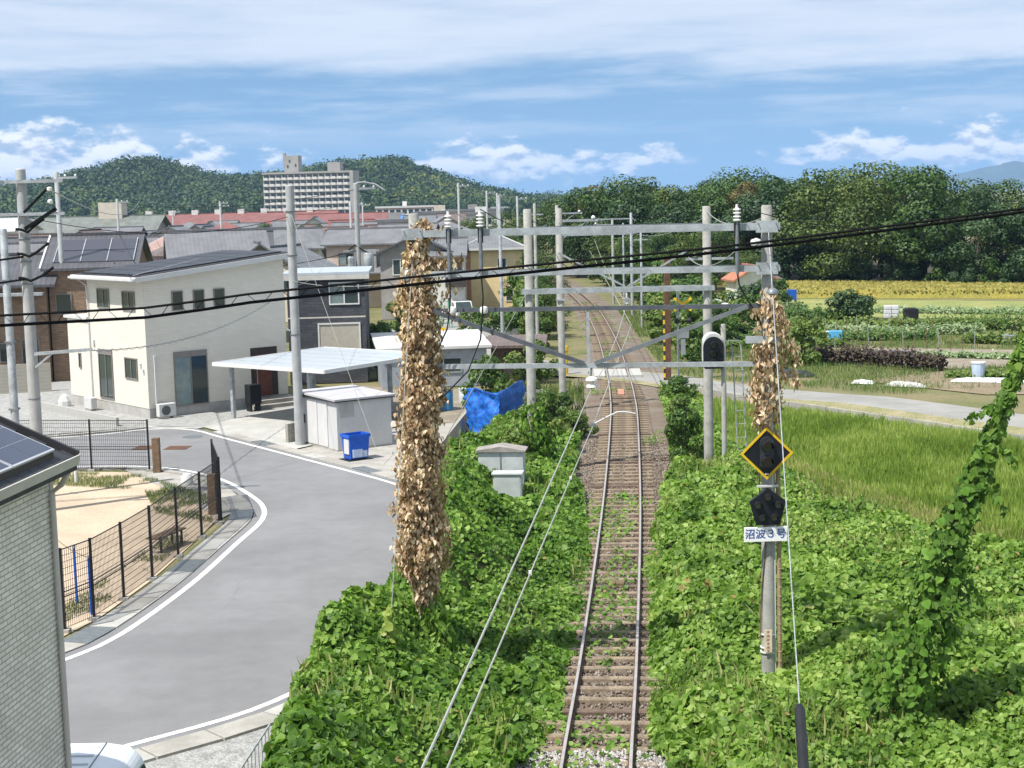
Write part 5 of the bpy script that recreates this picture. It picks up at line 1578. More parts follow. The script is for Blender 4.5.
for (a_, b_) in ((1.37, 1.93), (2.45, 3.02), (3.50, 4.08)):
    window(wh, 'S', 0.0, a_, b_, 4.80, 5.70, split=False)
window(wh, 'S', 0.0, 1.31, 3.01, .42, 2.93, curtain=True, shutter=.22)
window(wh, 'W', 0.0, 3.48, 4.76, 4.87, 5.79); window(wh, 'W', 0.0, .86, 2.13, 4.84, 5.73)
window(wh, 'W', 0.0, 3.5, 4.97, .58, 2.92, shutter=.2); window(wh, 'W', 0.0, .95, 2.2, 1.70, 2.68)
window(wh, 'W', 0.003, 6.94, 7.2, 1.85, 2.58, split=False)
# entrance: flat panel with the recess's shade painted in, wooden door, steps
mb = MB(); mb.box(5.31, 6.75, -.02, .02, .46, 2.78); mb.build('entrance_shade_panel', mat('recess_shade', (0.05, 0.04, 0.035), .8), wh)
d_ = MB().box(5.5, 6.4, -.05, -.022, .46, 2.45).build('door', mat('red_brown_door', (0.13, 0.045, 0.028), .5, .2, 5), wh)
MB().box(5.58, 5.61, -.10, -.055, 1.0, 1.9).build('handle', m_galv, d_)
for k, zz in enumerate((.36, .18)):
    MB().box(5.0 - .3 * k, 7.3, -.9 - .35 * k, 0.0 - .0 * k if k == 0 else -.9, 0.0, zz).build('step', m_conc, wh)
for (z, y) in ((2.35, .55), (2.1, .3)):
    MB().box(-.09, 0.0, y, y + .12, z, z + .14).build('vent', m_frame_w, wh)
MB().box(-.10, .0, 5.3, 5.5, 3.1, 3.3).build('vent', m_frame_w, wh)
MB().box(-.004, 0.010, -.004, .01, .46, 6.2).build('corner_trim', m_trim, wh)


def wpt(x, y, z=0.0):
    c, s = math.cos(math.radians(39.7)), math.sin(math.radians(39.7))
    return (-16.4 + x * c - y * s, 69.0 + x * s + y * c, z)


t = thing('air_conditioner', 'white outdoor air conditioner unit at the foot of the cream house', 'air conditioner', wpt(.62, -.4), math.radians(39.7))
bevel(MB().box(-.42, .42, -.16, .16, .1, .68).build('case', m_white, t), .02)
mb = MB(); mb.extr([(.22 * math.cos(q) - .08, .38 + .22 * math.sin(q)) for q in np.linspace(0, 6.283, 20)[:-1]], 'y', -.175, -.161); mb.build('fan_grille', mat('fan_dark', (0.10, 0.10, 0.10), .5), t)
for dx in (-.3, .3):
    MB().box(dx - .05, dx + .05, -.18, .18, 0, .1).build('foot', m_conc, t)
t = thing('pipe_cover', 'white pipe cover running up the wall above the air conditioner', 'pipe', wpt(.36, -.05), math.radians(39.7))
MB().box(-.05, .05, -.05, .045, .6, 2.7).build('duct', m_white, t); MB().box(-.06, .06, -.06, .045, 2.71, 2.85).build('elbow', m_white, t)
t = thing('parcel_box', 'black letter and parcel box on legs beside the entrance steps', 'letter box', wpt(4.55, -1.4), math.radians(39.7))
bevel(MB().box(-.3, .3, -.25, .25, .35, 1.25).build('body', m_black, t), .02)
for dx in (-.22, .22):
    MB().box(dx - .04, dx + .04, -.2, .2, 0, .35).build('leg', m_black, t)
t = thing('air_conditioner', 'small outdoor unit in front of the tall glazed door of the cream house', 'air conditioner', wpt(-.5, 5.1), math.radians(39.7 + 90))
bevel(MB().box(-.4, .4, -.15, .15, .08, .62).build('case', m_white, t), .02); MB().box(-.3, .3, -.14, .14, 0, .08).build('foot', m_conc, t)
t = thing('water_heater', 'pale covered heap beside the outdoor unit of the cream house', 'equipment', wpt(-.7, 7.6), math.radians(39.7))
mb = MB(); mb.lathe([(.35, 0), (.33, .25), (.2, .5), (.05, .6)], 8); mb.build('cover', m_white, t)

# ---- carport
CP = [(-13.3, 68.2), (-9.47, 62.3), (-5.25, 68.0), (-8.98, 73.6)]
o_ = np.array(CP[0]); e1 = np.array(CP[1]) - o_; e2 = np.array(CP[3]) - o_
cp_rot = math.atan2(e2[1], e2[0]); Lx = float(np.linalg.norm(e2)); Ly = float(np.linalg.norm(e1))
cp = thing('carport', 'open carport with thin flat pale roof on slim steel posts', 'carport', (CP[0][0], CP[0][1], 0), cp_rot)
m_cpr = mat('carport_sheet', (0.40, 0.44, 0.485), .35, .05, 2)
mb = MB(); mb.extr([(0, 2.50), (Lx, 2.58), (Lx, 2.64), (0, 2.56)], 'y', -Ly, 0.0); roof = mb.build('roof', m_cpr, cp)
mb = MB(); mb.bar((0, 0, 2.50), (Lx, 0, 2.58), .07, .16); mb.bar((0, -Ly, 2.5), (Lx, -Ly, 2.58), .07, .16); mb.bar((-.0, 0, 2.5), (0, -Ly, 2.5), .07, .16); mb.bar((Lx, 0, 2.58), (Lx, -Ly, 2.58), .07, .16); mb.build('fascia', m_frame_w, cp)
for k in range(1, 6):
    MB().bar((Lx * k / 6, -.04, 2.563 + .08 * k / 6), (Lx * k / 6, -Ly + .04, 2.563 + .08 * k / 6), .035, .012).build('roof_seam', m_galv, cp)
for k in range(1, 8):
    MB().bar((Lx * k / 8, -.05, 2.51 + .01 * k), (Lx * k / 8, -Ly + .05, 2.51 + .01 * k), .04, .05).build('rafter', m_galv, cp)
for (x, y) in ((.7, -.45), (5.7, -.45), (.7, -5.4), (5.7, -5.4)):
    MB().box(x - .08, x + .08, y - .08, y + .08, 0, 2.5).build('post', m_galv, cp)
# block wall at the carport corner
m_block = mat('concrete_block', (0.36, 0.34, 0.29), .9, .2, 2, bump=.2, bscale=20, fine=.15)
def block_wall(name, label, a, b, rows, bl=.39, bh=.19, th=.12, z0=0.0, m=None):
    a = Vector((*a, 0)); b = Vector((*b, 0)); n = max(1, round((b - a).length / bl)); t = thing(name, label, 'wall', (a.x, a.y, z0), math.atan2(b.y - a.y, b.x - a.x))
    L_ = (b - a).length / n
    me = MB().box(.004, L_ - .004, -th / 2, th / 2, .004, bh - .004).mesh('block'); me.materials.append(m or m_block)
    for r in range(rows):
        for k in range(n):
            link('block', me, None, t, (k * L_, random.uniform(-.003, .003), r * bh))
    MB().box(.01, L_ * n - .01, -th / 2 + .008, th / 2 - .008, 0, rows * bh - .01).build('mortar', m_found, t)
    return t
block_wall('block_wall', 'short concrete block wall between the carport and the grey shed', (-9.05, 60.9), (-7.7, 63.4), 4)
block_wall('block_wall', 'low concrete block retaining wall between shed yard and kudzu', (-2.75, 55.0), (-1.75, 66.5), 4, z0=-.1)
block_wall('block_wall', 'grey block wall along the raised forecourt behind the utility poles', (-29, 79.5), (-24.3, 80.8), 8)
block_wall('block_wall', 'pale kerb wall edging the gravel forecourt near the street', (-22.8, 73.4), (-17.3, 66.8), 2, bl=.6, bh=.2, m=m_conc_pale)

# ---- grey storage shed
SH = [(-8.17, 61.5), (-6.73, 58.35), (-4.75, 59.7)]
sr = math.atan2(SH[2][1] - SH[1][1], SH[2][0] - SH[1][0])
m_shed = rib_mat('shed_sheet', (0.50, 0.50, 0.50), 0, .11, .55, .25, .05, 0, .008)
sh = thing('storage_shed', 'light grey metal storage shed with shallow white roof by the street', 'shed', (-6.73, 58.35, 0), sr)
MB().box(0, 2.4, 0, 3.2, .05, 1.92).build('wall', m_shed, sh)
MB().box(-.03, 2.43, -.03, 3.23, 0, .06).build('base', m_conc, sh)
mb = MB(); mb.extr([(-.12, 1.95), (3.35, 2.02), (3.35, 2.09), (-.12, 2.02)], 'x', -.14, 2.55); mb.build('roof', mat('shed_roof', (0.43, 0.42, 0.43), .5, .06, 2), sh)
MB().box(-.12, 2.53, -.10, 3.33, 1.90, 1.949).build('roof_edge', mat('shed_edge', (0.05, 0.05, 0.06), .5), sh)
for k, (a_, b_) in enumerate(((.75, 1.55), (1.57, 2.4), (2.42, 3.1))):
    d_ = MB().box(-.03 - .012 * (k % 2), -.002, a_, b_, .1, 1.86).build('door', mat('shed_door', (0.55, 0.545, 0.54), .5, .05, 2), sh)
    if k == 2:
        MB().box(-.07, -.045, 2.62, 2.68, .85, 1.2).build('handle', m_black, d_)
MB().box(-.008, -.001, 2.0, 2.36, 1.1, 1.6).build('notice', m_white, sh)
MB().box(.12, .75, -.012, -.001, 1.28, 1.82).build('vent_panel', m_found, sh)

# ---- blue recycling bin
m_blue = mat('blue_plastic', (0.015, 0.10, 0.52), .4, .12, 4)
b_ = thing('recycling_bin', 'blue open-topped plastic collection bin in front of the grey shed', 'bin', (-5.86, 56.5, 0), sr)
mb = MB()
def taper(z, g): return [(-.42 * g, -.32 * g, z), (.42 * g, -.32 * g, z), (.42 * g, .32 * g, z), (-.42 * g, .32 * g, z)]
v_ = taper(.06, .86) + taper(.95, 1.0) + taper(.95, .94) + taper(.10, .80)
mb.add(v_, [(3, 2, 1, 0)] + [(i, (i + 1) % 4, 4 + (i + 1) % 4, 4 + i) for i in range(4)] + [(4 + i, 4 + (i + 1) % 4, 8 + (i + 1) % 4, 8 + i) for i in range(4)] + [(8 + i, 8 + (i + 1) % 4, 12 + (i + 1) % 4, 12 + i) for i in range(4)] + [(12, 13, 14, 15)])
mb.build('body', m_blue, b_)
mb = MB(); 
for a_, c_ in (((-.46, -.36), (.46, -.33)), ((-.46, .33), (.46, .36)), ((-.46, -.33), (-.43, .33)), ((.43, -.33), (.46, .33))):
    mb.box(a_[0], c_[0], a_[1], c_[1], .86, .97)
mb.build('rim', m_blue, b_)
MB().box(-.425, -.40, -.25, .12, .25, .80).build('notice', m_white, b_)
mb = MB(); mb.box(-.30, .1, -.345, -.305, .12, .42); mb.box(.12, .3, -.345, -.305, .12, .36); mb.build('bag', mat('pale_bag', (0.45, 0.55, 0.75), .5, .2, 9), b_)
for (x, y) in ((-.28, -.2), (.28, -.2), (-.28, .2), (.28, .2)):
    MB().tube([(x - .02, y, .04), (x + .02, y, .04)], .04, 8).build('castor', m_black, b_)
MB().box(-.52, .5, -.42, .4, 0.014, .03).build('mat', m_black, b_)  # black sheet under the bin standing in for its shadow

# ---- mesh fence round the sand lot
m_fence = mat('black_fence', (0.012, 0.012, 0.014), .5, .1, 5)
def mesh_fence(name, label, pts, h, vs=.075, hs=.15, r=.006, rail=True):
    t = thing(name, label, 'fence', (pts[0][0], pts[0][1], 0))
    o0 = Vector((pts[0][0], pts[0][1], 0))
    for p in pts:
        q = Vector((p[0], p[1], 0)) - o0
        MB().box(q.x - .03, q.x + .03, q.y - .03, q.y + .03, 0.0, h + .04).build('post', m_fence, t)
        MB().box(q.x - .12, q.x + .12, q.y - .12, q.y + .12, -.05, .06).build('footing', m_conc, t)
    for p, q in zip(pts[:-1], pts[1:]):
        a = Vector((p[0], p[1], 0)) - o0; b = Vector((q[0], q[1], 0)) - o0; Ln = (b - a).length; mb = MB()
        for i in range(1, int(Ln / vs)):
            c = a.lerp(b, i * vs / Ln); mb.bar((c.x, c.y, .06), (c.x, c.y, h), r * 1.4)
        z = .08
        while z < h:
            mb.bar((a.x, a.y, z), (b.x, b.y, z), r * 1.6); z += hs
        if rail:
            for z in (h, h * .48, h * .42):
                mb.bar((a.x, a.y, z), (b.x, b.y, z), .022)
        mb.build('mesh_panel', m_fence, t)
    return t
mesh_fence('mesh_fence', 'black mesh fence along the street edge of the sand lot', [(-10.22, 33.85), (-9.82, 34.85), (-9.56, 36.6), (-9.33, 38.6), (-9.2, 41.1), (-9.03, 43.5), (-8.9, 45.5)], 1.88)
mesh_fence('mesh_fence', 'dark mesh panel at the street corner of the sand lot, seen nearly edge on', [(-8.86, 45.62), (-9.75, 49.2)], 1.95, vs=.05, hs=.05)
mesh_fence('mesh_fence', 'black mesh fence on the far side of the sand lot by the side street', [(-19.8, 56.2), (-17.6, 55.85), (-15.4, 55.45), (-13.2, 55.05)], 1.85)
for (x, y, lab) in ((-12.85, 54.75, 'square brown wooden post at the end of the far fence'), (-9.35, 46.9, 'square brown wooden post beside the edge-on mesh panel')):
    o = bevel(MB().box(-.13, .13, -.13, .13, 0, 1.25).build('wooden_post', m_wood, None, (x, y, 0)), .015); tag(o, lab, 'post')
for (x, y, lab) in ((-10.65, 36.4, 'blue stake nearer the brick house in the sand lot'), (-10.0, 35.3, 'blue stake beside the second fence post')):
    t = thing('blue_stake', lab, 'stake', (x, y, 0)); MB().tube([(0, 0, 0), (0, 0, 1.35)], .035, 8).build('shaft', m_blue, t); MB().tube([(0, 0, 1.351), (0, 0, 1.42)], .045, 8).build('cap', m_galv, t)
o = sagwire('rope', 'thin rope sagging between the blue stakes', (-11.8, 38.2, 1.4), (-10.0, 35.3, 1.36), .1, .01, m_wood, 8, cat='rope')
o = MB().tube([(0, 0, 0), (.0, 0, .72), (0, 0, .8)], [.06, .06, .03], 10).build('marker_post', m_white, None, (-15.2, 52.7, 0)); tag(o, 'short white marker post in the grass of the sand lot', 'post')
mb = MB(); mb.lathe([(.22, 0), (.2, .3), (.13, .4), (.03, .42)], 12); mb.smooth = True
o = mb.build('standpipe', m_white, None, (-11.2, 52.0, 0)); tag(o, 'squat white capped standpipe on the corner pavement', 'standpipe')
t = thing('park_bench', 'small backless brown bench behind the fence at the lot corner', 'bench', (-9.75, 42.2, 0), 1.25)
for k in range(4):
    MB().box(-.75, .75, -.2 + k * .1, -.11 + k * .1, .40, .44).build('slat', m_wood, t)
for dx in (-.55, .55):
    mb = MB(); mb.box(dx - .03, dx + .03, -.18, -.13, 0, .4); mb.box(dx - .03, dx + .03, .13, .18, 0, .4); mb.box(dx - .03, dx + .03, -.18, .18, .36, .395); mb.build('leg', m_black, t)
for k, (x, y) in enumerate(((-14.6, 60.6), (-13.3, 60.3))):
    o = MB().box(-.45, .45, -.45, .45, 0.004, .012).build('drain_cover', m_rust, None, (x, y, 0), -.1); tag(o, ('brown drain cover in the side street, left one of two', 'brown drain cover in the side street, right one of two')[k], 'drain cover')
o = MB().lathe([(.42, .003), (.42, .012)], 16).build('manhole_cover', m_grate, None, (-13.3, 63.2, 0)); tag(o, 'dark round manhole cover on the road by the cream house', 'manhole cover')
# handrail half buried in the kudzu
t = thing('hand_rail', 'short grey metal handrail half buried in kudzu beside the gravel', 'railing', (-4.36, 22.7, 0), 1.42)
MB().tube([(0, 0, .78), (1.7, 0, .98)], .02, 6).build('top_rail', m_galv, t)
for k in range(10):
    MB().tube([(k * .18, 0, 0), (k * .18, 0, .78 + k * .021)], .009, 5).build('baluster', m_galv, t)

# ---- white van at the bottom left
m_vanw = mat('van_paint', (0.70, 0.73, 0.77), .22, .03, 2, spec=.6)
van = thing('parked_van', 'white van roof showing past the corner of the brick house', 'van', (-5.2, 20.55, 0), 0.02)
prof_ = [(0.02, .45), (.06, .9), (-.02, 1.05), (-.20, 1.62), (-.36, 1.80), (-.7, 1.86), (-2.2, 1.88), (-2.9, 1.80), (-3.35, 1.25), (-3.9, 1.05), (-4.05, .8), (-4.02, .35), (-.02, .30)]
mb = MB(); mb.extr([(p[0], p[1]) for p in prof_], 'y', -.78, .78); body = bevel(mb.build('body', m_vanw, van), .09, 3, .4)
for k in range(4):
    MB().box(-2.4, -.75, -.5 + k * .33, -.46 + k * .33, 1.868, 1.888).build('roof_rib', m_vanw, body)
mb = MB(); mb.box(-.70, -.69, -.7, .7, 1.862, 1.876); mb.build('roof_seam', m_galv_dark, body)
mb = MB(); mb.add([(.0, -.62, 1.08), (.0, .62, 1.08), (-.165, .58, 1.58), (-.165, -.58, 1.58)], [(0, 1, 2, 3)]); mb.add([(.012, -.62, 1.08), (.012, .62, 1.08), (-.153, .58, 1.58), (-.153, -.58, 1.58)], [(0, 1, 2, 3)]); mb.build('rear_window', m_pane, van)
for sg in (-1, 1):
    mb = MB(); mb.add([(-.45, sg * .786, 1.1), (-2.6, sg * .786, 1.1), (-2.45, sg * .775, 1.6), (-.55, sg * .775, 1.6)], [(0, 1, 2, 3)]); mb.build('side_window', m_pane, van)
    MB().box(.03, .07, sg * .68 - .08, sg * .68 + .08, .75, 1.05).build('tail_lamp', mat('red_lamp', (0.35, 0.01, 0.01), .2), van)
    for x in (-.75, -3.2):
        mb = MB(); mb.tube([(x, sg * .80, .29), (x, sg * .62, .29)], .29, 18); w_ = mb.build('tyre', m_black, van)
        MB().tube([(x, sg * .806, .29), (x, sg * .801, .29)], .17, 14).build('rim', m_galv, w_)
mb = MB(); mb.box(-4.1, -3.9, -.72, .72, .3, .52); mb.build('bumper', m_vanw, van)

# ---- utility poles on the left
m_pole_l = mat('pale_concrete_pole', (0.36, 0.37, 0.37), .75, .12, 2.5, bump=.1, bscale=30, fine=.12)
t = thing('utility_pole', 'thick pale concrete utility pole with crossarms at the left edge', 'utility pole', (-15.0, 48, 0))
pole_mesh(10.75, .20, .155).build('shaft', m_pole_l, t)
for z in (10.35, 9.35):
    MB().box(-1.6, 1.35, -.25, -.16, z - .05, z + .05).build('cross_arm', m_galv, t)
MB().bar((.15, -.2, 5.02), (1.95, -.2, 5.12), .08, .10).build('bracket_arm', m_galv, t); MB().bar((.15, -.2, 4.6), (.7, -.2, 5.02), .05, .06).build('bracket_brace', m_galv, t)
mb = MB(); mb.bar((.1, -.22, 9.4), (.95, -.22, 10.2), .07, .07); mb.bar((.1, -.22, 8.9), (1.1, -.22, 9.5), .10, .10); mb.build('cable_bundle', m_cable, t)
for (x, z) in ((.95, 10.1), (.95, 9.72), (-.6, 10.5)):
    mb = MB(); mb.lathe([(.03, -.06), (.08, -.03), (.08, .04), (.03, .07)], 10, (x, -.3, z)); mb.build('insulator', m_ins, t)
for z in (8.6, 7.9, 7.2, 6.0, 3.6):
    mb = MB(); mb.lathe([(.19, z - .03), (.2, z), (.19, z + .03)], 12); mb.build('band', m_galv_dark, t)
mb = MB()
rq = random.Random(2)
for k in range(3):
    z = 8.9 - k * .75; sg_ = .35 + .1 * (k % 3); mb.tube([(-.18, -.2, z), (.0, -.27, z - .02), (.2, -.26, z - .1), (sg_, -.22, z + .05), (sg_ + .35, -.2, z + .3)], .045, 6)
mb.build('wiring', m_cable, t)
t = thing('utility_pole', 'slimmer grey steel pole just left of the thick utility pole', 'utility pole', (-16.3, 50, 0))
pole_mesh(8.9, .14, .12).build('shaft', m_galv, t)
for z in (3.0, 5.2, 7.2):
    MB().box(-.15, .15, -.15, .15, z, z + .06).build('band', m_galv_dark, t)
for y_, z_, s_, lab in ((48, 8.05, .5, 'upper cable running left from the thick utility pole'), (48, 7.35, .5, 'lower cable running left from the thick utility pole')):
    sagwire('utility_cable', lab, (-15.0, y_ - .2, z_), (-32, 44, z_ - .2), s_, .035, m_cable)
sagwire('utility_cable', 'thin line from the left utility pole over the roofs to the far hill', (-14.1, 47.8, 10.1), (-45, 190, 10.5), 1.2, .022, m_wire)
sagwire('utility_cable', 'cable from the left utility pole over the street to the white pole', (-15.0, 47.8, 9.3), (-8.5, 60.3, 9.0), .6, .012, m_cable)
# spiral hanger cable to the cream house
sp = wpt(6.6, -.1, 5.0); a_ = Vector((-13.05, 47.8, 5.08)); b_2 = Vector(sp)
t = thing('service_cable', 'spiral-wrapped service cable swooping from pole bracket to the cream house', 'cable', tuple(a_))
pts = []
for i in range(31):
    u = i / 30; p = a_.lerp(b_2, u) - a_; p.z -= .55 * 4 * u * (1 - u); pts.append(p)
MB().tube(pts, .014, 5).build('cable', m_galv_dark, t)
pts2 = []
for i in range(260):
    u = i / 259; p = a_.lerp(b_2, u) - a_; p.z -= .55 * 4 * u * (1 - u); q = u * 2 * math.pi * 30
    pts2.append(p + Vector((.05 * math.cos(q), 0, .05 * math.sin(q))))
MB().tube(pts2, .008, 4).build('spiral', m_galv_dark, t)
t = thing('utility_pole', 'tall bare white pole beside the carport and grey shed', 'utility pole', (-8.45, 60.3, 0))
pole_mesh(10.2, .19, .165).build('shaft', m_pole_l, t)
for z in (4.4, 7.5, 9.2):
    mb = MB(); mb.lathe([(.2, z - .03), (.21, z), (.2, z + .03)], 12); mb.build('band', m_galv_dark, t)
MB().bar((-.2, -.1, 4.55), (-.55, -.1, 4.8), .05, .05).build('bracket', m_galv, t)
for k, (p, q) in enumerate((((-8.45, 60.2, 9.2), (-4.9, 55, 0.4)), ((-8.45, 60.2, 6.5), (-1.8, 29.6, 7.9)), ((-8.45, 60.2, 6.3), (-9.5, 82, 6.6)))):
    sagwire('stay_wire', ('thin stay wire from the white pole down to the shed yard', 'thin line from the white pole to the near portal', 'thin line from the white pole to the dark house')[k], p, q, .15 * k, .009, m_wire)


# ---- general houses
m_kawara = rib_mat('grey_kawara', (0.15, 0.155, 0.165), 0, .28, .45, .5, .18)
m_kawara_d = rib_mat('dark_kawara', (0.085, 0.085, 0.095), 0, .28, .45, .5, .18)
m_kawara_b = rib_mat('brown_tile', (0.14, 0.105, 0.095), 0, .28, .5, .5, .18)
m_kawara_p = rib_mat('pale_slate', (0.155, 0.157, 0.168), 0, .3, .5, .4, .15)
m_red_roof = rib_mat('red_sheet_roof', (0.20, 0.085, 0.075), 0, .5, .5, .35, .18)
m_tan_roof = rib_mat('tan_tile', (0.36, 0.25, 0.215), 0, .28, .6, .4, .1)
m_green_roof = rib_mat('green_copper_roof', (0.15, 0.165, 0.15), 0, .5, .5, .3, .2)
m_blue_roof = rib_mat('blue_sheet_roof', (0.07, 0.22, 0.52), 0, .5, .5, .3, .1)
m_wall_c = mat('cream_wall', (0.56, 0.50, 0.41), .85, .1, 1.5)
m_wall_w = mat('white_wall', (0.64, 0.63, 0.60), .85, .1, 1.5)
m_wall_g = mat('grey_wall', (0.30, 0.285, 0.27), .85, .15, 1.5)
m_wall_y = mat('yellow_wall', (0.74, 0.58, 0.32), .85, .08, 1.5)
m_wall_p = mat('pink_wall', (0.55, 0.44, 0.37), .85, .1, 1.5)
m_brown_brick = brick_mat('brown_brick', (0.21, 0.14, 0.09), (0.30, 0.205, 0.14), (0.16, 0.125, 0.10), .3, .1, .85, .1, .3)
m_dark_tile = brick_mat('charcoal_tile', (0.055, 0.058, 0.068), (0.085, 0.088, 0.10), (0.04, 0.042, 0.05), .45, .15, .7, .06, .4)
m_eave = mat('dark_eave', (0.06, 0.05, 0.045), .7, .2, 3)


def roof_part(root, kind, ox, oy, w, d, h, rh, mr, ov, mw, th=.14):
    a, b = w / 2 + ov, d / 2 + ov
    if kind in ('gx', 'gy'):
        if kind == 'gx':
            k = rh / (d / 2); e = h - ov * k
            for sg in (-1, 1):
                mb = MB(); mb.extr([(oy + sg * b, e), (oy, h + rh), (oy, h + rh + th), (oy + sg * b, e + th)], 'x', ox - a, ox + a); mb.build('roof', mr, root)
            mb = MB(); mb.extr([(oy - d / 2, h), (oy + d / 2, h), (oy, h + rh - .01)], 'x', ox - w / 2, ox + w / 2); mb.build('gable', mw, root)
            MB().box(ox - a - .02, ox + a + .02, oy - .12, oy + .12, h + rh + th - .02, h + rh + th + .12).build('ridge_cap', mr, root)
        else:
            k = rh / (w / 2); e = h - ov * k
            for sg in (-1, 1):
                mb = MB(); mb.extr([(ox + sg * a, e), (ox, h + rh), (ox, h + rh + th), (ox + sg * a, e + th)], 'y', oy - b, oy + b); mb.build('roof', mr, root)
            mb = MB(); mb.extr([(ox - w / 2, h), (ox + w / 2, h), (ox, h + rh - .01)], 'y', oy - d / 2, oy + d / 2); mb.build('gable', mw, root)
            MB().box(ox - .12, ox + .12, oy - b - .02, oy + b + .02, h + rh + th - .02, h + rh + th + .12).build('ridge_cap', mr, root)
    elif kind == 'hip':
        r = max(0.0, (w - d) / 2) if w >= d else 0.0; s = max(0.0, (d - w) / 2)
        v = [(ox - a, oy - b, h), (ox + a, oy - b, h), (ox + a, oy + b, h), (ox - a, oy + b, h), (ox - a, oy - b, h + th), (ox + a, oy - b, h + th), (ox + a, oy + b, h + th), (ox - a, oy + b, h + th),
             (ox - max(r, .05), oy - s, h + rh), (ox + max(r, .05), oy - s, h + rh), (ox + max(r, .05), oy + s, h + rh), (ox - max(r, .05), oy + s, h + rh)]
        f = [(0, 3, 2, 1), (0, 1, 5, 4), (1, 2, 6, 5), (2, 3, 7, 6), (3, 0, 4, 7), (4, 5, 9, 8), (5, 6, 10, 9), (6, 7, 11, 10), (7, 4, 8, 11), (8, 9, 10, 11)]
        MB().add(v, f).build('roof', mr, root)
    elif kind == 'flat':
        MB().box(ox - a, ox + a, oy - b, oy + b, h, h + rh).build('roof', mr, root)
    elif kind == 'shed':
        mb = MB(); mb.extr([(oy - b, h), (oy + b, h + rh), (oy + b, h + rh + th), (oy - b, h + th)], 'x', ox - a, ox + a); mb.build('roof', mr, root)
        mb = MB(); mb.extr([(oy - d / 2, h), (oy + d / 2, h), (oy + d / 2, h + rh)], 'x', ox - w / 2, ox + w / 2); mb.build('gable', mw, root)


def house_parts(root, ox, oy, w, d, h, kind, rh, mw, mr, ov=.5, wins=(), fm=None):
    MB().box(ox - w / 2, ox + w / 2, oy - d / 2, oy + d / 2, 0, h - .003).build('wall', mw, root)
    roof_part(root, kind, ox, oy, w, d, h, rh, mr, ov, mw)
    for q in wins:
        face, u0, u1, z0, z1 = q[:5]
        pos = {'S': oy - d / 2, 'N': oy + d / 2, 'W': ox - w / 2, 'E': ox + w / 2}[face]
        off = ox if face in 'SN' else oy
        window(root, face, pos, off + u0, off + u1, z0, z1, fm or m_frame_w, split=(u1 - u0) > .9, fw_=.07, curtain=len(q) > 5)


def house(label, x, y, rot, w, d, h, kind, rh, mw, mr, ov=.5, wins=(), fm=None, group=None, name='house', cat='house'):
    t = thing(name, label, cat, (x, y, 0), rot, group)
    house_parts(t, 0, 0, w, d, h, kind, rh, mw, mr, ov, wins, fm)
    return t


# brown brick house with solar panels, behind the cream house
t = house('brown brick house with dark tiled solar roof behind the cream house', -23.7, 89.5, .12, 4.6, 7.5, 6.3, 'gx', 1.6, m_brown_brick, m_kawara_d, .35,
          [('S', -2.0, -1.1, 3.7, 4.9), ('S', -1.2, -.0, .6, 2.6), ('W', -1, .3, 3.8, 4.8)], m_frame_d, name='brick_house')
house_parts(t, -4.7, -1.4, 4.6, 5.6, 5.6, 'gx', 1.3, m_brown_brick, m_kawara_d, .6, [('S', -1.2, -.5, 3.6, 4.8), ('S', .8, 1.8, 1.0, 2.5), ('S', -.4, .5, 1.2, 2.3)], m_frame_d)
for k in range(3):
    for r in range(2):
        kx = -2.0 + k * 1.45; s0 = .75 + r * 1.4; kk = 1.6 / 3.75
        f_ = lambda yy: 6.3 + 1.6 - abs(yy) * kk + .2
        y0, y1 = -s0, -s0 - 1.3
        MB().add([(kx, y0, f_(y0)), (kx + 1.42, y0, f_(y0)), (kx + 1.42, y1, f_(y1)), (kx, y1, f_(y1)), (kx, y0, f_(y0) - .05), (kx + 1.42, y0, f_(y0) - .05), (kx + 1.42, y1, f_(y1) - .05), (kx, y1, f_(y1) - .05)],
                 [(0, 1, 2, 3), (4, 7, 6, 5), (0, 4, 5, 1), (1, 5, 6, 2), (2, 6, 7, 3), (3, 7, 4, 0)]).build('solar_panel', glass('dull_solar', (0.045, 0.045, 0.06), .3), t)
for k in range(4):
    MB().bar((-2.03 + k * 1.45, -.7, 6.3 + 1.6 - .7 * .427 + .22), (-2.03 + k * 1.45, -3.5, 6.3 + 1.6 - 3.5 * .427 + .22), .05, .04).build('panel_rail', m_galv, t)
MB().box(-6.9, -2.4, -5.4, -4.5, 4.9, 5.05).build('canopy', m_galv, t)
MB().bar((-2.68, -4.1, 6.25), (-2.68, 0.0, 8.0), .1, .2).build('verge_board', m_white, t)

# charcoal house right of the cream house
t = house('charcoal tiled two-storey house with flat pale roof behind the carport', -9.9, 84.6, .06, 4.1, 6.5, 5.75, 'flat', .13, m_dark_tile, mat('pale_roof_sheet', (0.38, 0.42, 0.47), .4, .05, 2), .25,
          [('S', .15, 1.75, 4.15, 5.35, 1)], m_frame_w)
window(t, 'S', -3.25, -.5, 1.75, 1.6, 3.2, m_frame_w, False, .08, mat('beige_shutter', (0.42, 0.39, 0.33), .7, .08, 4))
MB().box(-2.31, 2.31, -3.56, -3.5, 5.5, 5.74).build('gutter', m_trim, t)
MB().box(-2.04, 2.04, -3.256, -3.25, 3.46, 3.54).build('band', m_trim, t)

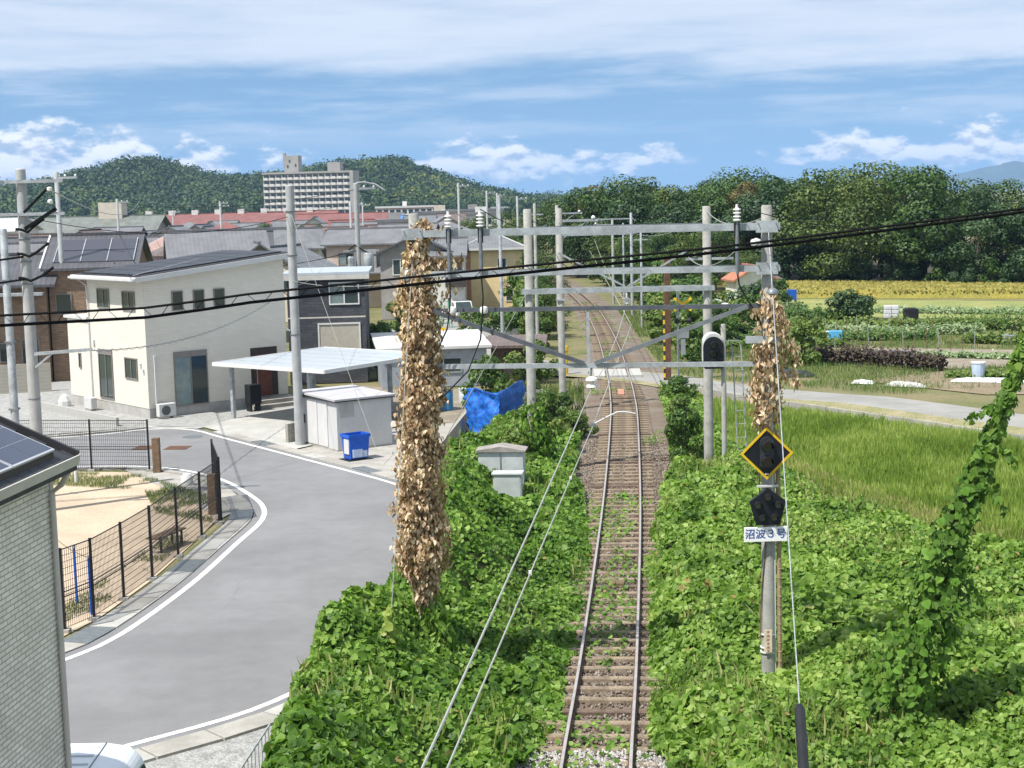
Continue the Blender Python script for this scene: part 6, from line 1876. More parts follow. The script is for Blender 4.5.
t = house('tan hip-roofed house peeping between the dark roofs', -37.0, 168, .3, 5.6, 5.6, 4.6, 'hip', 2.1, m_wall_w, m_tan_roof, .7, [('S', -1, .2, 2.8, 4.0)])
t = house('big traditional house with weathered grey tiled roof behind the cream house', -20.9, 110.5, .25, 5.8, 7.0, 5.9, 'gx', 1.75, m_wall_g, m_kawara_p, .7, [('S', -2.5, -1.1, 3.6, 5.0), ('S', -.6, .7, 3.6, 5.0)], m_frame_d)
house_parts(t, 2.6, -3.6, 3.2, 2.6, 5.6, 'gy', 1.2, m_wall_g, m_kawara, .6, [('S', -.8, .8, 3.6, 5.0)], m_frame_d)
t = house('cream gabled house with dark garage door behind the charcoal house', -20.4, 176, .05, 3.5, 8, 4.5, 'gy', 1.25, m_wall_c, m_kawara_d, .35)
house_parts(t, -3.9, 2.0, 4.4, 6, 4.2, 'gx', 1.6, m_wall_c, m_kawara, .4, [('S', -1.2, .2, 2.6, 3.7)], m_frame_d)
MB().box(-.6, 1.2, -4.06, -4.0, 1.7, 3.4).build('garage_door', m_eave, t)
MB().box(-1.0, -.4, .0, .5, 5.4, 6.6).build('chimney', m_wall_g, t)
t = house('pinkish house with grey roof beside the transformer pole', -12.7, 144, -.1, 7.4, 6.0, 5.85, 'gx', 1.15, m_wall_p, m_kawara_p, .45,
          [('S', -2.6, -1.2, 3.9, 5.0, 1), ('S', .9, 2.5, 3.9, 5.0, 1), ('E', -1.5, 0.2, 3.7, 4.8), ('W', -1.5, 0.2, 3.7, 4.8)], m_frame_d)
mb = MB(); mb.extr([(-3.0, 3.7), (-4.3, 3.1), (-4.3, 3.22), (-3.0, 3.85)], 'x', -3.9, 3.9); mb.build('pent_roof', m_kawara_p, t)
MB().box(-1.0, 1.0, -3.5, -3.0, 3.4, 5.3).build('bay', m_wall_g, t)
mb = MB(); mb.lathe([(.05, 0), (.35, .12), (.38, .16)], 12); mb.build('satellite_dish', m_white, t, (4.0, -2.0, 3.9), (1.2, 0, .3))
t = house('grey gabled house half hidden by the dead vine', -7.4, 128.5, -.05, 5.8, 6.5, 5.4, 'gy', 1.35, m_wall_g, m_kawara_d, .5, [('S', -1.9, -.6, 3.6, 4.9), ('S', .6, 1.9, 3.6, 4.9, 1), ('S', -1.7, -.4, .9, 2.1)])
t = house('pale narrow house with dark balcony beside the yellow house', -4.95, 127.5, 0, 2.6, 6.5, 5.1, 'gx', 1.2, m_wall_w, m_kawara, .3, [('S', -1.1, -.2, 3.6, 4.9), ('S', .15, 1.2, 3.6, 4.9)], m_frame_d)
MB().box(-.2, 1.45, -3.9, -3.25, 2.6, 3.4).build('balcony', m_eave, t)
t = house('yellow two-storey house with grey hip roof and white trim', -1.35, 134, 0, 4.9, 6.4, 5.3, 'hip', 1.25, m_wall_y, m_kawara_p, .45, [('S', .35, 1.15, 3.6, 4.6), ('S', 1.0, 1.9, .9, 2.2)])
MB().box(-2.95, 2.95, -3.72, -3.66, 5.28, 5.46).build('fascia', m_white, t)
for sg in (-1, 1):
    MB().bar((sg * 2.85, -3.6, 5.50), (sg * .3, -.8, 6.62), .1, .06).build('hip_cap', m_white, t)
MB().box(1.6, 2.3, -3.4, -3.2, 0, 2.1).build('door', m_white, t)
mb = MB(); mb.box(-2.452, -1.9, -3.25, -3.2, 0, 5.29); mb.build('brick_panel', mat('orange_brick', (0.40, 0.22, 0.12), .85), t)
for k, (x, y, s_) in enumerate([(-8.6, 93.5, 1.0), (-6.6, 94.5, .8), (-11.5, 97, 1.2), (-8.0, 112, 1.3), (-6.2, 119, 1.1)]):
    bush('garden_shrub', ('low shrub behind the charcoal house', 'small shrub beside the parking yard', 'shrub under the transformer pole', 'garden bush before the grey gabled house', 'round bush at the corner of the grey gabled house')[k], x, y, s_, k % 3)
# yard between the houses and the track
sheet_poly('parking_yard', [(-9, 92), (-1.5, 92), (.5, 100), (-1, 118), (-5, 124), (-9, 118)], .0, m_asphalt_old)
t = thing('garden_wall', 'white block garden wall beside the crossing lane', 'wall', (-.6, 96.5, 0))
for k in range(4):
    MB().box(k * .62, k * .62 + .6, -.1, .1, 0, 1.6 - .18 * (k % 2)).build('panel', m_white, t)
MB().box(-.02, 2.5, -.095, .095, 0, .3).build('footing', m_conc, t)
# sheds by the blue netting
t = house('low shed with bright white flat roof right of the carport', -4.3, 81.0, .14, 5.4, 5.2, 1.95, 'shed', .35, mat('blue_grey_sheet', (0.30, 0.33, 0.37), .6, .12, 2), m_white, .25, name='low_shed', cat='shed')
window(t, 'S', -2.6, -.5, 1.4, .7, 1.5, m_galv, True, .06)
t = house('dark brown lean-to shed left of the crossing', .3, 81.5, -.05, 2.6, 2.4, 1.75, 'shed', .3, m_wood, m_kawara_b, .3, name='lean_to', cat='shed')
MB().box(-.6, .5, -1.26, -1.2, 0, 1.5).build('door', m_eave, t)
mb = MB()
# blue netting over a garden frame
bn = thing('blue_netting', 'crumpled bright blue sheet netting hung over a garden frame', 'netting', (-1.95, 62.6, 0))
gu = np.linspace(0, 1, 30); gv = np.linspace(0, 1, 20); U_, V_ = np.meshgrid(gu, gv)
base = np.array([[0, 0], [1.35, -1.7], [2.45, 2.4]])
X_ = np.where(U_ < .55, U_ / .55 * 1.35, 1.35 + (U_ - .55) / .45 * 1.1); Y_ = np.where(U_ < .55, U_ / .55 * -1.7, -1.7 + (U_ - .55) / .45 * 4.1)
wv = .16 * np.sin(U_ * 26 + 2 * V_) * (1 - V_ * .6) + .6 * (fbm(U_ * 7, V_ * 5, 3) - .5) + .25 * (fbm(U_ * 17, V_ * 14, 5) - .5)
Z_ = V_ * (1.72 + .05 * np.sin(U_ * 9) + .12 * fbm(U_ * 5, U_ * 0, 8))
v_ = np.stack([(X_ + wv * .5).ravel(), (Y_ + wv * .6 + V_ * .25).ravel(), Z_.ravel()], 1); nu = 30
me = newmesh('net', v_, [(j * nu + i, j * nu + i + 1, (j + 1) * nu + i + 1, (j + 1) * nu + i) for j in range(19) for i in range(nu - 1)])
for p in me.polygons: p.use_smooth = True
m_net = mat('blue_net', (0.008, 0.06, 0.32), .6, .45, 5.0, c2=(0.02, 0.17, 0.58), bump=.9, bscale=9, fine=.25)
o = link('net', me, m_net, bn); so = o.modifiers.new('thick', 'SOLIDIFY'); so.thickness = .012
for (x, y) in ((0.15, .35), (1.3, -.9), (2.2, 2.6)):
    MB().tube([(x, y + .12, 0), (x, y + .12, 1.6)], .025, 6).build('stake', m_galv, bn)
for k, (x, y, h_, c_, lab) in enumerate([(-3.0, 69.5, .9, (0.05, 0.25, 0.55), 'blue drum behind the retaining wall'), (-2.2, 71.5, .7, (0.55, 0.6, 0.62), 'pale bucket beside the blue drum'), (-3.6, 72.5, .6, (0.1, 0.2, 0.45), 'dark blue crate by the white-roofed shed')]):
    t = thing('drum', lab, 'container', (x, y, 0)); mb = MB(); mb.lathe([(.28, 0), (.3, h_ * .1), (.3, h_ * .9), (.28, h_)], 14); mb.smooth = True; mb.build('body', mat('drum%d' % k, c_, .5), t); MB().lathe([(.31, h_ + .001), (.31, h_ + .04)], 14).build('lid', mat('drum%d' % k, c_), t)
for k, (x, y) in enumerate([(.5, 72.3), (1.2, 73.2), (.0, 73.8)]):
    t = thing('flower_pot', ('white planter under the catenary pole, nearest the netting', 'white planter nearest the track', 'white planter farthest back')[k], 'planter', (x, y, 0))
    MB().lathe([(.2, 0), (.27, .4), (.24, .4), (.2, .36)], 10).build('pot', m_white, t); link('plant', P_BUSH[1][0], None, t, (0, 0, .3), 0, .3)
t = thing('step_ladder', 'green stepladder standing in the yard beyond the dead vine', 'ladder', (-4.9, 116, 0), .3)
m_grn = mat('green_paint', (0.10, 0.34, 0.24), .5, .1, 5)
for sg in (-1, 1):
    MB().bar((sg * .4, -.45, 0), (sg * .25, 0, 2.2), .06).build('rail', m_grn, t); MB().bar((sg * .4, .45, 0), (sg * .25, .02, 2.2), .06).build('rail', m_grn, t)
for k in range(5):
    MB().box(-.36 + k * .03, .36 - k * .03, -.42 + k * .08, -.32 + k * .08, .35 + k * .4, .39 + k * .4).build('tread', m_grn, t)


def car(label, x, y, rot, c, name='parked_car'):
    t = thing(name, label, 'car', (x, y, 0), rot)
    m_ = mat('paint_%.2f%.2f%.2f' % c, c, .25, .03, 2, spec=.6)
    mb = MB(); mb.extr([(-1.7, .3), (1.7, .3), (1.72, .75), (1.1, .9), (.75, 1.45), (-1.35, 1.5), (-1.68, .95)], 'y', -.74, .74); bevel(mb.build('body', m_, t), .06, 2, .5)
    for sg in (-1, 1):
        mb = MB(); mb.add([(.95, sg * .746, .95), (-1.4, sg * .746, .95), (-1.25, sg * .746, 1.36), (.7, sg * .746, 1.36)], [(0, 1, 2, 3)]); mb.build('side_window', m_pane, t)
        for xx in (-1.1, 1.1):
            MB().tube([(xx, sg * .76, .28), (xx, sg * .6, .28)], .28, 14).build('wheel', m_black, t)
    for sg in (-1, 1):
        MB().box(1.70, 1.75, sg * .55 - .12, sg * .55 + .12, .6, .75).build('headlight', m_ins, t)
    mb = MB(); mb.add([(1.11, -.66, .93), (1.11, .66, .93), (.8, .6, 1.4), (.8, -.6, 1.4)], [(0, 1, 2, 3)]); mb.build('windscreen', m_pane, t)
    return t


car('small white car parked before the yellow house', -4.0, 124.5, -1.3, (.65, .66, .67))

# ---- the far town: houses filling the plain between here and the hills
def far_house(x, y, rot, w, d, h, kind, rh, mw, mr, lab, grp):
    t = thing('distant_house', lab, 'house', (x, y, 0), rot, grp)
    MB().box(-w / 2, w / 2, -d / 2, d / 2, 0, h).build('wall', mw, t)
    roof_part(t, kind, 0, 0, w, d, h, rh, mr, .5, mw)
    n = max(1, int(w / 2.8))
    for k in range(n):
        u = -w / 2 + w * (k + .5) / n
        window(t, 'S', -d / 2, u - .6, u + .6, h - 1.7, h - .7, m_frame_w, False, .1)
    return t


roofs = [(m_kawara, 'grey'), (m_kawara_d, 'charcoal'), (m_kawara_p, 'pale grey'), (m_kawara_b, 'brown'), (m_kawara, 'grey'), (m_kawara_p, 'pale grey'), (m_kawara, 'grey'), (m_red_roof, 'red')]
rh_ = random.Random(12)
spots = []
for yy in (118, 133, 148, 163, 179, 196, 214, 234, 256, 280, 308, 340, 375, 415, 480):
    for k in range(17):
        u = -.335 + k * .0212 + rh_.uniform(-.008, .008)
        x = u * yy
        if x > float(track_x(yy)) - 9 or (yy < 185 and -.13 < u < -.105) or (yy < 200 and u > -.02):
            continue
        if yy < 215 and (x > -16 or abs(x + 9.35) < 3) and yy < 165 or any(abs(x - a_) < 7.5 and abs(yy - b_) < 10 for a_, b_ in [(-37, 168), (-20.4, 176), (-24, 178), (-12.7, 144), (-20.9, 112), (-63, 236), (-74, 215), (-62, 352), (-36.5, 336)]):
            continue
        if rh_.random() < .94:
            spots.append((x, yy + rh_.uniform(-6, 6)))
for (x, y) in spots:
    mr, nm = rh_.choice(roofs)
    mw = rh_.choice((m_wall_w, m_wall_c, m_wall_w, m_wall_p, m_wall_w))
    far_house(x, y, rh_.uniform(-.35, .35), rh_.uniform(4.2, 7.0), rh_.uniform(5, 7), rh_.uniform(3.4, 5.5), rh_.choice(('gx', 'gx', 'gy', 'hip')), rh_.uniform(1.3, 1.9), mw, mr,
              'distant house with %s roof in the town below the hills' % nm, 'distant houses with %s roofs' % nm)
# landmarks of the far town
t = house('long low building with faded red sheet roof below the wooded hill', -62, 352, .02, 46, 18, 5.4, 'gx', 2.6, m_wall_w, m_red_roof, .6, [('S', -20 + 4 * k, -18 + 4 * k, 2.6, 4.2) for k in range(10)], name='long_building', cat='building')
for k in range(8):
    MB().box(-20 + 5.2 * k, -18.6 + 5.2 * k, -.7, .7, 7.9, 9.0).build('roof_vent', m_wall_w, t)
t = house('second red sheet roof in front of the apartment block', -36.5, 336, .02, 20, 16, 5.0, 'gx', 2.4, m_wall_w, m_red_roof, .6, [('S', -8 + 4 * k, -6 + 4 * k, 2.4, 4.0) for k in range(4)], name='long_building', cat='building')
t = house('large building with verdigris green roof below the left hill', -63, 236, .0, 20, 12, 6.2, 'gx', 2.2, m_wall_g, m_green_roof, .9, [('S', -8.5 + 3.2 * k, -6.9 + 3.2 * k, 3.4, 5.0) for k in range(6)], m_frame_w, name='green_roofed_building', cat='building')
MB().box(1, 4.5, -1, 2.5, 8.0, 10.6).build('roof_tower', m_wall_c, t)
t = house('white warehouse roof at the far left behind the utility poles', -74, 215, 0, 14, 12, 7.0, 'gx', 1.5, m_wall_w, m_white, .6, [('S', -5, -3, 4, 5.5), ('S', 1, 3, 4, 5.5)], name='warehouse', cat='building')
t = house('low long building with bright blue roof band', -38, 425, .0, 24, 10, 4.0, 'gx', 1.9, m_wall_w, m_blue_roof, .4, [('S', -10 + 4 * k, -8 + 4 * k, 1.8, 3.2) for k in range(5)], name='long_building', cat='building')
# white three-storey school-like block
t = thing('white_block', 'white three-storey block with rows of windows in front of the hills', 'building', (-33.5, 505, 0), .05)
MB().box(-9.2, 9.2, -5, 5, 0, 7.9).build('wall', m_wall_w, t); MB().box(-9.5, 9.5, -5.3, 5.3, 7.9, 8.5).build('roof', m_white, t); MB().box(-.7, .7, -1, 1, 8.5, 10).build('roof_tower', m_wall_w, t)
wm = MB().box(-.7, .7, -.06, 0, 0, 1.3).mesh('window'); wm.materials.append(m_pane)
for fl in range(3):
    for k in range(9):
        link('window', wm, None, t, (-8 + 2 * k, -5.0, .9 + fl * 2.6))
    MB().box(-9.2, 9.2, -5.12, -5.0, 2.4 + fl * 2.6, 2.8 + fl * 2.6).build('band', mat('brick_band', (0.42, 0.22, 0.16), .8), t)
# apartment block
m_apt = mat('apartment_wall', (0.33, 0.315, 0.30), .85, .1, .15)
ap = thing('apartment_block', 'long eight-storey apartment block with rows of balconies below the hill', 'apartment block', (-97.5, 762, 0), -.16)
MB().box(-22.5, 22.5, 0, 10, 0, 25.0).build('wall', m_apt, ap)
MB().box(-23, 23, -1.6, 10.3, 25.0, 25.9).build('roof', m_apt, ap)
MB().box(21.4, 23.2, -1.7, 10.2, 0, 25.8).build('end_wall', m_apt, ap)
MB().box(-12.4, -5.2, 2, 8, 25.9, 34).build('stair_tower', m_apt, ap); MB().box(-13.0, -11.8, 2.2, 4, 28, 35.3).build('stair_tower', m_apt, ap)
MB().box(9.5, 15.8, 2, 8, 25.9, 30.2).build('lift_tower', m_apt, ap)
for (x, z) in ((-10, 30.5), (-7, 28.5), (-11, 28.0)):
    MB().box(x, x + .8, 1.9, 2.0, z, z + 1.4).build('window', m_pane, ap)
bal = MB().box(-1.05, 1.05, -1.5, -1.35, .0, 1.15).mesh('balcony_rail'); bal.materials.append(mat('balcony_pale', (0.58, 0.56, 0.54), .8, .08, .3))
bal2 = MB().box(-.52, .52, -1.47, -1.4, .0, 1.0).mesh('balcony_rail'); bal2.materials.append(m_apt)
slabm = MB().box(-22.4, 21.3, -1.55, 0, -.22, 0).mesh('balcony_slab'); slabm.materials.append(m_apt)
part = MB().box(-.1, .1, -1.33, 0, 0, 2.6).mesh('partition'); part.materials.append(mat('balcony_pale', (0.62, 0.57, 0.52)))
win = MB().box(-1.0, 1.0, -.05, 0, 0, 1.9).mesh('window'); win.materials.append(m_pane)
NB = 14; bw_ = 43.7 / NB
for fl in range(8):
    z = 1.2 + fl * 3.0
    link('balcony_slab', slabm, None, ap, (0, 0, z))
    for k in range(NB):
        link('balcony_rail', bal, None, ap, (-22.4 + bw_ * k + 1.1, 0, z)); link('balcony_rail', bal2, None, ap, (-22.4 + bw_ * k + 2.65, 0, z))
        link('window', win, None, ap, (-22.4 + bw_ * (k + .5), 0, z + .2))
        link('partition', part, None, ap, (-22.4 + bw_ * (k + .02) + .1, 0, z))
# building row right of the apartment block, seen above the near portal
for k, (x, y, w, h, mw, lab) in enumerate([(-14.5, 330, 9, 8.2, m_wall_c, 'cream flat-roofed block above the vine-clad pole'), (-6, 345, 10, 7.6, m_wall_w, 'white flat-roofed building above the yellow house'),
                                           (-9.5, 420, 16, 8.0, m_wall_g, 'grey long building before the hill woods'), (-22, 300, 12, 7.0, m_wall_g, 'grey flat building beside the white block')]):
    t = thing('town_building', lab, 'building', (x, y, 0), .05)
    MB().box(-w / 2, w / 2, -4, 4, 0, h - 1.2).build('wall', mw, t); MB().box(-w / 2 - .3, w / 2 + .3, -4.3, 4.3, h - 1.2, h - .6).build('roof', m_kawara_p, t); MB().box(-1.2, 1.2, -1, 1, h - .6, h + .6).build('roof_hut', mw, t)
    for q in range(int(w / 2.5)):
        link('window', wm, None, t, (-w / 2 + 1.4 + 2.5 * q, -4.0, h - 3.2)); link('window', wm, None, t, (-w / 2 + 1.4 + 2.5 * q, -4.0, h - 6.0))

# ---- poles standing among the houses
def town_pole(x, y, h, lab, arms=1, trans=False, r=.15):
    t = thing('utility_pole', lab, 'utility pole', (x, y, 0), random.uniform(-.2, .2))
    pole_mesh(h, r * 1.2, r, 10).build('shaft', m_pole_l, t)
    for k in range(1 if not trans else arms):
        MB().box(-.2, 1.2, -.06, .06, h - .4 - k * .9, h - .28 - k * .9).build('cross_arm', m_galv, t)
        for dx in (.5, 1.1):
            mb = MB(); mb.lathe([(.03, 0), (.07, .03), (.06, .1), (.02, .13)], 8, (dx, 0, h - .28 - k * .9)); mb.build('insulator', m_ins, t)
    if trans:
        mb = MB(); mb.lathe([(.3, 5.2), (.34, 5.25), (.34, 6.3), (.28, 6.4)], 14, (.62, 0, 0)); mb.smooth = True; mb.build('transformer', m_galv, t)
        mb = MB(); mb.lathe([(.2, 5.4), (.22, 5.45), (.22, 6.1), (.18, 6.2)], 12, (-.45, -.1, 0)); mb.build('transformer', m_galv, t)
        MB().box(-.9, 1.3, -.08, .08, 6.45, 6.58).build('cross_arm', m_galv, t)
        MB().tube([(0, 0, h), (.5, 0, h + .05), (1.2, 0, h - .1), (1.8, 0, h - .5)], .07, 6).build('lamp_arm', m_galv, t)
        mb = MB(); mb.tube([(-.6, -.2, 6.6), (-.2, -.1, 6.9), (.4, -.15, 6.5), (.9, -.1, 6.2)], .04, 5); mb.build('wiring', m_cable, t)
    return t


town_pole(-9.35, 96, 10.7, 'grey pole with transformers standing behind the charcoal house', 1, True)
for k, (x, y, h, lab) in enumerate([(-24.9, 86, 11.6, 'slim pole rising behind the thick utility pole'), (-41.5, 165, 10.6, 'pole with crossarm before the green-roofed building'), (-38.5, 208, 9.9, 'pole in front of the red roof, left one'),
                                    (-43, 232, 10.4, 'pole in front of the red roof, right one'), (-54, 250, 9.2, 'thin pole before the long red roof'), (-21.5, 230, 9.6, 'thin pole before the apartment block'),
                                    (-15.2, 150, 9.7, 'pole just left of the transformer pole'), (-5.5, 175, 11.5, 'tall pole over the roofs left of the near portal insulator'), (-2.8, 210, 10.8, 'thin pole rising behind the yellow house'),
                                    (-1.6, 240, 10.6, 'second thin pole rising behind the yellow house'), (1.2, 190, 9.9, 'thin pole left of the far track')]):
    town_pole(x, y, h, lab, 1 if k % 2 else 2, False, .13)
for k, (a_, b_) in enumerate([((-41.3, 165, 10.2), (-9.35, 96, 10.3)), ((-9.2, 96, 10.2), (-5.5, 175, 11)), ((-38.5, 208, 9.6), (-15.2, 150, 9.4)), ((-9.3, 96, 6.6), (-22, 86, 6.5))]):
    sagwire('utility_cable', ('long thin line over the town roofs to the transformer pole', 'thin line from the transformer pole to the tall pole', 'thin line between the town poles', 'thin line from the transformer pole to the brick house')[k], a_, b_, .8, .02, m_cable)

# ================================================================== FIELDS, HILLS, MOUNTAINS, AIR
def crop_row(name, label, a, b, w, h, n, m, seed, leaf=.22, group=None, cat='crop row'):
    r = np.random.default_rng(seed); a = np.array(a); b = np.array(b); u = r.random(n); d = (b - a) / np.linalg.norm(b - a); nrm = np.array([-d[1], d[0]])
    off = r.normal(0, .4, n) * w; z = np.abs(r.normal(.55, .3, n)) * h * (0.6 + .8 * fbm(u * 20, np.zeros(n), seed))
    p = np.stack([a[0] + (b - a)[0] * u + nrm[0] * off, a[1] + (b - a)[1] * u + nrm[1] * off, z], 1) - np.array([a[0], a[1], 0])
    o = link(name, leaves_mesh(name, p, r.normal(0, .5, (n, 3)) + np.array([-.1, -.4, .9]), r.uniform(.6, 1.3, n) * leaf, OVATE, None, seed), m, None, (a[0], a[1], 0))
    return tag(o, label, cat, group, 'stuff')


m_bushy = MATS['bush_leaf_b']; m_shiso = leaf_mat('shiso_leaf', (0.03, 0.018, 0.016), (0.06, 0.04, 0.028), (0.10, 0.085, 0.04), .15, .6)
m_pale = leaf_mat('cabbage_leaf', (0.10, 0.17, 0.06), (0.20, 0.28, 0.12), (0.36, 0.42, 0.26), .25, .5)
crop_row('crop_rows', 'dark purple-brown bushy row beside the tilled plot', (17.0, 86.0), (22.6, 80.0), .6, .8, 5200, m_shiso, 81, .13)
for k, (a_, b_, w, h_, m_, lab) in enumerate([((12.5, 95), (20.5, 94.5), .8, .6, m_bushy, 'row of light green vegetables nearest the tilled plot'), ((13, 99), (27, 97.5), .9, .7, MATS['bush_leaf_a'], 'row of dark green vegetables behind the light ones'),
                                              ((16, 103), (31, 100.5), 1.0, .8, m_pale, 'row of pale leafy vegetables in the middle plots'), ((18, 107.5), (34, 104), 1.1, 1.0, m_bushy, 'tall light green crop row before the crates'),
                                              ((20, 116), (27, 114.5), 1.6, 1.3, MATS['bush_leaf_a'], 'thick dark green crop left of the crates'), ((14, 121), (23, 119), 1.5, 1.2, WOOD[2], 'dark crop row farthest left in the fields'),
                                              ((28, 95), (33, 92), .9, .8, m_bushy, 'leafy row at the right edge of the plots'), ((23, 87.5), (28.5, 84.5), .7, .35, m_pale, 'low pale seedlings in the tilled plot'),
                                              ((22, 77.5), (28, 74.5), .6, .35, m_bushy, 'low green row in the bare plot'), ((30, 104), (40, 100), 1.5, 1.2, m_bushy, 'leafy crop at the far right edge'), ((27, 121), (42, 113), 1.4, .6, m_pale, 'pale weeds before the stubble field')]):
    crop_row('crop_rows', lab, a_, b_, w, h_ * .65, int(1500 + 260 * math.dist(a_, b_)), m_, 90 + k, .15)
m_sheet = mat('plastic_sheet', (0.66, 0.68, 0.70), .4, .15, 3, bump=.4, bscale=6)


def lump(name, label, x, y, sx, sy, h, m, seed, cat='sheet', rot=0.0):
    """crumpled low sheet or heap lying on the ground"""
    n = 22; g_ = np.linspace(-1, 1, n); X, Y = np.meshgrid(g_, g_)
    rad = np.clip(1 - np.maximum(np.abs(X), np.abs(Y)) ** 4, 0, 1)
    Z = h * rad * (.35 + .9 * fbm(X * 2.5 + seed, Y * 2.5, seed)) + .01
    me = newmesh(name, np.stack([X.ravel() * sx * (1 + .06 * np.sin(Y.ravel() * 7)), Y.ravel() * sy * (1 + .06 * np.sin(X.ravel() * 5)), Z.ravel()], 1), [(j * n + i, j * n + i + 1, (j + 1) * n + i + 1, (j + 1) * n + i) for j in range(n - 1) for i in range(n - 1)])
    o = link(name, me, m, None, (x, y, .0), rot); return tag(o, label, cat)


lump('plastic_sheet', 'long white plastic mulch sheet glinting in the bare plot', 23.6, 75.0, 1.9, .5, .18, m_sheet, 2, rot=-.35)
lump('plastic_sheet', 'white plastic sheet at the right end of the bare plot', 26.8, 72.6, 1.4, .7, .2, m_sheet, 3, rot=-.4)
lump('plastic_sheet', 'pale crumpled sheet beside the lane verge', 19.0, 73.9, 1.0, .28, .22, mat('grey_sheet', (0.42, 0.42, 0.40), .6, .2, 3), 4, rot=-.55)
lump('plastic_sheet', 'small pale sheet left of the crumpled one by the lane', 17.3, 75.4, .55, .25, .2, m_sheet, 5, rot=-.5)
lump('dark_netting', 'black netting heaped on the grass across the lane', 14.2, 79.6, 1.5, .6, .42, mat('black_net', (0.03, 0.035, 0.035), .7, .4, 5), 6, 'netting', -.2)
lump('dark_netting', 'black mulch film stretched over the tilled plot', 21.6, 89.2, 2.6, .8, .15, mat('mulch_film', (0.06, 0.06, 0.065), .35, .3, 3), 7, 'netting', -.3)
lump('white_sacks', 'white sack dumped beside the paddy wall', 11.7, 67.2, .4, .25, .35, m_sheet, 8, 'sack')
lump('white_sacks', 'small white sheet on the verge above the paddy', 13.4, 64.9, .35, .22, .15, m_sheet, 9, 'sack')
for k, (x, y, lab) in enumerate([(29.4, 87.0, 'pale plastic tub at the right of the tilled plot'), (30.4, 93.5, 'white crate among the rows at the right edge')]):
    t = thing('tub', lab, 'tub', (x, y, 0)); MB().lathe([(.42, 0), (.52, .5), (.48, .5), (.40, .1)], 12).build('body', m_white, t); MB().lathe([(.535, .48), (.535, .53), (.49, .53)], 12).build('rim', m_galv, t)
t = thing('blue_box', 'light blue box with white end among the vegetable rows', 'box', (20.4, 98.0, 0), -.2)
MB().box(-.1, .75, -.4, .4, 0, .62).build('body', mat('sky_blue', (0.08, 0.36, 0.62), .5, .08, 3), t); MB().box(-.78, -.11, -.39, .39, 0, .6).build('end', m_sheet, t)
t = thing('bucket', 'pale blue bucket standing in the bare plot by the lane', 'bucket', (23.3, 76.4, 0))
MB().lathe([(.28, 0), (.36, .8), (.33, .8), (.27, .1)], 12).build('body', mat('pale_blue', (0.45, 0.55, 0.68), .5, .1, 3), t); MB().lathe([(.38, .76), (.38, .82), (.34, .82)], 12).build('rim', m_white, t)
t = thing('crate_stack', 'stack of pale crates in the field before the golden rice', 'crates', (27.4, 110.5, 0), -.15)
for k in range(3):
    for j in range(2):
        bevel(MB().box(-.52 + j * .52, -.02 + j * .52, -.3, .3, .35 + k * .3, .35 + k * .3 + .28).build('crate', mat('crate_grey', (0.55, 0.56, 0.58), .6, .12, 3), t), .03, 1)
MB().box(-.55, .55, -.35, .35, 0, .34).build('pallet', m_wood, t)
t = thing('water_tank', 'square black tank beside the pale crates', 'tank', (28.8, 110.5, 0), -.1)
bevel(MB().box(-.5, .5, -.4, .4, 0, 1.0).build('body', m_black, t), .06); MB().box(-.2, .2, -.15, .15, 1.001, 1.05).build('lid', m_eave, t)
for k in range(26):                           # bean poles in the plots
    x = 19.5 + (k % 13) * .62; y = 92.4 - (k % 13) * .28 + (k // 13) * 9.0
    o = MB().tube([(0, 0, 0), (random.uniform(-.06, .06), 0, random.uniform(1.0, 1.5))], .02, 5).build('garden_stake', m_wood if k % 3 else m_galv, None, (x, y, 0)); tag(o, 'thin stake in the row of stakes ' + ('along the tilled plot' if k < 13 else 'among the leafy vegetables'), 'stake', 'garden stakes ' + ('along the tilled plot' if k < 13 else 'among the vegetables'))
# field hut with red roof
t = house('small white field hut with rusty red roof beyond the signal', 21.4, 137.5, .15, 3.4, 3.2, 2.0, 'gy', 1.0, m_wall_w, mat('rust_red_tile', (0.38, 0.16, 0.10), .8, .25, 3, bump=.4, bscale=10), .35, [('S', -.5, .4, .7, 1.5)], m_frame_d, name='field_hut', cat='hut')
house_parts(t, 2.2, .6, 1.6, 2.0, 1.6, 'shed', .3, m_wall_g, m_kawara_b, .2)
MB().box(3.1, 3.9, -1.4, -.7, 0, .9).build('blue_drum', m_blue, t)
t = thing('scrap_shelter', 'flat corrugated sheets propped as a low shelter behind the signal', 'shelter', (14.8, 118.0, 0), .1)
MB().bar((-2.0, 0, 1.25), (1.3, .1, 1.4), 1.6, .08).build('roof_sheet', m_white, t); MB().bar((-.4, -.7, .95), (1.8, -.5, 1.15), 1.2, .08).build('roof_sheet', m_sheet, t)
for x in (-1.7, 0, 1.2):
    MB().box(x - .06, x + .06, -.2, -.08, 0, 1.2).build('post', m_wood, t)
lump('tarp_heap', 'pale tarpaulin heap at the edge of the dark crop', 19.6, 117.2, .9, .6, .75, mat('beige_tarp', (0.50, 0.43, 0.36), .8, .2, 3), 11, 'tarpaulin')

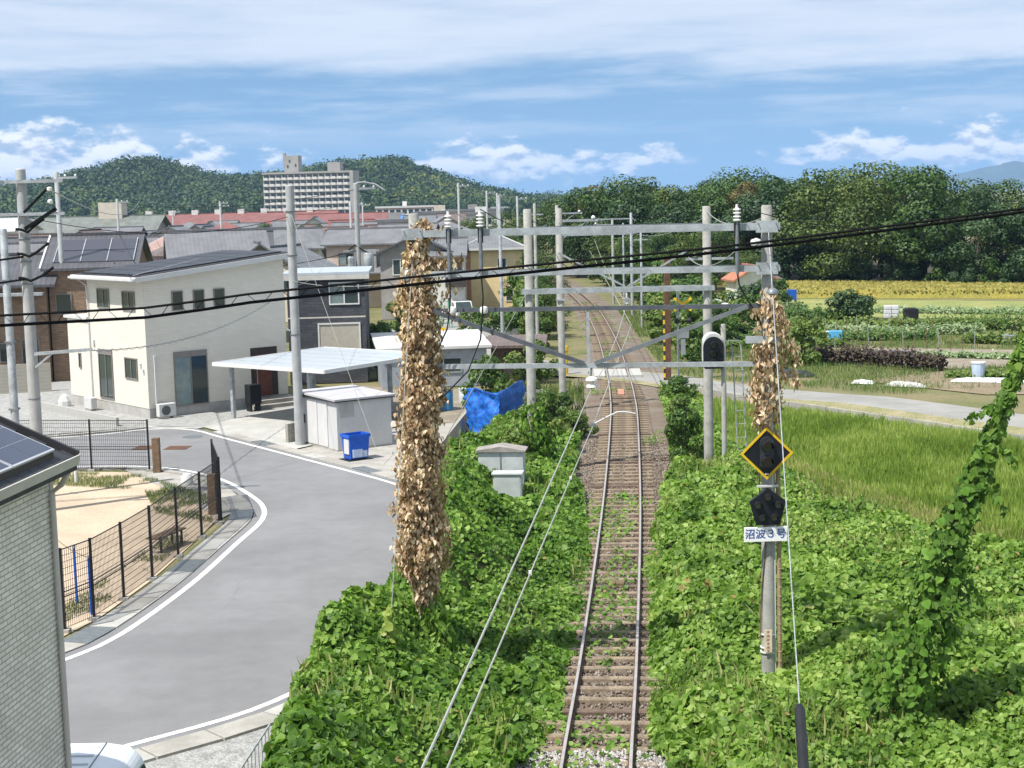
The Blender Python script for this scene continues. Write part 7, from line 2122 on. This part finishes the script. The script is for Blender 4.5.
# trees in the middle distance
rt2 = random.Random(31)
for i, (x, y, s) in enumerate([(-.6, 262, 1.0), (3.0, 250, .95), (6.0, 268, 1.05), (9.5, 252, 1.1), (12.5, 240, 1.1), (-5.5, 300, .9), (15.5, 232, 1.05), (-9.5, 290, .7), (1.4, 225, .75), (18, 222, 1.05)]):
    place_tree('broadleaf_tree', P_TREE[rt2.choice((0, 1, 3, 4, 5))], 'broadleaf tree closing the far end of the railway', x, y, rt2.uniform(0, 6), s * .68, 'trees at the far end of the line')
for i in range(16):
    y = 106 + i * 6.2; x = float(track_x(y)) - rt2.uniform(4.2, 7.0)
    if y < 140 and x < 2.2: x = 2.3
    place_tree('young_tree', P_TREE[rt2.choice((0, 1, 4))], 'young tree growing left of the track beyond the crossing', x, y, rt2.uniform(0, 6), rt2.uniform(.26, .42) * (1 + i * .03), 'young trees left of the track')
for i, (x, y) in enumerate([(11.5, 146), (14, 152), (17.5, 150), (12.8, 160), (20.5, 155), (23, 149), (16, 163), (10.5, 166)]):
    place_tree('young_tree', P_TREE[rt2.choice((0, 1, 2, 4))], 'young tree before the wood right of the track', x, y, rt2.uniform(0, 6), rt2.uniform(.35, .55), 'young trees right of the track')
place_tree('garden_tree', P_TREE[1], 'rounded green tree between the far roofs above the portal', -4.6, 215, 1.0, .62)
for i, (x, y) in enumerate([(-31, 255), (-36, 262), (-47, 300), (-52, 212), (-15, 262)]):
    place_tree('garden_tree', P_TREE[i], ('garden tree among the roofs, left of the apartment block', 'garden tree beside the red roof', 'tree behind the red roof', 'tree by the green-roofed building', 'tree between roofs right of the apartment block')[i], x, y, i, .55)

# wooded hills behind the town
HX = [-700, -520, -430, -345, -313, -275, -237, -210, -167, -121, -82, -51, -21, 17, 90, 240, 480]
HZ = [14, 20, 24, 30, 39, 46.5, 37.5, 30.5, 33, 39, 41, 29.5, 17.5, 8.5, 6.5, 6, 6]
def hill_z(x, y):
    top = np.interp(x, HX, HZ) - 6.0
    u = (y - 1200) / np.where(y < 1200, 260.0, 420.0)
    return top * np.exp(-(u * 1.25) ** 2) + 2.0 * (fbm(x * .02, y * .02, 14) - .5)
xs = np.linspace(-700, 480, 100); ys = np.linspace(900, 1700, 40); X, Y = np.meshgrid(xs, ys)
Z = hill_z(X.ravel(), Y.ravel()); n_ = len(xs)
hill = link('hill', newmesh('hill', np.stack([X.ravel(), Y.ravel(), Z], 1), [(j * n_ + i, j * n_ + i + 1, (j + 1) * n_ + i + 1, (j + 1) * n_ + i) for j in range(len(ys) - 1) for i in range(n_ - 1)]), mat('hill_floor', (0.035, 0.05, 0.018), .95, .3, .05)); hill['kind'] = 'structure'
nc = 3700; r = np.random.default_rng(77)
cx_ = r.uniform(-470, 160, nc); cy_ = 880 + 350 * r.random(nc) ** .85
cz_ = hill_z(cx_, cy_); cr = r.uniform(3.5, 8.5, nc) * (.7 + .6 * fbm(cx_ * .03, cy_ * .03, 3)); q = 46
idx = np.repeat(np.arange(nc), q); d = r.normal(size=(nc * q, 3)); d[:, 2] = np.abs(d[:, 2]) * 1.1 - .25; d[:, 1] -= .25; d /= np.linalg.norm(d, axis=1)[:, None]
p = np.stack([cx_[idx], cy_[idx], np.maximum(cz_[idx], 0) + 1.0 + cr[idx] * .35], 1) + d * cr[idx][:, None] * r.uniform(.75, 1.05, nc * q)[:, None] * np.array([1, 1, .95])
me = leaves_mesh('hill_wood', p, d + r.normal(0, .4, (nc * q, 3)), r.uniform(1.4, 2.6, nc * q), KITE, None, 5)
m_hillwood = leaf_mat('hill_wood_leaf', (0.013, 0.031, 0.007), (0.032, 0.068, 0.013), (0.10, 0.135, 0.028), .15, .6, .7, .06)
o = link('hill_wood', me, m_hillwood); tag(o, 'dense dark wood covering the hills behind the town', 'wood', kind='stuff')
# bamboo-pale patch at the right shoulder of the hill
nc = 260; cx_ = r.uniform(-70, 5, nc); cy_ = r.uniform(950, 1110, nc); cz_ = hill_z(cx_, cy_); idx = np.repeat(np.arange(nc), 60); d = r.normal(size=(nc * 60, 3)); d[:, 2] = np.abs(d[:, 2]); d /= np.linalg.norm(d, axis=1)[:, None]
p = np.stack([cx_[idx], cy_[idx], cz_[idx] + 3.5], 1) + d * np.array([4, 4, 5.5]) * r.uniform(.7, 1.05, nc * 60)[:, None]
o = link('bamboo_grove', leaves_mesh('bamboo_grove', p, d + r.normal(0, .4, d.shape), r.uniform(1.2, 2.2, len(p)), KITE, None, 6), leaf_mat('bamboo_leaf', (0.06, 0.09, 0.016), (0.13, 0.16, 0.03), (0.22, 0.23, 0.05), .2, .6, .4, .05)); tag(o, 'yellow-green bamboo grove on the right shoulder of the hill', 'bamboo', kind='stuff')


def range_(name, xs_, zs_, y0, depth, seed):
    x = np.linspace(xs_[0], xs_[-1], 160); top = np.interp(x, xs_, zs_) * (1 + .05 * (fbm(x * .01, x * 0, seed) - .5)) + 7 * (fbm(x * .03, x * 0 + 5, seed + 3) - .5)
    rows = [(0, -.5), (.25, .35), (.45, .7), (.6, 1.0), (1.0, .5), (1.3, -.2)]; v = []
    for u, k in rows:
        v += [(x[i], y0 + depth * u + 40 * math.sin(i * .7 + u * 5), top[i] * k + (6 * math.sin(i * 1.3 + u * 9) if 0 < k < 1 else 0)) for i in range(160)]
    f = [(j * 160 + i, j * 160 + i + 1, (j + 1) * 160 + i + 1, (j + 1) * 160 + i) for j in range(len(rows) - 1) for i in range(159)]
    me = newmesh(name, v, f)
    for pl in me.polygons: pl.use_smooth = True
    o = link(name, me, mat('far_forest', (0.05, 0.075, 0.035), .95, .3, .004)); o['kind'] = 'structure'; return o
range_('mountain', [1500, 2000, 2300, 2510, 2620, 2742, 2830, 2915, 2997, 3200, 3500, 4000], [8, 35, 60, 80, 105, 130, 142, 166, 152, 175, 150, 60], 8400, 900, 5)
range_('mountain', [60, 130, 188, 225, 247, 275, 306, 380, 600, 900], [15, 34, 48, 60, 65, 58, 46, 38, 34, 12], 8800, 600, 8)

# the air between
hz = MB().box(-9300, 9300, -80, 10700, -1.1, 230).build('haze', None)
mh = bpy.data.materials.new('haze_air'); mh.use_nodes = True; ht = mh.node_tree
for n in list(ht.nodes): ht.nodes.remove(n)
pv = N(ht, 'ShaderNodeVolumePrincipled'); pv.inputs['Color'].default_value = (0.38, 0.62, 1.0, 1); pv.inputs['Density'].default_value = HAZE; pv.inputs['Anisotropy'].default_value = 0.0
ho = N(ht, 'ShaderNodeOutputMaterial'); L(ht, pv.outputs[0], ho.inputs['Volume'])
hz.data.materials.append(mh); tag(hz, 'thin blue summer haze over the whole plain', 'haze', kind='stuff')
